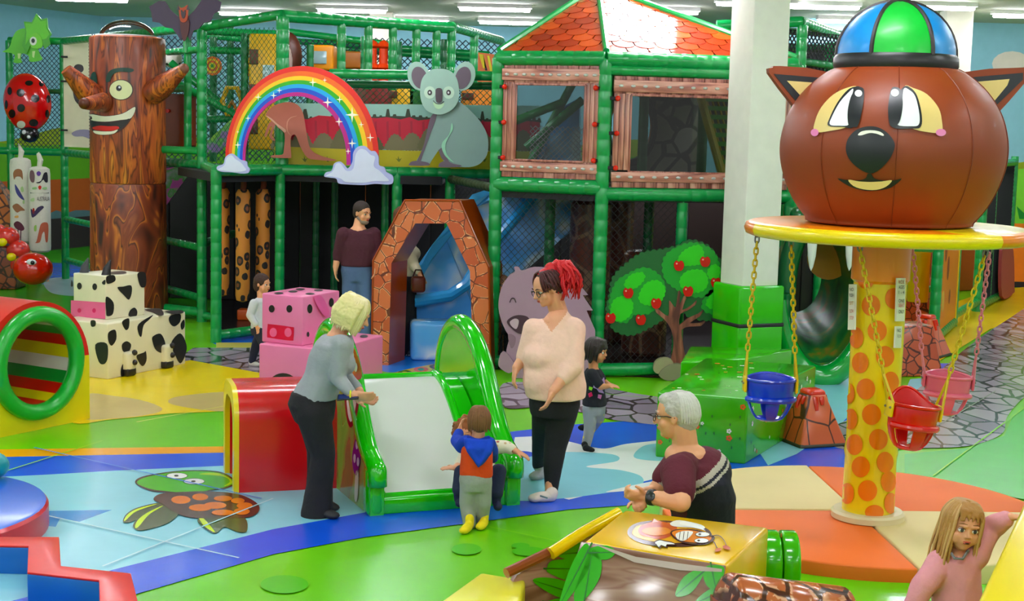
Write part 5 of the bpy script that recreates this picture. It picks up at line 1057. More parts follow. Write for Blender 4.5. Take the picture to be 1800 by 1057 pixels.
MB().hull([V((p.x,p.y,zt-.013)) for p in pt],[V((p.x,p.y,zt)) for p in pt],bev=.004).build('red_top',M('#e23a36',.35,.05,3,.15),t,fix=True)
# ================================================================== GREEN SLIDE
o_ = V((-.90,9.56,0)); a_ = V((.93,.37,0)).normalized(); w_ = V((-.39,.92,0)).normalized(); SWd = 1.06
slide = thing('green_toddler_slide','wide glossy green toddler slide with a white sliding surface','slide',o_+a_*.5+w_*.6)
gs = M('#3fbf3c',.10,.03,2,.9)
def sp_(s,u,z): return o_+a_*s+w_*u+V((0,0,z))
sideprof = [(0,.0),(0,.30),(.03,.35),(.10,.385),(.17,.42),(.27,.50),(.38,.63),(.5,.79),(.63,.95),(.76,1.06),(.9,1.13),(1.05,1.16),(1.2,1.13),(1.33,1.04),(1.42,.9),(1.46,.7),(1.46,.4),(1.46,0)]
sprof = [(a,b) for a,b in smooth_loop(sideprof,4,False)]
side_print = ramp_mat('painted_meadow','noise',[(.3,'#3f8a2e'),(.5,'#6fae3e'),(.62,'#8a6a3a'),(.75,'#4f9a3a')],(3,3,1.2),.15,.6,detail=2)
for s0,s1,nm in ((-.005,.09,'left_side_board'),(SWd-.09,SWd+.005,'right_side_board')):
    m = len(sprof); mb = MB(); q1 = [sp_(s0,u,z) for u,z in sprof]; q2 = [sp_(s1,u,z) for u,z in sprof]
    mb.hull(q1,q2); mb.m = [1,0]+[0]*(len(mb.f)-2) if nm[0]=='l' else [0]*len(mb.f)
    mb.build(nm,[gs,side_print] if nm[0]=='l' else gs,slide,fix=True,ang=.5)
    top = [sp_((s0+s1)/2,u,z-.03) for u,z in sprof[3:-6]]; MB().tube(top,.066,14).build('rounded_rim',gs,slide,ang=3)
    MB().box(sp_((s0+s1)/2,.07,.17),(.125,.15,.36),atan2(a_.y,a_.x),bev=.045).build('foot',gs,slide)
# bed
bed = [(.06,.09),(.10,.10),(.2,.155),(.35,.28),(.5,.42),(.65,.55),(.78,.645),(.88,.70),(.98,.73),(1.08,.735)]
bed = smooth_loop(bed,4,False); mb = MB(); m = len(bed)
L_ = [sp_(.10,u,z) for u,z in bed]; R_ = [sp_(SWd-.10,u,z) for u,z in bed]; mb.add(L_+R_,[(i,m+i,m+i+1,i+1) for i in range(m-1)])
mb.add([p-V((0,0,.04)) for p in L_+R_],[(i,i+1,m+i+1,m+i) for i in range(m-1)]); mb.build('green_bed',gs,slide,ang=3)
wb = [(u,z+.012) for u,z in bed if u > .11 and u < 1.02]; m = len(wb); mb = MB(); L_ = [sp_(.14,u,z) for u,z in wb]; R_ = [sp_(SWd-.27,u,z) for u,z in wb]
mb.add(L_+R_,[(i,m+i,m+i+1,i+1) for i in range(m-1)]); mb.build('white_surface',M('#dcdcda',.16,.02,2,.5),slide,ang=3)
MB().tube([sp_(.12,.10,.10),sp_(SWd-.1,.10,.10)],.03,8).build('front_lip',gs,slide)
MB().tube([sp_(.1,1.06,.74),sp_(SWd-.2,1.06,.74)],.035,10).build('top_edge',gs,slide)
MB().tube([sp_(SWd-.25,u,z+.02) for u,z in bed if u > .2],.03,10).build('inner_edge',gs,slide,ang=3)
MB().hull([sp_(.08,.02,0),sp_(SWd-.08,.02,0),sp_(SWd-.08,.10,0),sp_(.08,.10,0)],[sp_(.08,.02,.11),sp_(SWd-.08,.02,.11),sp_(SWd-.08,.10,.11),sp_(.08,.10,.11)],bev=.015).build('front_board',gs,slide,fix=True)
MB().hull([sp_(.08,1.0,0),sp_(SWd-.08,1.0,0),sp_(SWd-.08,1.4,0),sp_(.08,1.4,0)],[sp_(.08,1.0,.7),sp_(SWd-.08,1.0,.7),sp_(SWd-.08,1.4,.7),sp_(.08,1.4,.7)]).build('platform',gs,slide,smooth=False,fix=True)
SSd = vplane(sp_(-.005,0,0),sp_(-.005,1.4,0))
def sd(pts,col,off=.004): decal('mushroom_print',smooth_loop(pts,4),SSd,M(col,.2),slide,off=off)
sd([(612,600),(624,612),(634,640),(637,662),(630,668),(612,664),(606,650)],'#d8492a'); sd([(606,668),(628,672),(632,700),(628,730),(618,752),(611,740),(607,710)],'#8a1a2a',.003); sd([(609,676),(625,680),(628,702),(624,728),(618,742),(613,730),(610,700)],'#e8dcd0',.005)
for x,y in ((621,626),(627,646),(617,650)): decal('mushroom_spot',ell(x,y,3,8),SSd,M('#f0ead8',.2),slide,off=.007)
sd([(630,762),(636,780),(634,808),(628,836),(622,826),(620,800),(625,776)],'#7a2a8a')
for x,y in ((629,782),(625,806),(631,812)): decal('mushroom_spot',ell(x,y,2.2,8),SSd,M('#e0c0e0',.2),slide,off=.007)
sd([(626,832),(631,832),(629,878),(624,876)],'#e8e0d0')
# ================================================================== SWING CAROUSEL
cc = V((2.32,9.6,0)); Rm = 1.3; ORM, CRM = M('#ec6c18',.6,.06,2.5), M('#e2cf9c',.6,.06,2.5)
mat_t = thing('round_foam_mat','round foam mat of orange and cream quarters under the swing carousel','foam mat',cc)
for k in range(4):
    a0 = radians(93)+k*pi/2 - (0 if k%2==0 else 0); pts = [(0.004,0.004)]+[(Rm*cos(a0+i*pi/2/24),Rm*sin(a0+i*pi/2/24)) for i in range(25)]
    mx_ = sum(p[0] for p in pts)/26; my_ = sum(p[1] for p in pts)/26; pts = [(mx_+(x-mx_)*.994,my_+(y-my_)*.994) for x,y in pts]
    MB().hull([cc+V((x,y,0)) for x,y in pts],[cc+V((x,y,.12 if k%2==0 else .115)) for x,y in pts],bev=.012).build('quarter',[CRM,ORM][k%2],mat_t,fix=True)
MB().lathe([(.235,.12),(.235,.155),(.22,.17),(.1,.17)],cc+V((-.02,-.17,0)),40).build('collar_ring',M('#d9cda8',.4),mat_t)
cp = cc+V((-.02,-.17,0)); cp = V((P(1525,905,9.43).x,9.43,0)); 
for o in mat_t.children:
    if o.name.startswith('collar'): o.location = V((cp.x,cp.y,.12))-WL[mat_t]
car = thing('swing_carousel','swing carousel with yellow post of orange dots and brown bear head','carousel',(cp.x,cp.y,.12))
MB().lathe([(.165,.12),(.168,.2),(.165,.52),(.172,.56),(.163,.62),(.165,1.0),(.168,1.6),(.165,1.72)],cp,40).build('post',M('#f0cf18',.25,.15,5,.4),car)
SPt = marched(lambda p: (p.x-cp.x)**2+(p.y-cp.y)**2 < .168**2, 8.2, 10.5); dm = M('#ef7a1e',.25,.1,5,.4)
SDt = marched(lambda p: (p.x-cp.x)**2+(p.y-cp.y)**2 < .1705**2, 8.2, 10.5)
for x,y in ((1522,490),(1564,482),(1531,537),(1571,525),(1542,582),(1505,594),(1512,638),(1556,627),(1566,672),(1522,684),(1492,692),(1532,729),(1572,712),(1495,737),(1544,773),(1502,782),(1556,813),(1513,821),(1562,847),(1525,863),(1489,868),(1566,885),(1537,901)):
    u = (x-(1525+(905-y)*.053))/45; sx = 17*max(.45,sqrt(max(0,1-u*u*.7))); decal('orange_dot',ell(x,y,sx,18.5 if y < 895 else 13),SDt,dm,car,off=.003,grid=5)
MB().lathe([(.165,1.66),(.185,1.68),(.185,1.94),(.17,1.96)],cp,40).build('orange_collar',M('#ef8a1c',.3,.05,3,.3),car)
# warning signs on the post
def sign(x0,x1,y0,y1,lines,nm='warning_sign'):
    k = P((x0+x1)/2,(y0+y1)/2,9.25); sgn = -1 if x0 < 1520 else 1
    A_ = cp+V((sgn*.17-.0,-.09,0)); B_ = cp+V((sgn*.17+.05*sgn,.02,0)) ; S_ = vplane((P(x0,y0,9.21).x,9.21),(P(x1,y0,9.27).x,9.27)) if sgn > 0 else vplane((P(x0,y0,9.38).x,9.38),(P(x1,y0,9.3).x,9.3))
    slab(nm,[(x0,y0),(x1,y0),(x1-2,y1),(x0-2,y1)],S_,.01,M('#e8e6dc',.4),car)
    for (y,txt,c_) in lines: text_on(txt,S_,x0+2,y,x1-3,y-6,M(c_,.5),car,off=.003)
sign(1577,1592,489,565,[(499,'RIDE','#a53a1c'),(508,'AGES','#2a2422'),(517,'1 - 4','#2a2422'),(532,'ONE','#2a2422'),(540,'SEAT','#d0342a'),(551,'ONLY','#2a2422')]); sign(1575,1586,574,612,[(584,'NO','#2a2422'),(594,'RUN','#555050')])
sign(1492,1504,500,580,[(512,'NO','#2a2422'),(522,'PUSH','#2a2422'),(536,'SIT','#c8982a'),(550,'SLOW','#c23a2a'),(562,'STOP','#c23a2a')])
# plate
px_, py_, pz = P(1559,400,9.47).x, 9.47, 1.985; n = 32; Rp = .905
mb = MB(); prof = [(.01,-.045),(Rp-.045,-.045),(Rp-.012,-.032),(Rp,0),(Rp-.012,.032),(Rp-.045,.045),(.01,.045)]
mb.lathe(prof,(px_,py_,pz),64); fs = []
def sector(v):
    a = math.degrees(atan2(v.y-py_, v.x-px_)) % 360; return 0 if (192 < a < 301 or 20 < a < 120) else 1
def plate_col(f):
    c = sum((mb.v[i] for i in f),V((0,0,0)))/len(f); r_ = math.hypot(c.x-px_,c.y-py_); a = math.degrees(atan2(c.y-py_,c.x-px_)) % 360
    return (1 if 120 < a < 285 else 0) if (c.z > pz+.03 and r_ < .84) else sector(c)
mb.m = [plate_col(f) for f in mb.f]
mb.build('top_plate',[M('#f0d21a',.3,.03,3,.25),M('#f08a3c',.3,.03,3,.25)],car,ang=2)
# bear head
hx = P(1569,250,9.47).x; hc = V((hx,9.47,0)); BR = M('#8c4026',.5,.05,3,.03)
hp = [(.01,2.03),(.47,2.035),(.53,2.07),(.60,2.16),(.655,2.27),(.69,2.38),(.705,2.48),(.70,2.58),(.67,2.70),(.62,2.80),(.55,2.89),(.47,2.96),(.41,3.0),(.33,3.02),(.01,3.03)]
hps = smooth_loop(hp,5,False); MB().lathe(hps,hc,64).build('bear_head',BR,car,ang=3)
def rad(z):
    for i in range(len(hps)-1):
        if hps[i][1] <= z <= hps[i+1][1]: q = (z-hps[i][1])/max(1e-6,hps[i+1][1]-hps[i][1]); return hps[i][0]+(hps[i+1][0]-hps[i][0])*q
    return 0
SB = marched(lambda p: 2.03 < p.z < 3.03 and (p.x-hc.x)**2+(p.y-hc.y)**2 < (rad(p.z)+.001)**2, 7.8, 10.5)
def bp(pts,col,off,nm,k=4,g=7): decal(nm,smooth_loop(pts,k) if k else pts,SB,M(col,.35),car,off=off,grid=g)
E='#e2c68a'; K='#191a20'
bp([(1432,232),(1433,212),(1444,188),(1465,166),(1490,154),(1507,153),(1500,175),(1495,200),(1490,222),(1460,230)],E,.006,'eye_patch'); bp([(1589,153),(1606,155),(1630,166),(1650,190),(1656,215),(1655,232),(1635,233),(1600,224),(1590,200)],E,.006,'eye_patch')
bp([(1456,221),(1458,208),(1472,180),(1490,158),(1505,152),(1512,155),(1508,180),(1502,222),(1480,223)],K,.009,'eye_outline'); bp([(1588,153),(1600,154),(1612,168),(1620,200),(1619,222),(1605,226),(1566,222),(1570,180)],K,.009,'eye_outline')
bp([(1459,219),(1462,206),(1476,180),(1492,162),(1500,157),(1494,180),(1490,200),(1492,219),(1475,221)],'#eceef0',.012,'eye_white'); bp([(1588,158),(1598,158),(1609,170),(1616,200),(1615,219),(1602,222),(1577,219),(1585,200)],'#eceef0',.012,'eye_white')
bp([(1503,158),(1512,153),(1519,160),(1516,190),(1508,221),(1498,222),(1491,218),(1490,195),(1495,172)],K,.015,'pupil'); bp([(1566,158),(1574,153),(1583,158),(1587,178),(1585,200),(1580,216),(1572,222),(1564,219),(1561,190)],K,.015,'pupil')
bp(ell(1509,164,6.5,6),'#f0f0f0',.018,'eye_light',0,4); bp(ell(1573,163,7,6.5),'#f0f0f0',.018,'eye_light',0,4)
bp(ell(1432,233,7,6.5),'#e58ab8',.012,'cheek',0,4); bp(ell(1654,233,9,6.5),'#e58ab8',.012,'cheek',0,4)
bp([(1487,265),(1490,245),(1503,230),(1520,223),(1540,223),(1558,232),(1571,248),(1572,262),(1562,282),(1545,299),(1530,305),(1512,298),(1495,283)],K,.012,'nose'); bp([(1508,237),(1515,231),(1530,229),(1545,231),(1553,236),(1552,239),(1540,235),(1528,234),(1514,238)],'#f0ece0',.015,'nose_shine',4,4)
bp([(1472,314),(1485,316),(1510,317),(1522,313),(1525,306),(1532,306),(1536,313),(1550,317),(1572,317),(1585,314),(1575,324),(1560,332),(1530,336),(1505,332),(1488,325)],K,.010,'mouth',3); bp([(1491,316),(1510,319),(1530,320),(1550,319),(1568,317),(1558,328),(1540,334),(1518,333),(1500,327)],'#ead79a',.014,'tongue_print',3)
for a in (-2.45,-1.78,-1.1,-.45,.3,1.2,2.2): MB().tube([hc+V((cos(a)*(r_+.0015),sin(a)*(r_+.0015),z_)) for r_,z_ in hps[3:-6:2]],.0035,5).build('seam',M('#7a3420',.5),car)
for pts,o1,o2,yo in (([(1352,128),(1358,119),(1372,116),(1462,128),(1452,170),(1402,190),(1396,186)],[(1360,130),(1446,137),(1430,160),(1412,184),(1402,182)],[(1383,142),(1440,146),(1422,164),(1412,174)],9.62),
                     ([(1693,127),(1790,119),(1803,120),(1809,132),(1798,150),(1748,206),(1742,204),(1716,160)],[(1706,136),(1798,128),(1798,140),(1742,194),(1736,188),(1722,160)],[(1714,144),(1774,139),(1770,150),(1742,184),(1732,168)],9.62)):
    SE = vplane((P(1300,100,yo).x,yo),(P(1800,100,yo).x,yo)); slab('ear',smooth_loop(pts,2),SE,.10,BR,car); slab('ear_outline',o1,SE,.006,M(K,.35),car,off=.005); slab('inner_ear',o2,SE,.004,M(E,.35),car,off=.008)
# cap
kx = P(1577,60,9.47).x; kc = V((kx,9.47,0)); MB().lathe([(.30,3.0),(.375,3.0),(.388,3.03),(.385,3.08),(.37,3.1),(.2,3.1)],kc,48).build('cap_band',M('#1b181c',.4),car)
Rk, hk = .366, .345; segs = 6; cg, cbl = M('#1fae3a',.42,.03,3,.08), M('#4a8fd0',.42,.03,3,.08)
for k in range(segs):
    a0 = radians(-64)+k*pi/3; a0 = radians(-128)+k*pi/3
    mb = MB(); m1 = 8; m2 = 10; vs = []
    for i in range(m2+1):
        e = i/m2*pi/2
        for j in range(m1+1): a = a0+ (pi/3)*j/m1; vs.append(kc+V((Rk*cos(e)*cos(a),Rk*cos(e)*sin(a),3.09+hk*sin(e))))
    mb.add(vs,[(i*(m1+1)+j,i*(m1+1)+j+1,(i+1)*(m1+1)+j+1,(i+1)*(m1+1)+j) for i in range(m2) for j in range(m1)]); mb.build('cap_panel',[cg,cbl][k%2],car,ang=3)
    MB().tube([kc+V((Rk*1.005*cos(e)*cos(a0),Rk*1.005*cos(e)*sin(a0),3.09+hk*1.005*sin(e))) for e in [i*pi/2/12 for i in range(13)]],.014,6).build('cap_piping',M('#2a2024',.5),car)
MB().tube([kc+V((0,0,3.42)),kc+V((0,0,CEIL))],.014,8).build('ceiling_rod',M('#6a6a72',.4,metal=.5),car)
# swings
def chain(a, b, m, parent, cut=0, name='chain', lk=.05):
    a, b = V(a), V(b); L_ = (b-a).length; n = int(L_/(lk*.78)); d_ = (b-a).normalized(); x_ = d_.cross(V((0,1,0))).normalized(); y_ = d_.cross(x_); mb = MB(); mb2 = MB()
    for k in range(n):
        c_ = a+(b-a)*((k+.5)/n); s1 = x_ if k%2 else y_; h_ = lk/2; w2 = lk*.26
        pts = [c_+d_*(h_-w2)*sg+ (d_*sg*w2*sin(t_)+s1*w2*cos(t_)*(1 if sg>0 else -1)) for sg in (1,-1) for t_ in [i*pi/4 for i in range(5)]]
        (mb2 if k < cut else mb).tube(pts,.0062,5,closed=True)
    mb.build(name,m,parent,ang=3)
    if cut: mb2.build('carabiner',M('#8a8a90',.3,metal=.8),parent,ang=3)
def swing(lab, c, m, cm, anch, yaw, strapm, tilt=0, bh=.02):
    """bucket seat: open shell with leg holes, hangers and two chains split at the foot"""
    c = V(c); t = thing('bucket_swing',lab,'swing seat',c-V((0,0,.17)),'bucket swings of the carousel')
    R = Matrix.Rotation(yaw,3,'Z')@Matrix.Rotation(tilt,3,'Y'); n = 40; w, dp = .155, .125
    def q(a, z, k=1.0): return c+R@V((w*k*cos(a),dp*k*sin(a),z))
    mb = MB()
    rows = [(.12,1.02),(.06,1.0),(.0,.97),(-.02,.96),(-.06,.88),(-.10,.76),(-.135,.58),(-.15,.4),(-.155,.001)]
    def hole(a, z):      # leg openings at the front and cut corners at the back
        fr = (a-1.5*pi+pi)%(2*pi)-pi; bk = (a-.5*pi+pi)%(2*pi)-pi; return (.24 < abs(fr) < 1.3 or .24 < abs(bk) < 1.3) and (-.13 < z < -.02)
    vs = []; hts = []
    for z,k in rows:
        for j in range(n):
            a = 2*pi*j/n; zz2 = z
            if z > .1: zz2 = z + bh*max(0,sin(a)) ** 3
            vs.append(q(a,zz2,k))
    fs = []
    for i in range(len(rows)-1):
        for j in range(n):
            am = 2*pi*(j+.5)/n; zm = (rows[i][0]+rows[i+1][0])/2
            if hole(am,zm): continue
            fs.append((i*n+j,i*n+(j+1)%n,(i+1)*n+(j+1)%n,(i+1)*n+j))
    me = bpy.data.meshes.new('s'); me.from_pydata([tuple(v) for v in vs],[],[f[::-1] for f in fs]); o = bpy.data.objects.new('s',me)
    sm_ = o.modifiers.new('x','SOLIDIFY'); sm_.thickness = .012; bm_ = o.modifiers.new('y','BEVEL'); bm_.width = .003; bm_.segments = 2
    nm = evaluated(o)
    nm.polygons.foreach_set('use_smooth',[True]*len(nm.polygons)); nm.set_sharp_from_angle(angle=.7); link_mesh('seat',nm,m,t)
    MB().tube([q(2*pi*j/n,.125+bh*max(0,sin(2*pi*j/n))**3,1.03) for j in range(n)],.011,8,closed=True).build('seat_rim',m,t)
    fr = MB(); fr.tube([q(1.5*pi+a,.0,1.02) for a in [-1.3+i*2.6/12 for i in range(13)]],.02,8); fr.build('front_band',m,t)
    for sg,an in ((-1,anch[0]),(1,anch[1])):
        hub = c+R@V((sg*(w+.012),-.0,.10)); MB().box(hub+V((0,0,-.01)),(.02,.085,.10),rot=R,bev=.008).build('hanger_plate',strapm,t)
        for y_ in (-.03,.03): MB().ball(hub+R@V((sg*.012,y_,.0)),.008,8,6).build('bolt',M('#8a8078',.3,metal=.7),t)
        an = V(an); top = hub+(an-hub).normalized()*.21
        for y_ in (-.04,.04): MB().tube([hub+R@V((0,y_,.03)),top],.008,6).build('hanger_rod',cm,t)
        chain(an,top,cm,t,cut=2)
ycm = M('#d9b81c',.35,metal=.1); pcm = M('#dc8fa0',.4)
bl = P(1353,700,9.55); swing('blue bucket swing hanging at the left of the carousel',bl,M('#1f3ed0',.25,.02,3,.3),ycm,[P(1332,405,9.72),P(1390,412,9.45)],.0,M('#f0c818',.3))
swing('red bucket swing hanging nearest in front of the spotted post',P(1602,748,8.86),M('#d81f1c',.25,.02,3,.3),ycm,[P(1508,418,9.0),P(1737,428,8.92)],.25,M('#f0c818',.3),.12,.09)
swing('pink bucket swing hanging behind and to the right of the post',P(1664,692,10.25),M('#e07890',.3,.02,3,.25),pcm,[P(1603,418,10.1),P(1742,425,10.0)],-.15,M('#e07890',.3),.05)
# ================================================================== FRONT CASTLE BOX
top = [G(1026,952,.6),G(1278,994,.6),G(1352,927,.6),G(1098,896,.6)]
zb_ = .6; t = thing('yellow_emblem_box','yellow foam box with a cartoon bug emblem on top','foam box',((top[0]+top[2])/2).xy.to_3d()); yv = M('#ecb81c',.22,.12,2.5,.35)
bot = [V((p.x,p.y,0)) for p in top]
MB().hull(bot,top,bev=.02).build('body',yv,t,fix=True); ST_ = hplane(.6)
def em(pts,col,off,k=4,nm='emblem_print'): decal(nm,smooth_loop(pts,k) if k else pts,ST_,M(col,.2),t,off=off)
em([(1104,932),(1116,922),(1140,917),(1180,917),(1220,924),(1245,932),(1252,946),(1245,956),(1210,962),(1170,962),(1130,957),(1106,945)],'#3a1c16',.003); em([(1112,935),(1122,926),(1150,921),(1185,921),(1220,928),(1240,936),(1240,948),(1205,955),(1170,956),(1135,951),(1114,943)],'#e8a824',.004)
em([(1122,934),(1128,925),(1145,919),(1148,914),(1160,918),(1184,924),(1190,932),(1180,944),(1160,950),(1140,946),(1126,942)],'#c9541c',.005); em([(1146,921),(1150,914),(1158,920)],'#e8b0a0',.006,0)
em([(1128,936),(1140,930),(1170,930),(1180,938),(1160,944),(1138,942)],'#e88a2c',.0065)
em([(1178,922),(1195,917),(1232,925),(1238,932),(1215,930),(1185,928)],'#eceae4',.0065); em([(1178,938),(1195,932),(1225,934),(1250,942),(1256,950),(1240,960),(1205,958),(1186,950)],'#3a1c16',.0065); em([(1181,939),(1196,934),(1222,936),(1246,944),(1250,950),(1238,957),(1206,955),(1190,949)],'#dd7a24',.007)
em([(1188,942),(1200,937),(1214,937),(1218,940),(1208,951),(1198,954),(1190,950)],'#f4f0e8',.0085); 
for x in (1195,1202,1209): em([(x,938),(x+1,938),(x-1,953),(x-2,953)],'#3a1c16',.0095,0)
for cx_,cy_ in ((1235,943),(1233,954)): em(ell(cx_,cy_,13,4.5),'#3a1c16',.009,0); em(ell(cx_,cy_,12,3.8),'#f4f4f0',.0095,0); em(ell(cx_-5,cy_,2.5,1.6),'#1a1418',.01,0)
for st_ in ([(1246,947),(1262,944),(1272,952),(1277,963)],[(1244,956),(1254,955),(1258,962),(1262,970)]): em(stroke(smooth_loop(st_,4,False),1.6),'#6a2414',.008,0)
em(ell(1277,966,7,3.4,rot=.3),'#c9501c',.009,0); em(ell(1262,970,6,3,rot=-.3),'#c9501c',.009,0)
em([(1148,956),(1158,951),(1168,953),(1180,955),(1190,960),(1182,962),(1172,961),(1174,967),(1164,963),(1160,968),(1154,962),(1146,962)],'#3a1c16',.007,2); em([(1151,957),(1159,953),(1168,955),(1180,957),(1186,960),(1172,960),(1170,964),(1162,961),(1158,965),(1154,960)],'#f4f4f0',.008,2)
em([(1195,925),(1200,919),(1225,926),(1240,936),(1232,934),(1214,930)],'#f4f4f0',.009,2)
# front apron: wood and leaf print sloping outwards
f0, f1 = top[0], top[1]; dF = (f1-f0).normalized(); oF = V((dF.y,-dF.x,0))
g0, g1 = f0+oF*.22-dF*.10, f1+oF*.22+dF*.02; g0.z = g1.z = 0; f0_, f1_ = f0+oF*.012, f1+oF*.012
SF = plane3(f0_,f1_,g0)
ap = thing('leaf_print_apron','glossy sloping panel of wood grain and green leaf print in front of the yellow box','panel',(g0+g1)/2)
wood_p = ramp_mat('pinkish_wood_print','noise',[(.3,'#7a4a40'),(.45,'#a5766a'),(.5,'#8f5f54'),(.55,'#b58a7c'),(.7,'#8a5a50')],(1.2,1.2,9),.12,.8,detail=2,dist=.5,bump=.03)
nF = SF.n; MB().hull([g0,g1,f1_,f0_],[p+nF*.02 for p in (g0,g1,f1_,f0_)],bev=.004).build('panel',wood_p,ap,fix=True)
def leaf(pts, S_, par, off=.024, c1='#3fae2c', c2='#1f6a24'):
    decal('leaf_print',smooth_loop(pts,4),S_,M(c1,.12,0,2,.7),par,off=off); n = len(pts); cxx = sum(p[0] for p in pts)/n; cyy = sum(p[1] for p in pts)/n
    far = max(pts,key=lambda p: math.hypot(p[0]-cxx,p[1]-cyy)); opp = (2*cxx-far[0],2*cyy-far[1]); decal('leaf_vein',stroke([opp,(cxx,cyy),far],[3,2,.6]),S_,M(c2,.2,0,2,.6),par,off=off+.001)
for pts in ([(1030,958),(1040,965),(1038,1000),(1020,1030),(1000,1057),(985,1070),(995,1030),(1010,990)],[(1045,968),(1060,985),(1058,1015),(1040,1045),(1020,1062),(1012,1050),(1022,1015)],[(1070,960),(1085,972),(1070,985),(1040,980),(1038,966)],[(1275,998),(1272,1020),(1262,1040),(1245,1030),(1238,1005),(1250,995)],[(1238,1000),(1235,1020),(1215,1045),(1190,1048),(1205,1015)],[(1274,1030),(1272,1060),(1225,1062),(1245,1040)]): leaf(pts,SF,ap)
decal('clear_crease',stroke([(1050,958),(1120,985),(1200,998),(1272,1004)],[1,10,12,5]),SF,M('#c9b0ae',.08,0,2,1),ap,off=.026)
# left sloping wing with brown rail and yellow padded rail
h0 = V(top[3]); h0.z = .60; h1 = P(905,1012,6.9); 
A_, B_ = P(1092,899,7.68), P(888,1008,7.25); SL = vplane(A_,B_)
t = thing('leaf_print_wing','brown wooden print side wing with leaf prints beside the yellow box','panel',((A_+B_)/2).xy.to_3d())
pa = [SL(x,y)[0] for x,y in ((1093,899),(1040,950),(1022,1000),(1000,1080),(870,1080),(908,1012))]
wn = V((-.3,1,0)).normalized()*.05
MB().hull(pa,[p+wn for p in pa],bev=.006).build('board',wood_p,t,fix=True); pass
MB().tube([SL(1088,903)[0],SL(1000,955)[0],SL(890,1008)[0]],.028,10).build('brown_rail',M('#8a4a38',.15,.1,4,.7),t)
MB().tube([SL(1082,900)[0]+SL.n*.03,SL(1020,934)[0]+SL.n*.03,SL(962,971)[0]+SL.n*.03],.033,12).build('yellow_rail',M('#ecc41c',.12,.15,4,.7),t)
for pts in ([(1025,955),(1028,985),(1000,985),(978,975),(995,962)],[(970,985),(1010,985),(1022,1000),(1000,1020),(965,1008),(960,1000)],[(935,1020),(960,1015),(1000,1025),(1010,1045),(990,1052),(960,1040)],[(995,1050),(1010,1062),(960,1068),(958,1058)]): leaf(pts,SL,t,.006)
# pale yellow beam, red rounded log, green scalloped caterpillar block
py4 = M('#e8de5a',.3,.05,3,.2); q = [G(845,1006,.30),G(924,1019,.30),G(900,1130,.30),G(740,1130,.30),G(775,1056,.30)]
t = thing('pale_yellow_beam','pale yellow foam beam at the bottom edge left of the leaf panel','foam beam',V((q[2].x,q[2].y,0))); MB().hull([V((p.x,p.y,0)) for p in q],q,bev=.02).build('body',py4,t,fix=True)
t = thing('stone_print_log','orange-brown stone print half-round log at the bottom edge right of the yellow box','foam log',G(1350,1100)); l0, l1 = P(1275,1062,6.35), P(1480,1085,6.6); MB().tube([l0,l0+(l1-l0)*.03,l0+(l1-l0)*.97,l1],[.11,.14,.14,.11],24).build('body',ramp_mat('log_stone_print','voronoi',[(0,'#a5482a'),(1,'#c46a3c')],(9,9,9),.2,.5,edge=(.07,'#4a1c14','#e0a080')),t,ang=2)
lb = MB(); lb.hull([V((l0.x-.05,l0.y-.13,0)),V((l1.x,l1.y-.13,0)),V((l1.x,l1.y+.13,0)),V((l0.x-.05,l0.y+.13,0))],[V((l0.x-.05,l0.y-.13,l0.z)),V((l1.x,l1.y-.13,l1.z)),V((l1.x,l1.y+.13,l1.z)),V((l0.x-.05,l0.y+.13,l0.z))]); lb.build('base_block',M('#8a3a20',.3),t,fix=True,smooth=False)
for k,(px,lab) in enumerate(((1362,'nearer green flowered half-round foam block beside the yellow box'),(1391,'farther green flowered half-round foam block beside the yellow box'))):
    q = G(px-12,1030); t = thing('green_hump_block',lab,'foam block',(q.x,7.55,0),'green half-round blocks'); x = P(px,1000,7.55+.05*k).x; R_ = .17; zc = .31
    prof_ = [(R_*cos(a), zc+ (R_*sin(a))) for a in [i*pi/16 for i in range(17)]]; prof_ = [(R_,0)]+prof_+[(-R_,0)]
    MB().hull([V((x-.045,7.72+u,z)) for u,z in prof_],[V((x+.045,7.72+u*1.0,z)) for u,z in prof_],bev=.014).build('body',fg,t,fix=True)
    for j in range(5): MB().ball((x-.048,7.62+.05*j,.2+.09*((j*3)%4)),(.003,.012,.012),8,6).build('flower_print',M(['#f0ece0','#e2632a'][j%2]),t)
q = G(1420,1062); t = thing('green_floor_mat','raised bright green floor mat below the orange mat','foam mat',(q.x,q.y,0)); k = [G(1330,1000,.03),G(1420,985,.03),G(1780,1035,.03),G(1780,1130,.03),G(1330,1130,.03)]; MB().hull([V((p.x,p.y,.012)) for p in k],k).build('body',M('#5cc832',.25,.05,3,.3),t,smooth=False,fix=True)
# yellow slab at the right
k = [P(1803,872,6.9),P(1708,1075,5.6),P(2000,1120,5.6),P(2060,884,6.9)]
t = thing('yellow_ramp_slab','big bright yellow padded ramp at the right edge under the little girl\'s hand','ramp',(k[1].x,6.2,0)); k2 = [V((p.x+.02,p.y,0)) for p in k]
MB().hull(k2,k,bev=.03).build('body',M('#efd21c',.28,.06,3,.3),t,fix=True)
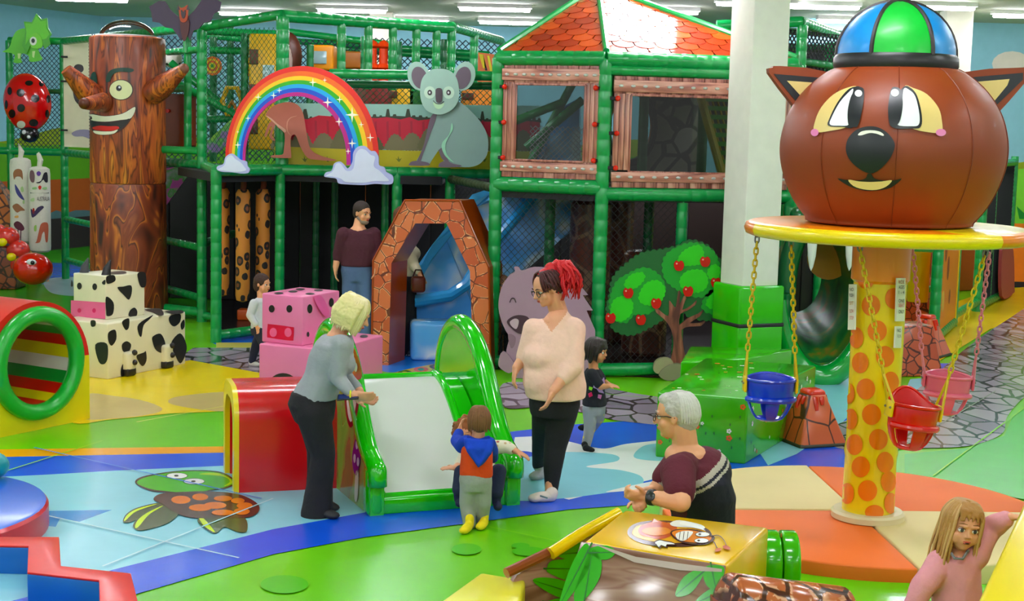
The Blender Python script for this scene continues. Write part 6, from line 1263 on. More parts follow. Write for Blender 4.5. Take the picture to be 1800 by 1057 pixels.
# ================================================================== PEOPLE
SKIN = {'light':M('#e3a988',.5), 'pink':M('#e2a68a',.5), 'tan':M('#cf9470',.5), 'dim':M('#a5735a',.55)}
LIP = M('#b5564e',.4); EYW = M('#f0ece8',.2); DK = M('#2a1c18',.3)
def J(px, py, Y): return P(px, py, Y)
class Person:
    def __init__(s, label, foot, skin, group=None):
        s.t = thing('person', label, 'person', foot, group); s.kid = any(w in label for w in ('child','girl','toddler')); s.b = MB(); s.skin = SKIN[skin] if isinstance(skin,str) else skin
    def limb(s, mb, pts, rs, n=12):
        for i in range(len(pts)-1): mb.capsule(pts[i], rs[i], pts[i+1], rs[i+1], n)
    def head(s, c, H_, f, up=(0,0,1), yawn=False):
        """skull, jaw, nose, ears and lips around centre c"""
        c = V(c); f = V(f).normalized(); up = V(up); up = (up-f*up.dot(f)).normalized(); r = f.cross(up).normalized()
        R = Matrix((r, f, up)).transposed(); s.hc, s.hR, s.H = c, R, H_; q = lambda x,y,z: c+R@(V((x,y,z))*H_); b = s.b; s.q = q
        b.ball(q(0,-.03,.12), (.33*H_,.41*H_,.37*H_), 20, 14, R); b.ball(q(0,.11,-.17), (.255*H_,.27*H_,.31*H_), 18, 12, R)
        if s.kid:
            b.ball(q(0,.24,-.36),(.12*H_,.10*H_,.09*H_),12,8,R); b.capsule(q(0,.36,.0),.03*H_,q(0,.42,-.11),.042*H_)
            for x in (-1,1): b.ball(q(.17*x,.20,-.20),(.14*H_,.13*H_,.14*H_),12,8,R)
        else: b.ball(q(0,.27,-.38),(.10*H_,.09*H_,.08*H_),12,8,R); b.capsule(q(0,.37,.03),.035*H_,q(0,.455,-.115),.052*H_)
        for x in (-1,1):
            b.ball(q(.335*x,-.02,-.03),(.035*H_,.08*H_,.12*H_),12,8,R); b.ball(q(.17*x,.24,-.14),(.11*H_,.10*H_,.10*H_),12,8,R); b.capsule(q(.06*x,.375,.09),.03*H_,q(.2*x,.33,.09),.03*H_)
            b.ball(q(.05*x,.41,-.125),(.035*H_,.035*H_,.03*H_),8,6,R)
        b.ball(q(0,.355,-.245),(.105*H_,.05*H_,.05*H_),12,8,R)
        mb = MB(); mb.ball(q(0,.385,-.23),(.09*H_,.03*H_,.018*H_),12,6,R); mb.ball(q(0,.382,-.262),(.075*H_,.03*H_,.022*H_),12,6,R); s.mouth = mb
    def face(s, eyes='#3a2a20', brow='#4a3020', open_=False):
        q, H_, R = s.q, s.H, s.hR
        for x in (-1,1):
            k_ = 1.25 if s.kid else 1; e = MB().ball(q(.14*x,.315,.0),(.062*H_*k_,.05*H_,.042*H_*k_),14,10,R).build('eye',EYW,s.t); MB().ball(q(.14*x,.352,.0),(.032*H_*k_,.018*H_,.036*H_*k_),10,8,R).build('iris',M(eyes,.2),e)
            MB().tube([q(.075*x,.352,.025),q(.14*x,.372,.05),q(.21*x,.33,.02)],.008*H_,6).build('eyelid',M('#6a4436',.6),s.t)
            MB().tube([q(.06*x,.375,.135),q(.14*x,.37,.15),q(.23*x,.31,.125)] if s.kid else [q(.06*x,.40,.105),q(.14*x,.385,.135),q(.23*x,.32,.11)],[.007*H_,.009*H_,.004*H_] if s.kid else [.012*H_,.016*H_,.006*H_],6).build('eyebrow',M(brow,.8),s.t)
        s.mouth.build('mouth',LIP,s.t)
        if open_: MB().ball(q(0,.40,-.25),(.045*H_,.02*H_,.022*H_),10,6,R).build('open_mouth',M('#3a1412'),s.t)
    def hair_cap(s, mb, lo=-.1, front=.28, k=1.0):
        q, H_, R = s.q, s.H, s.hR
        mb.ball(q(0,-.07,.16),(.365*H_*k,.43*H_*k,.385*H_*k),22,14,R); mb.ball(q(0,-.2,-.02),(.33*H_*k,.27*H_*k,.30*H_*k),18,12,R)
    def hand(s, w, d, side, L_=.17, curl=.5, th=None):
        """w wrist, d towards the fingers, side = palm normal direction; five fingers"""
        w = V(w); d = V(d).normalized(); n = V(side); n = (n-d*n.dot(d)).normalized(); x = d.cross(n); b = s.b; k = L_/.18
        R = Matrix((x, d, n)).transposed()
        b.ball(w+d*.045*k,(.042*k,.055*k,.018*k),12,8,R); b.capsule(w-d*.02*k,.026*k,w+d*.03*k,.026*k)
        for i,(o_,l_) in enumerate(((-.030,.066),(-.010,.078),(.011,.073),(.030,.058))):
            base = w+d*.085*k+x*o_*k; m1 = base+(d*cos(curl*.5)+n*sin(curl*.5))*l_*.45*k; m2 = m1+(d*cos(curl*1.2)+n*sin(curl*1.2))*l_*.33*k; m3 = m2+(d*cos(curl*1.8)+n*sin(curl*1.8))*l_*.25*k
            b.capsule(base-d*.02*k,.0098*k,m1,.009*k,8); b.capsule(m1,.009*k,m2,.0085*k,8); b.capsule(m2,.0085*k,m3,.0075*k,8)
        sg = th if th is not None else -1
        t0_ = w+d*.02*k+x*sg*.03*k; t1_ = t0_+(d*.6+x*sg*.8).normalized()*.035*k; t2_ = t1_+(d*.9+x*sg*.25+n*.3).normalized()*.033*k
        b.capsule(t0_,.013*k,t1_,.011*k,8); b.capsule(t1_,.011*k,t2_,.009*k,8)
    def skin_done(s, voxel=.006): blob('body', s.b, s.skin, s.t, voxel, 3)
def paint(o, mat, fn):
    me = o.data; me.materials.append(mat); k = len(me.materials)-1; b = WL[o]
    for f in me.polygons:
        if fn(b+f.center, f.normal): f.material_index = k
def strands(p, name, mat, n, z_lo, z_hi=None, a0=-.35, a1=1.35, r=.010, out=1.06, crown=.52, seed=3, flare=0, wob=.0, drop=None, ylo=0):
    """locks of hair falling from the crown round the back and sides; angles in units of pi, 0.5 = back of the head"""
    q = p.q; rr = random.Random(seed); mb = MB()
    for k in range(n):
        a = pi*(a0+(a1-a0)*(k+rr.random())/n); cx, cy = cos(a), -sin(a); e = rr.uniform(.97,1.05)*out
        zl = z_lo+rr.uniform(-.06,.06) if drop is None else drop(cx,cy)+rr.uniform(-.08,.05)
        pts = [q(.05*cx,.02+.1*cy,crown),q(.22*cx*e,-.06+.27*cy*e,crown-.04),q(.345*cx*e,-.08+.40*cy*e,.26),q(.375*cx*e,-.09+.425*cy*e,.02)]
        m_ = zl*.5; 
        if zl < -.1: pts += [q(.37*cx*e*(1+flare*.5)+rr.uniform(-wob,wob),-.09+.41*cy*e*(1+flare*.5),m_)]
        pts += [q(.36*cx*e*(1+flare)+rr.uniform(-wob,wob),-.09+.39*cy*e*(1+flare)+ylo,zl)]
        m = len(pts); s_ = smooth_loop([(i,0) for i in range(m)],1,False)
        # round the path
        full = []
        for i in range(m-1):
            p0,p1,p2,p3 = pts[max(i-1,0)],pts[i],pts[i+1],pts[min(i+2,m-1)]
            for u in (0,.33,.66): full.append(.5*((2*p1)+(-p0+p2)*u+(2*p0-5*p1+4*p2-p3)*u*u+(-p0+3*p1-3*p2+p3)*u**3))
        full.append(pts[-1]); L_ = len(full); mb.tube(full,[r*(.5+.7*sin(pi*min(1,(i+1)/L_*1.1))) for i in range(L_-1)]+[r*.2],5)
    return mb.build(name,mat,p.t,ang=3)
def foot_mb(mb, heel, toe, r=.042, h=.04):
    heel, toe = V(heel), V(toe); d = (toe-heel).normalized(); L_ = (toe-heel).length; yaw = atan2(d.y,d.x); R = Matrix.Rotation(yaw,3,'Z')
    c = heel+d*L_*.5; mb.ball(V((c.x,c.y,h*.9)),(L_*.52,r,h*.9),16,10,R); mb.ball(V((heel.x,heel.y,h*1.1))+d*r*.9,(r*1.05,r*.9,h*1.15),14,8,R); mb.ball(V((toe.x,toe.y,h*.75))-d*r*.8,(r*1.2,r*1.08,h*.72),14,8,R)
# ---------------------------------------------------------------- woman with red ponytail, pink top
def woman_pink():
    Y = 10.22; gy = G(958,885).y; p = Person('woman with a bright red ponytail and glasses in a pale pink top and black leggings',G(962,882),'pink')
    p.head(J(962,507,Y-.02),.245,(-.80,-.42,-.34),(-.32,-.12,1)); q = p.q
    p.limb(p.b,[J(985,560,Y+.04),q(0,-.12,-.25)],[.068,.062]); p.b.ball(J(982,566,Y),(.11,.09,.07))
    la = [J(1008,585,Y-.04),J(1006,645,Y-.16),J(972,688,Y-.30)]; ra = [J(938,580,Y+.02),J(923,628,Y+.02),J(908,646,Y-.02)]
    p.limb(p.b,la,[.062,.052,.032]); p.limb(p.b,ra,[.06,.05,.032]); p.hand(la[2],J(957,725,Y-.34)-la[2],(-1,.2,0),.18,.45,th=1); p.hand(ra[2],J(901,672,Y-.04)-ra[2],(1,.2,0),.175,.6,th=-1)
    MB().lathe([(.011,0),(.011,.004)],J(960,716,Y-.37),10,axis=(0,0,1)).build('ring',M('#d8d4cc',.2,metal=1),p.t)
    k1, a1 = J(976,785,Y-.02), J(966,862,Y-.08); hip = J(975,705,Y)
    k2, a2 = J(953,775,Y+.30), J(946,818,Y+.55)
    p.limb(p.b,[hip,k1,a1],[.07,.05,.035]); p.limb(p.b,[hip,k2,a2],[.07,.05,.035]); p.b.capsule(hip,.09,J(982,566,Y),.09)
    p.skin_done(.0065); p.face('#3a2a20','#3a2420')
    mb = MB(); mb.loft([(J(968,575,Y)+V((.02,0,0)),.13,.10),(J(976,592,Y),.20,.14),(J(974,620,Y),.222,.19),(J(973,650,Y),.215,.20),(J(976,675,Y),.222,.21),(J(977,698,Y),.215,.205)],-.35)
    mb.capsule(J(942,582,Y+.02),.085,J(1006,580,Y-.02),.095); mb.capsule(J(982,566,Y),.10,J(980,590,Y),.12); mb.ball(J(958,668,Y-.04),(.16,.16,.15)); mb.ball(J(960,628,Y-.04),(.17,.16,.12))
    p.limb(mb,[la[0],la[1],la[1]+(la[2]-la[1])*.45],[.088,.074,.056],16); p.limb(mb,[ra[0],ra[1]],[.082,.064],16)
    # keep the neck opening clear
    shirt = blob('top',mb,cloth('#f2cbbb'),p.t,.010,8,(.006,9)); 
    N_ = J(970,560,Y-.08)
    paint(shirt, p.skin, lambda w,n: n.y < .35 and w.z > N_.z-.092+abs(w.x-N_.x+.0)*1.25)
    mb = MB(); mb.loft([(J(975,690,Y),.175,.16),(J(975,710,Y),.185,.175),(J(973,730,Y),.165,.16)],-.35); p.limb(mb,[J(988,725,Y-.02),k1,k1+(a1-k1)*.35,J(969,866,Y-.06)],[.112,.082,.074,.045],16); p.limb(mb,[J(960,725,Y+.05),k2,k2+(a2-k2)*.4,a2],[.105,.076,.066,.046],16)
    blob('leggings',mb,cloth('#17161b'),p.t,.012,6)
    mb = MB(); f0 = G(978,882); foot_mb(mb,f0,G(932,884),.045,.042); mb.capsule(f0+V((-.03,0,.06)),.042,J(968,866,Y-.06),.044); blob('sock',mb,cloth('#e0cfc8'),p.t,.008,3)
    MB().tube([G(950,872,.088),G(962,876,.09)],.006,6).build('sock_stripe',cloth('#7f8d98'),p.t)
    mb = MB(); f1 = G(957,842); foot_mb(mb,f1,G(934,846),.042,.042); mb.capsule(f1+V((-.02,0,.06)),.04,a2,.046); blob('sock',mb,cloth('#a9a9ae'),p.t,.008,3)
    mb = MB(); mb.ball(q(0,-.1,.17),(.092,.102,.09),20,14,p.hR); mb.ball(q(0,-.22,.0),(.082,.07,.075),16,10,p.hR); 
    for x in (-1,1): mb.capsule(q(.28*x,.12,.26),.02,q(.33*x,-.05,.02),.022)
    blob('dark_hair',mb,M('#3c1c1c',.6,.4,40),p.t,.007,2,(.006,60))
    mb = MB(); rr = random.Random(4); base = q(0,-.30,.46); mb.ball(q(0,-.12,.40),(.062,.07,.042),14,10,p.hR); mb.ball(base,.05)
    for k in range(70):
        a = rr.uniform(0,2*pi); pts = [base]; e = V((rr.uniform(.05,.21),rr.uniform(-.08,.10),0)); z = rr.uniform(.05,.22)
        pts += [base+V((e.x*.6,e.y*.5,rr.uniform(.02,.06))),base+V((e.x*1.0,e.y,-z*.45)),base+V((e.x*.98,e.y,-z))]; pts = [V(w) for w in pts]
        mb.tube([pts[0],(pts[0]+pts[1])/2+V((0,0,.015)),pts[1],(pts[1]+pts[2])/2+V((.015,0,0)),pts[2],(pts[2]+pts[3])/2+V((rr.uniform(-.025,.025),rr.uniform(-.02,.02),0)),pts[3]],[.012,.010,.013,.009,.012,.008,.003],6)
    mb.build('red_ponytail',M('#c81e26',.5,.4,60),p.t,ang=3)
    strands(p,'dark_hair_lock',M('#4a2022',.5,.3,60),34,.02,r=.007,a0=-.3,a1=1.3,out=1.03)
    MB().tube([base+V((0.03*cos(a)-.01,.02*sin(a),.02*cos(a)+.0)) for a in [i*pi/5 for i in range(10)]],.012,6,closed=True).build('hair_tie',DK,p.t)
    for x in (-1,1): MB().tube([q(.15*x+.11*cos(a),.42-.03*abs(cos(a)),-.01+.085*sin(a)) for a in [i*pi/9 for i in range(18)]],.0028,5,closed=True).build('glasses_rim',M('#2a2428',.3),p.t); MB().tube([q(.26*x,.39,.0),q(.35*x,.0,.03)],.003,5).build('glasses_arm',M('#2a2428',.3),p.t)
woman_pink()
# ---------------------------------------------------------------- grandmother in grey
def woman_grey():
    Y = 9.62; p = Person('blonde woman in a grey long-sleeved top and black trousers holding a phone by the slide',G(560,908),'pink')
    p.head(J(624,553,Y),.225,(.90,-.14,-.42),(.36,-.05,1)); q = p.q
    p.limb(p.b,[J(592,590,Y),q(0,-.15,-.2)],[.055,.05]); 
    la = [J(600,607,Y-.14),J(594,665,Y-.16),J(620,694,Y-.22)]; ra = [J(588,606,Y+.15),J(606,660,Y+.12),J(632,688,Y+.0)]
    p.limb(p.b,la,[.05,.042,.03]); p.limb(p.b,ra,[.05,.042,.03]); p.hand(la[2],V((.9,-.1,-.12)),(.0,.9,.4),.17,.5,th=-1); p.hand(ra[2]-V((0,0,.03)),V((.9,-.1,-.3)),(0,-.9,.5),.165,.7,th=1)
    hip = J(553,695,Y); p.b.capsule(hip,.09,J(592,600,Y),.08); k1,a1 = J(568,800,Y-.08),J(558,892,Y-.06); k2,a2 = J(560,790,Y+.1),J(562,880,Y+.16); p.limb(p.b,[hip,k1,a1],[.07,.05,.035]); p.limb(p.b,[hip,k2,a2],[.07,.05,.035])
    p.skin_done(.0065); p.face('#4a5a6a','#b59a70')
    mb = MB(); mb.loft([(J(592,590,Y),.10,.10),(J(588,602,Y),.13,.19),(J(582,625,Y),.145,.19),(J(572,655,Y),.135,.165),(J(558,685,Y),.15,.17),(J(552,700,Y),.155,.175)],0.1)
    mb.ball(J(605,640,Y-.05),(.08,.13,.08)); mb.capsule(la[0],.072,J(588,606,Y+.14),.072); p.limb(mb,[la[0],la[1],la[1]+(la[2]-la[1])*.82],[.070,.055,.038],16); p.limb(mb,[ra[0],ra[1],ra[1]+(ra[2]-ra[1])*.82],[.068,.053,.038],16)
    blob('grey_top',mb,cloth('#9a9ca2'),p.t,.010,6,(.005,10))
    mb = MB(); mb.loft([(J(551,688,Y),.145,.17),(J(548,710,Y),.16,.185),(J(552,740,Y),.13,.17)],.1); mb.ball(J(536,710,Y-.06),(.09,.09,.10)); mb.ball(J(536,710,Y+.08),(.09,.09,.10))
    p.limb(mb,[J(551,725,Y-.08),k1,k1+(a1-k1)*.55,J(557,903,Y-.07)],[.12,.082,.088,.108],16); p.limb(mb,[J(549,725,Y+.09),k2,k2+(a2-k2)*.55,J(560,895,Y+.14)],[.115,.08,.085,.10],16)
    blob('black_trousers',mb,cloth('#1b181d'),p.t,.011,5,(.004,9))
    for a,b_ in (((556,908),(592,914)),((566,896),(592,900))): 
        mb = MB(); foot_mb(mb,G(*a),G(*b_),.045,.035); blob('black_shoe',mb,M('#1c1a20',.6),p.t,.008,2)
    mb = MB(); mb.ball(q(0,-.08,.17),(.083,.102,.092),20,14,p.hR); mb.ball(q(0,-.26,-.08),(.088,.07,.10),16,10,p.hR)
    for x in (-1,1):
        for k in range(9):
            y_ = .10-.07*k; mb.tube([q(.14*x,y_*.9,.47),q(.33*x,y_,.28),q(.40*x,y_-.02,-.05),q(.37*x,y_-.01+.03,-.42-.0*k)],[.022,.026,.026,.014],8)
    for k in range(7): mb.tube([q(-.24+.08*k,-.42,.3),q(-.26+.087*k,-.53,-.05),q(-.22+.073*k,-.48,-.46)],[.03,.03,.014],8)
    blob('blonde_hair',mb,M('#e6d6a0',.45,.35,50),p.t,.0065,2,(.004,70))
    strands(p,'blonde_lock',M('#ecdcae',.4,.3,60),64,-.50,r=.010,a0=-.34,a1=1.34,out=1.07,flare=.06,seed=8)
    ph = J(612,698,Y-.23); t = thing('mobile_phone','dark mobile phone held in the blonde woman\'s hand','phone',ph); MB().box(ph,(.14,.07,.010),rot=Matrix.Rotation(-.1,3,'Y')@Matrix.Rotation(.35,3,'X'),bev=.003).build('case',M('#1a1a22',.3),t); MB().box(ph+V((0,-.002,.006)),(.125,.058,.002),rot=Matrix.Rotation(-.1,3,'Y')@Matrix.Rotation(.35,3,'X')).build('screen',M('#2f3a6a',.1),t,smooth=False)
    MB().tube([la[2]+V((-.012,.034*cos(a),.034*sin(a))) for a in [i*pi/7 for i in range(14)]],.006,6,closed=True).build('yellow_bracelet',M('#dfe02a',.4),p.t)
woman_grey()
# ---------------------------------------------------------------- generic standing child / adult helper
def trousers(p, hip, legs, m, rs, voxel=.009, name='trousers', hw=.1, hd=.09):
    mb = MB(); mb.loft([(V(hip)+V((0,0,.05*hw/.1)),hw*.92,hd*.92),(V(hip)-V((0,0,.01)),hw,hd),(V(hip)-V((0,0,.07*hw/.1)),hw*.9,hd*.9)])
    for L_ in legs: p.limb(mb,L_,rs,14)
    return blob(name,mb,m,p.t,voxel,4,(.003,14))
# ---------------------------------------------------------------- toddler boy seen from behind
def boy():
    Y = 9.36; p = Person('toddler boy seen from behind in orange vest, blue hood, grey joggers and yellow socks',G(836,935),'pink')
    p.head(J(841,741,Y+.02),.195,(-.22,1,-.1),(0,0,1)); q = p.q; p.limb(p.b,[J(839,775,Y),q(0,-.1,-.3)],[.042,.042])
    hip = J(836,838,Y); lg = [[J(825,850,Y),J(821,885,Y+.0),J(825,922,Y-.02)],[J(848,850,Y),J(850,885,Y+.0),J(847,915,Y+.06)]]
    p.b.capsule(hip,.07,J(838,785,Y),.06); [p.limb(p.b,L_,[.05,.04,.03]) for L_ in lg]; ra = [J(864,792,Y+.03),J(866,805,Y+.14),J(852,800,Y+.24)]; la = [J(812,785,Y+.03),J(803,775,Y+.15),J(808,757,Y+.22)]
    p.limb(p.b,ra,[.035,.03,.022]); p.limb(p.b,la,[.035,.03,.022]); p.hand(ra[2],V((-.3,.8,.2)),(0,0,-1),.10,.5); p.hand(la[2],V((.1,.5,.8)),(1,0,0),.10,.5); p.skin_done(.0055); p.face()
    mb = MB(); mb.loft([(J(839,772,Y),.06,.05),(J(839,784,Y),.105,.075),(J(838,805,Y),.105,.085),(J(837,828,Y),.108,.09),(J(837,838,Y),.106,.088)]); blob('orange_vest',mb,cloth('#e04a1e'),p.t,.008,4,(.003,14))
    mb = MB(); p.limb(mb,[J(818,777,Y),la[0],la[1],la[1]+(la[2]-la[1])*.7],[.045,.047,.043,.034]); p.limb(mb,[J(860,780,Y),ra[0],ra[1],ra[1]+(ra[2]-ra[1])*.5],[.045,.045,.038,.03])
    blob('blue_sleeves',mb,cloth('#1c3fb4'),p.t,.007,3)
    mb = MB(); mb.tube([J(820,772,Y-.06),J(826,790,Y-.10),J(842,818,Y-.11),J(858,795,Y-.10),J(864,772,Y-.06)],[.02,.028,.022,.028,.02],10); mb.loft([(J(841,770,Y-.03),.10,.065),(J(842,785,Y-.05),.095,.07),(J(843,803,Y-.07),.06,.05),(J(843,818,Y-.08),.02,.03)]); blob('blue_hood',mb,cloth('#1f46c4'),p.t,.007,4,(.005,18))
    MB().tube([J(823,768,Y-.03),J(840,776,Y-.075),J(860,769,Y-.03)],.012,8).build('hood_edge',cloth('#1a3aa8'),p.t)
    trousers(p,J(836,842,Y),[[L_[0],L_[1],L_[2]-V((0,0,0))] for L_ in lg],cloth('#9a9a96'),[.066,.052,.042],.008,'grey_joggers',.108,.095)
    for a,b_ in (((826,934),(813,941)),((852,929),(842,934))):
        mb = MB(); foot_mb(mb,G(a[0],a[1]-1),G(*b_),.032,.032); mb.capsule(G(a[0]-1,a[1]-2)+V((0,0,.03)),.028,G(a[0]-1,a[1]-2)+V((0,0,.075)),.03); blob('yellow_sock',mb,cloth('#ecd02a'),p.t,.006,2)
    mb = MB(); mb.ball(q(0,-.08,.15),(.073,.088,.078),20,14,p.hR); mb.ball(q(0,-.25,-.02),(.066,.05,.065),16,10,p.hR); blob('brown_hair',mb,M('#6e4a34',.7,.4,60),p.t,.006,2,(.003,60)); strands(p,'hair_lock',M('#7a543a',.7,.3,60),50,-.28,r=.006,a0=0,a1=1,out=.98)
boy()
def slide_child():
    Y = 9.80; p = Person('small child with curly hair in a floral top sliding down behind the toddler boy',J(850,880,Y-.1),'pink')
    p.head(J(816,762,Y),.19,(.0,-1,-.1),(0,0,1)); q = p.q; ch = J(850,800,Y+.02)
    p.limb(p.b,[J(838,785,Y),q(0,-.1,-.3)],[.04,.04]); p.b.capsule(J(838,792,Y),.06,J(848,840,Y+.06),.07)
    ra = [J(862,786,Y),J(890,786,Y),J(908,794,Y-.05)]; la = [J(822,795,Y),J(808,818,Y-.05),J(800,823,Y-.12)]
    p.limb(p.b,ra,[.035,.03,.022]); p.limb(p.b,la,[.035,.03,.022]); p.hand(ra[2],V((.95,-.1,-.4)),(0,.2,-1),.12,.35); p.hand(la[2],V((-1,-.2,.05)),(0,.3,-1),.11,.3)
    lg = [[J(866,840,Y),J(876,830,Y-.22),J(873,868,Y-.30)],[J(832,840,Y),J(812,832,Y-.22),J(806,862,Y-.3)]]; [p.limb(p.b,L_,[.045,.04,.03]) for L_ in lg]; p.skin_done(.0055); p.face()
    mb = MB(); mb.loft([(J(842,780,Y),.06,.05),(J(842,792,Y),.10,.07),(J(846,830,Y+.03),.10,.085),(J(848,845,Y+.05),.10,.085)]); p.limb(mb,[ra[0],ra[1],ra[1]+(ra[2]-ra[1])*.5],[.052,.044,.038]); p.limb(mb,[la[0],la[1]],[.048,.04])
    blob('floral_top',mb,ramp_mat('floral_print','spots',[(0,'#a5484a'),(.22,'#c8a880'),(.3,'#e6ddc8')],(22,22,22),.9,0),p.t,.008,3,(.004,16))
    trousers(p,J(849,845,Y),lg,cloth('#232a44'),[.06,.056,.044],.008,'navy_trousers',.10,.09)
    for L_ in lg: mb = MB(); mb.capsule(L_[2],.036,L_[2]+V((.0,.0,-.06)),.03); mb.ball(L_[2]+V((.01,-.04,-.075)),(.03,.055,.028)); blob('navy_sock',mb,cloth('#1e2240'),p.t,.006,2)
    mb = MB(); rr = random.Random(9); mb.ball(q(0,-.08,.15),(.07,.085,.075),18,12,p.hR)
    for k in range(26): a = rr.uniform(-.9,pi+.9); mb.ball(q(.38*cos(a),-.1+rr.uniform(-.25,.25),.1+.42*sin(a)),rr.uniform(.014,.024),8,6)
    blob('curly_hair',mb,M('#8a5230',.6,.4,50),p.t,.006,1)
slide_child()
def girl_black():
    Y = 11.85; p = Person('small dark-haired girl in a black butterfly shirt and grey leggings by the cobble print',G(1032,792),'tan')
    p.head(J(1049,617,Y),.20,(.92,-.35,-.12),(.05,0,1)); q = p.q; p.limb(p.b,[J(1043,645,Y),q(0,-.12,-.25)],[.04,.04]); p.b.capsule(J(1043,655,Y),.055,J(1043,705,Y),.065)
    la = [J(1040,658,Y-.1),J(1056,680,Y-.14),J(1070,679,Y-.16)]; ra = [J(1050,656,Y+.09),J(1062,672,Y+.1),J(1070,676,Y+.02)]; p.limb(p.b,la,[.033,.028,.02]); p.hand(la[2],V((1,0,-.05)),(0,.2,-1),.10,.3); p.limb(p.b,ra,[.032,.028,.02]); p.hand(ra[2],V((1,0,-.1)),(0,0,-1),.10,.3)
    lg = [[J(1037,718,Y-.04),J(1037,752,Y-.02),J(1030,785,Y+.0)],[J(1052,718,Y+.06),J(1052,735,Y+.10),J(1042,752,Y+.28)]]; [p.limb(p.b,L_,[.045,.036,.026]) for L_ in lg]; p.skin_done(.0055); p.face('#1c1414','#2a1c18')
    mb = MB(); mb.loft([(J(1042,648,Y),.05,.05),(J(1042,656,Y),.075,.10),(J(1044,680,Y),.085,.105),(J(1045,712,Y),.10,.12)],-.3); p.limb(mb,[la[0],la[0]+(la[1]-la[0])*.75],[.048,.042]); p.limb(mb,[ra[0],ra[0]+(ra[1]-ra[0])*.6],[.046,.04]); blob('black_shirt',mb,cloth('#1a1a22'),p.t,.008,3,(.003,14))
    SB_ = vplane(J(1000,680,Y-.165),J(1080,680,Y-.12)); 
    for pts,c_ in (([(1046,668),(1052,662),(1056,672),(1062,664),(1064,676),(1058,684),(1062,692),(1053,690),(1049,684),(1043,682)],'#b89ac8'),([(1034,693),(1040,690),(1042,696),(1036,699)],'#d04a6a'),([(1036,680),(1042,682),(1040,687),(1035,685)],'#8fd04a'),([(1052,694),(1058,695),(1056,702),(1051,700)],'#c87aa8')): slab('butterfly_print',pts,SB_,.012,M(c_,.8),p.t)
    lm = ramp_mat('speckled_leggings','spots',[(0,'#d8b85a'),(.16,'#9a9aa0')],(14,14,14),.9,0); trousers(p,J(1045,716,Y),[lg[0],lg[1]],lm,[.062,.05,.038],.008,'grey_leggings',.085,.10)
    mb = MB(); foot_mb(mb,G(1025,793),G(1043,796),.028,.026); mb.capsule(G(1027,790)+V((0,0,.04)),.026,J(1030,783,Y),.028); blob('black_sock',mb,cloth('#141318'),p.t,.006,2)
    mb = MB(); mb.capsule(J(1042,752,Y+.28),.03,J(1030,748,Y+.36),.025); mb.ball(J(1026,752,Y+.38),(.05,.028,.028)); blob('black_sock',mb,cloth('#141318'),p.t,.006,2)
    mb = MB(); mb.ball(q(0,-.06,.17),(.075,.09,.08),20,14,p.hR); mb.ball(q(0,-.25,-.08),(.068,.055,.08),14,10,p.hR); 
    for x in (-1,1): mb.capsule(q(.2*x,.22,.3),.02,q(.3*x,.08,-.05),.02); mb.capsule(q(.3*x,.0,.2),.025,q(.32*x,-.12,-.42),.018)
    for x in (-.15,-.05,.05,.15): mb.capsule(q(x,.2,.42),.02,q(x,.35,.18),.012)
    blob('dark_hair',mb,M('#1f1512',.4,.3,60),p.t,.006,2,(.003,60)); strands(p,'hair_lock',M('#261a16',.4,.2,60),50,-.4,r=.007,a0=-.2,a1=1.2,out=1.02)
girl_black()
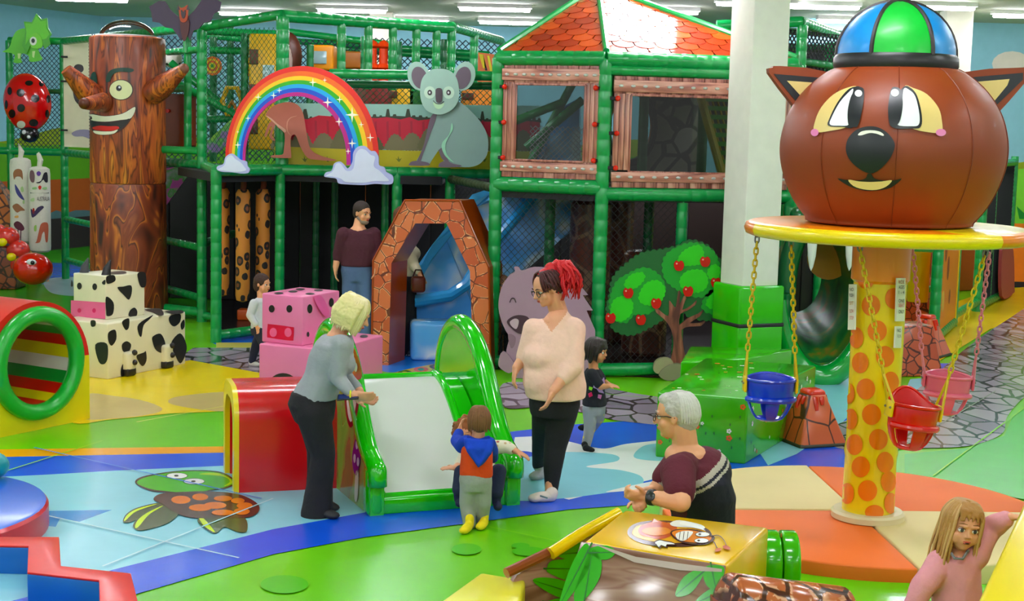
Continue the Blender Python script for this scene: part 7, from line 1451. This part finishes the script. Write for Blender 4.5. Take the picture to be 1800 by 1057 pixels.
# ---------------------------------------------------------------- grey haired man
def man_sit():
    Y = 7.98; p = Person('grey-haired man in a maroon and navy T-shirt leaning his forearms on the yellow box',V((P(1230,900,Y).x,8.15,0)),'light')
    p.head(J(1188,731,Y),.262,(-.93,.30,-.10),(.02,0,1)); q = p.q; p.limb(p.b,[J(1206,800,Y+.02),q(0,-.14,-.22)],[.075,.068]); p.b.ball(J(1206,800,Y),(.12,.12,.07))
    ra = [J(1192,830,Y-.20),J(1196,893,Y-.38),J(1135,886,Y-.26)]; la = [J(1200,800,Y+.22),J(1150,868,Y+.16),J(1112,872,Y-.05)]
    ra[1].z = max(ra[1].z,.655); ra[2].z = max(ra[2].z,.65)
    p.limb(p.b,ra,[.065,.056,.033]); p.limb(p.b,la,[.06,.05,.032]); p.hand(ra[2],J(1108,872,Y-.28)-ra[2],(.3,.8,.5),.18,1.5,th=-1); p.hand(la[2]+V((.03,-.12,.015)),J(1100,886,Y-.30)-la[2],(.2,-.6,-.6),.18,1.5,th=-1)
    p.b.capsule(J(1225,890,Y+.12),.14,J(1215,830,Y+.02),.12); p.b.capsule(J(1230,915,Y+.12),.12,V((J(1215,900,Y).x-.25,Y+.35,.10)),.09); p.b.capsule(V((J(1215,900,Y).x-.25,Y+.35,.10)),.07,V((J(1215,900,Y).x+.15,Y+.6,.08)),.05); p.skin_done(.0065); p.face('#4a5a68','#b8b0a8')
    mb = MB(); mb.loft([(J(1207,797,Y+.01),.09,.09),(J(1213,810,Y+.01),.14,.18),(J(1225,838,Y+.02),.18,.225),(J(1232,870,Y+.06),.19,.225),(J(1236,905,Y+.1),.175,.20),(J(1236,935,Y+.12),.18,.20)],.25)
    mb.ball(J(1236,832,Y+.04),(.16,.20,.15)); mb.capsule(J(1200,822,Y-.15),.085,J(1214,812,Y+.15),.085); p.limb(mb,[ra[0],ra[0]+(ra[1]-ra[0])*.62],[.098,.088],16); p.limb(mb,[la[0],la[0]+(la[1]-la[0])*.6],[.085,.078],16)
    o = blob('t_shirt',mb,[cloth('#5a2430')],p.t,.009,7,(.006,9)); me = o.data
    for m in (cloth('#1d1c2a'),cloth('#b5aca0')): me.materials.append(m)
    base = WL[o]; a_ = J(1213,853,Y-.12); b_ = J(1262,800+20,Y-.05)
    for f in me.polygons:
        w = base+f.center; v_ = w-CAM; px = 900+FPX*v_.dot(Rt)/v_.dot(Fw); py = 528.5-FPX*v_.dot(Up)/v_.dot(Fw)
        # stripes run level round the chest, tilted with the leaning torso
        hgt = w.z - .62*(w.x-a_.x) - a_.z - .05*(w.y-a_.y)
        arm = w.x < a_.x-.005 and w.y < Y+.05
        if arm: continue
        if hgt < -.052: f.material_index = 1
        elif hgt < -.032: f.material_index = 2
        elif hgt < -.012: f.material_index = 1
        elif hgt < .026: f.material_index = 2
    mb = MB(); mb.loft([(J(1236,925,Y+.12),.17,.19),(V((J(1236,925,Y).x,Y+.14,.12)),.2,.22),(V((J(1236,925,Y).x,Y+.14,.03)),.19,.2)],.2); hp = V((J(1230,915,Y).x,Y+.15,.13)); kn = V((hp.x-.42,Y+.38,.14)); p.limb(mb,[hp,kn,V((hp.x-.02,Y+.62,.08))],[.12,.085,.06]); blob('navy_trousers',mb,cloth('#1c2136'),p.t,.014,3)
    mb = MB(); mb.ball(q(0,-.09,.16),(.094,.108,.100),22,14,p.hR); mb.ball(q(0,-.23,-.03),(.083,.075,.085),18,12,p.hR); mb.ball(q(0,.12,.36),(.07,.06,.035),14,8,p.hR); 
    for x in (-1,1): mb.capsule(q(.31*x,.05,.2),.02,q(.325*x,-.02,.06),.014)
    blob('grey_hair',mb,M('#b9b4ae',.6,.5,50),p.t,.0065,2,(.004,70))
    strands(p,'short_grey_lock',M('#cfcbc5',.6,.3,60),80,-.10,r=.0065,a0=.08,a1=.92,out=.97,crown=.50)
    for x in (-1,1): MB().tube([q(.24*x,.385,.03),q(.34*x,.12,.045),q(.355*x,-.06,.0)],.0035,5).build('glasses_arm',DK,p.t); MB().tube([q(.14*x+.1*cos(a),.43,-.01+.07*sin(a)) for a in [i*pi/8 for i in range(16)]],.003,5,closed=True).build('glasses_rim',DK,p.t)
    w = ra[2]+(ra[1]-ra[2])*.17; ax = (ra[1]-ra[2]).normalized(); MB().lathe([(.040,-.018),(.044,-.012),(.044,.012),(.040,.018)],w,24,axis=ax).build('watch_strap',M('#1d1d20',.5),p.t); MB().lathe([(.024,0),(.026,.012),(.02,.016)],w+V((-.01,-.036,.012)),16,axis=(-.2,-.8,.5)).build('watch_face',M('#26262a',.2),p.t)
man_sit()
# ---------------------------------------------------------------- girl in pink, foreground
def girl_pink():
    Y = 7.0; p = Person('little fair-haired girl in a pink tracksuit reaching for the yellow ramp at bottom right',V((P(1680,1000,Y).x,Y,.0)),'pink')
    p.head(J(1692,925,Y),.232,(.06,-1,-.04),(.14,0,1)); q = p.q; p.limb(p.b,[J(1686,975,Y+.02),q(0,-.12,-.28)],[.045,.044])
    la = [J(1715,978,Y),J(1742,928,Y+.05),J(1776,910,Y-.02)]; ra = [J(1652,990,Y),J(1625,1030,Y-.08),J(1600,1075,Y-.12)]; p.limb(p.b,la,[.042,.034,.024]); p.limb(p.b,ra,[.042,.034,.024]); p.hand(la[2],V((.8,-.25,.12)),(.2,.0,-1),.115,.7,th=1); p.hand(ra[2],V((-.2,-.2,-1)),(1,0,0),.11,.5)
    p.b.capsule(J(1684,985,Y),.06,J(1678,1090,Y-.03),.08); lg = [[J(1665,1095,Y),J(1660,1160,Y-.05),V((P(1655,1100,Y).x,Y,.06))],[J(1695,1095,Y),J(1700,1160,Y-.05),V((P(1700,1100,Y).x,Y-.05,.06))]]; [p.limb(p.b,L_,[.055,.042,.03]) for L_ in lg]; p.skin_done(.005); p.face('#3a4048','#9a7048',True)
    mb = MB(); mb.loft([(J(1686,974,Y+.01),.055,.06),(J(1684,984,Y),.105,.08),(J(1683,1010,Y),.115,.10),(J(1682,1040,Y),.12,.11),(J(1680,1085,Y-.02),.125,.115)],.1); p.limb(mb,[J(1710,985,Y),la[0],la[1],la[1]+(la[2]-la[1])*.72],[.06,.062,.056,.046],14); p.limb(mb,[J(1662,990,Y),ra[0],ra[1],ra[1]+(ra[2]-ra[1])*.8],[.06,.066,.062,.05],14)
    blob('pink_top',mb,cloth('#e2a0aa'),p.t,.008,5,(.007,14)); MB().tube([J(1668,967,Y-.04),J(1678,982,Y-.085),J(1692,983,Y-.09),J(1702,968,Y-.05)],.007,6).build('grey_neckline',cloth('#7f7f84'),p.t)
    trousers(p,J(1680,1095,Y-.02),lg,cloth('#dd9aa4'),[.075,.062,.05],.01,'pink_trousers',.125,.11)
    for L_ in lg: mb = MB(); foot_mb(mb,V((L_[2].x,L_[2].y+.05,0)),V((L_[2].x,L_[2].y-.09,0)),.032,.03); blob('sock',mb,cloth('#e0d8d8'),p.t,.008,2)
    mb = MB(); mb.ball(q(0,-.08,.17),(.076,.09,.083),22,14,p.hR); rr = random.Random(5)
    for x in (-.22,-.13,-.04,.05,.14,.2): mb.tube([q(x*.6,.1,.53),q(x,.3,.4),q(x*1.1,.39,.2)],[.012,.013,.005],6)
    blob('fair_hair',mb,M('#a87a4c',.5,.35,50),p.t,.006,1,(.003,50))
    strands(p,'long_fair_lock',M('#b98c5c',.45,.3,60),90,-.9,r=.0095,a0=-.27,a1=1.27,out=1.05,flare=.10,wob=.05,seed=12,drop=lambda cx,cy: (-1.5 if cx > -.35 else -.78))
    strands(p,'pale_fair_lock',M('#d0a878',.45,.3,60),26,-.8,r=.0085,a0=-.28,a1=1.28,out=1.09,flare=.14,wob=.07,seed=13,drop=lambda cx,cy: (-1.3 if cx > -.35 else -.7))
girl_pink()
# ---------------------------------------------------------------- background people
def man_back():
    Y = 15.9; p = Person('bearded man in a dark maroon jumper and jeans standing inside the dark climbing frame',V((P(630,600,Y).x,Y,0)),'light')
    p.head(J(637,375,Y),.235,(.75,-.62,-.12)); q = p.q; p.limb(p.b,[J(630,402,Y),q(0,-.1,-.3)],[.065,.06]); la = [J(604,412,Y-.05),J(594,448,Y-.02),J(590,470,Y-.05)]; ra = [J(657,412,Y+.02),J(664,440,Y),J(660,466,Y-.1)]
    p.limb(p.b,la,[.055,.045,.032]); p.limb(p.b,ra,[.055,.045,.032]); p.hand(la[2],V((0,-.1,-1)),(1,0,0),.18,.5,th=-1); p.hand(ra[2],V((0,-.3,-1)),(-1,0,0),.18,.5,th=1)
    hip = J(628,470,Y); p.b.capsule(hip,.12,J(630,415,Y),.12); lg = [[J(618,478,Y),J(614,540,Y),V((P(612,600,Y).x,Y,.08))],[J(640,478,Y),J(643,540,Y-.05),V((P(645,600,Y).x,Y-.05,.08))]]; [p.limb(p.b,L_,[.08,.055,.04]) for L_ in lg]; p.skin_done(.0085); p.face('#3a2a20','#3a2a24')
    mb = MB(); mb.loft([(J(630,402,Y),.09,.08),(J(630,408,Y),.19,.12),(J(630,430,Y),.215,.14),(J(629,458,Y),.185,.14),(J(628,468,Y),.18,.14)]); p.limb(mb,[la[0],la[1],la[1]+(la[2]-la[1])*.3],[.08,.06,.05]); p.limb(mb,[ra[0],ra[1],ra[1]+(ra[2]-ra[1])*.6],[.08,.06,.05]); blob('maroon_jumper',mb,cloth('#4a2430'),p.t,.013,4)
    trousers(p,J(628,474,Y),lg,cloth('#5a6e92'),[.105,.08,.07],.014,'jeans',.18,.13)
    for L_ in lg: mb = MB(); foot_mb(mb,V((L_[2].x,L_[2].y+.05,0)),V((L_[2].x+.03,L_[2].y-.17,0)),.045,.04); blob('shoe',mb,M('#2a2a30',.6),p.t,.01,2)
    mb = MB(); mb.ball(q(0,-.09,.17),(.084,.104,.094),18,12,p.hR); mb.ball(q(0,-.20,.0),(.080,.068,.08),14,10,p.hR); blob('short_hair',mb,M('#2f211c',.7),p.t,.008,2)
    mb = MB(); mb.ball(q(0,.17,-.36),(.055,.05,.035),14,8,p.hR); mb.capsule(q(-.25,.0,-.2),.018,q(-.1,.22,-.38),.02); mb.capsule(q(.25,.0,-.2),.018,q(.1,.22,-.38),.02); blob('grey_beard',mb,M('#8a7a70',.8),p.t,.007,2)
man_back()
def woman_arch():
    Y = 16.5; p = Person('woman in a cream jumper and long black trousers with brown bag behind the stone arch',V((P(712,625,Y).x,Y,0)),'light'); ft = V((P(712,625,Y).x,Y,0)); X = ft.x
    p.head((X-.03,Y,1.56),.22,(1,-.1,-.1)); q = p.q; p.limb(p.b,[(X-.03,Y,1.36),q(0,-.1,-.3)],[.055,.05]); sh = V((X-.02,Y-.12,1.28)); el = J(728,466,Y-.15); ha = J(738,482,Y-.25); p.limb(p.b,[sh,el,ha],[.05,.04,.028]); p.hand(ha,V((.4,-.3,-.8)),(0,1,0),.17,.9); p.b.capsule((X,Y,.9),.1,(X-.02,Y,1.25),.09)
    lg = [[V((X,Y-.07,.85)),V((X+.02,Y-.08,.45)),V((X-.02,Y-.08,.08))],[V((X,Y+.07,.85)),V((X+.03,Y+.08,.45)),V((X+.06,Y+.1,.08))]]; [p.limb(p.b,L_,[.07,.05,.035]) for L_ in lg]; p.skin_done(.009); p.face()
    mb = MB(); mb.loft([(V((X-.03,Y,1.36)),.07,.08),(V((X-.02,Y,1.31)),.11,.18),(V((X,Y,1.1)),.13,.17),(V((X,Y,.9)),.14,.17)]); p.limb(mb,[sh,el,el+(ha-el)*.75],[.075,.058,.045]); mb.ball((X+.08,Y-.04,1.15),(.08,.12,.08)); blob('cream_jumper',mb,cloth('#d5cdb4'),p.t,.012,4)
    trousers(p,(X,Y,.86),lg,cloth('#17151a'),[.11,.09,.09],.013,'black_trousers',.14,.16)
    for L_ in lg: mb = MB(); foot_mb(mb,V((L_[2].x-.05,L_[2].y,0)),V((L_[2].x+.17,L_[2].y-.03,0)),.045,.04); blob('patterned_shoe',mb,ramp_mat('shoe_print','spots',[(0,'#e0dcd8'),(.35,'#2a2428')],(30,30,30),.7,0),p.t,.01,2)
    mb = MB(); mb.ball(q(0,-.08,.15),(.08,.1,.09),16,12,p.hR); mb.capsule(q(0,-.3,.1),.07,q(0,-.35,-.6),.05); blob('hair',mb,M('#5a3a28',.7),p.t,.01,2)
    bg = J(735,500,Y-.28); t = thing('brown_handbag','brown handbag carried by the woman behind the stone arch','bag',bg-V((0,0,.1))); MB().box(bg,(.16,.10,.18),.3,bev=.035).build('bag_body',M('#5a261c',.4),t); MB().tube([bg+V((-.06,0,.08)),bg+V((-.03,0,.16)),bg+V((.03,0,.16)),bg+V((.06,0,.08))],.009,6).build('strap',M('#3a1814',.4),t)
woman_arch()
def small_child(lab, px, gy, H, f, hair, top, bot, skin='light', Yo=None, lean=0):
    g = G(px,gy) if Yo is None else V((P(px,gy,Yo).x,Yo,0)); p = Person(lab,g,skin); k = H/1.0; f = V(f).normalized(); r = V((f.y,-f.x,0)); at = lambda a,b_,z: g+r*a*k+V((f.x,f.y,0))*b_*k+V((0,0,z*k))
    p.head(at(0,.02,.895),.20*k,f); q = p.q; p.limb(p.b,[at(0,0,.74),q(0,-.1,-.3)],[.04*k,.04*k]); p.b.capsule(at(0,0,.5),.07*k,at(0,0,.68),.06*k)
    arms = [[at(s_*.12,0,.70),at(s_*.16,-.02,.58),at(s_*.15,.06,.47)] for s_ in (-1,1)]; lg = [[at(s_*.06,0,.45),at(s_*.07,s_*.1,.26),at(s_*.07,s_*.16,.06)] for s_ in (-1,1)]
    for i,A_ in enumerate(arms): p.limb(p.b,A_,[.035*k,.03*k,.02*k]); p.hand(A_[2],V((0,0,-1))+f*.3,r*(1 if i else -1),.10*k,.5)
    for L_ in lg: p.limb(p.b,L_,[.05*k,.04*k,.028*k])
    p.skin_done(.007); p.face()
    mb = MB(); yaw = atan2(r.y,r.x); mb.loft([(at(0,0,.75),.05*k,.045*k),(at(0,0,.72),.11*k,.07*k),(at(0,0,.6),.115*k,.085*k),(at(0,0,.43),.125*k,.095*k)],yaw)
    for A_ in arms: p.limb(mb,[A_[0],A_[1],A_[1]+(A_[2]-A_[1])*.8],[.048*k,.042*k,.035*k])
    blob('top',mb,cloth(top),p.t,.010,3); trousers(p,at(0,0,.43),lg,cloth(bot),[.065*k,.052*k,.04*k],.01,'trousers',.11*k,.09*k)
    for L_ in lg: mb = MB(); e = V((L_[2].x,L_[2].y,0)); foot_mb(mb,e-f.xy.to_3d()*.04,e+f.xy.to_3d()*.09,.032,.03); blob('sock',mb,cloth('#d8d4d0'),p.t,.008,1)
    mb = MB(); mb.ball(q(0,-.08,.16),(.076*k,.088*k,.08*k),18,12,p.hR); mb.ball(q(0,-.24,-.08),(.07*k,.055*k,.08*k),14,10,p.hR); blob('hair',mb,M(hair,.7,.3,50),p.t,.008,2,(.003,50))
small_child('young child in a pale jacket and dark trousers walking behind the pink pig boxes',458,648,1.0,(.8,-.4,-.05),'#3a241c','#c9ccd4','#25293c')
small_child('child with short brown hair standing behind the mauve wombat board',880,640,.98,(.3,-.9,0),'#8a6a58','#3f4a6a','#2a2c3a',Yo=16.0)

bpy.data.scenes.remove(TS)
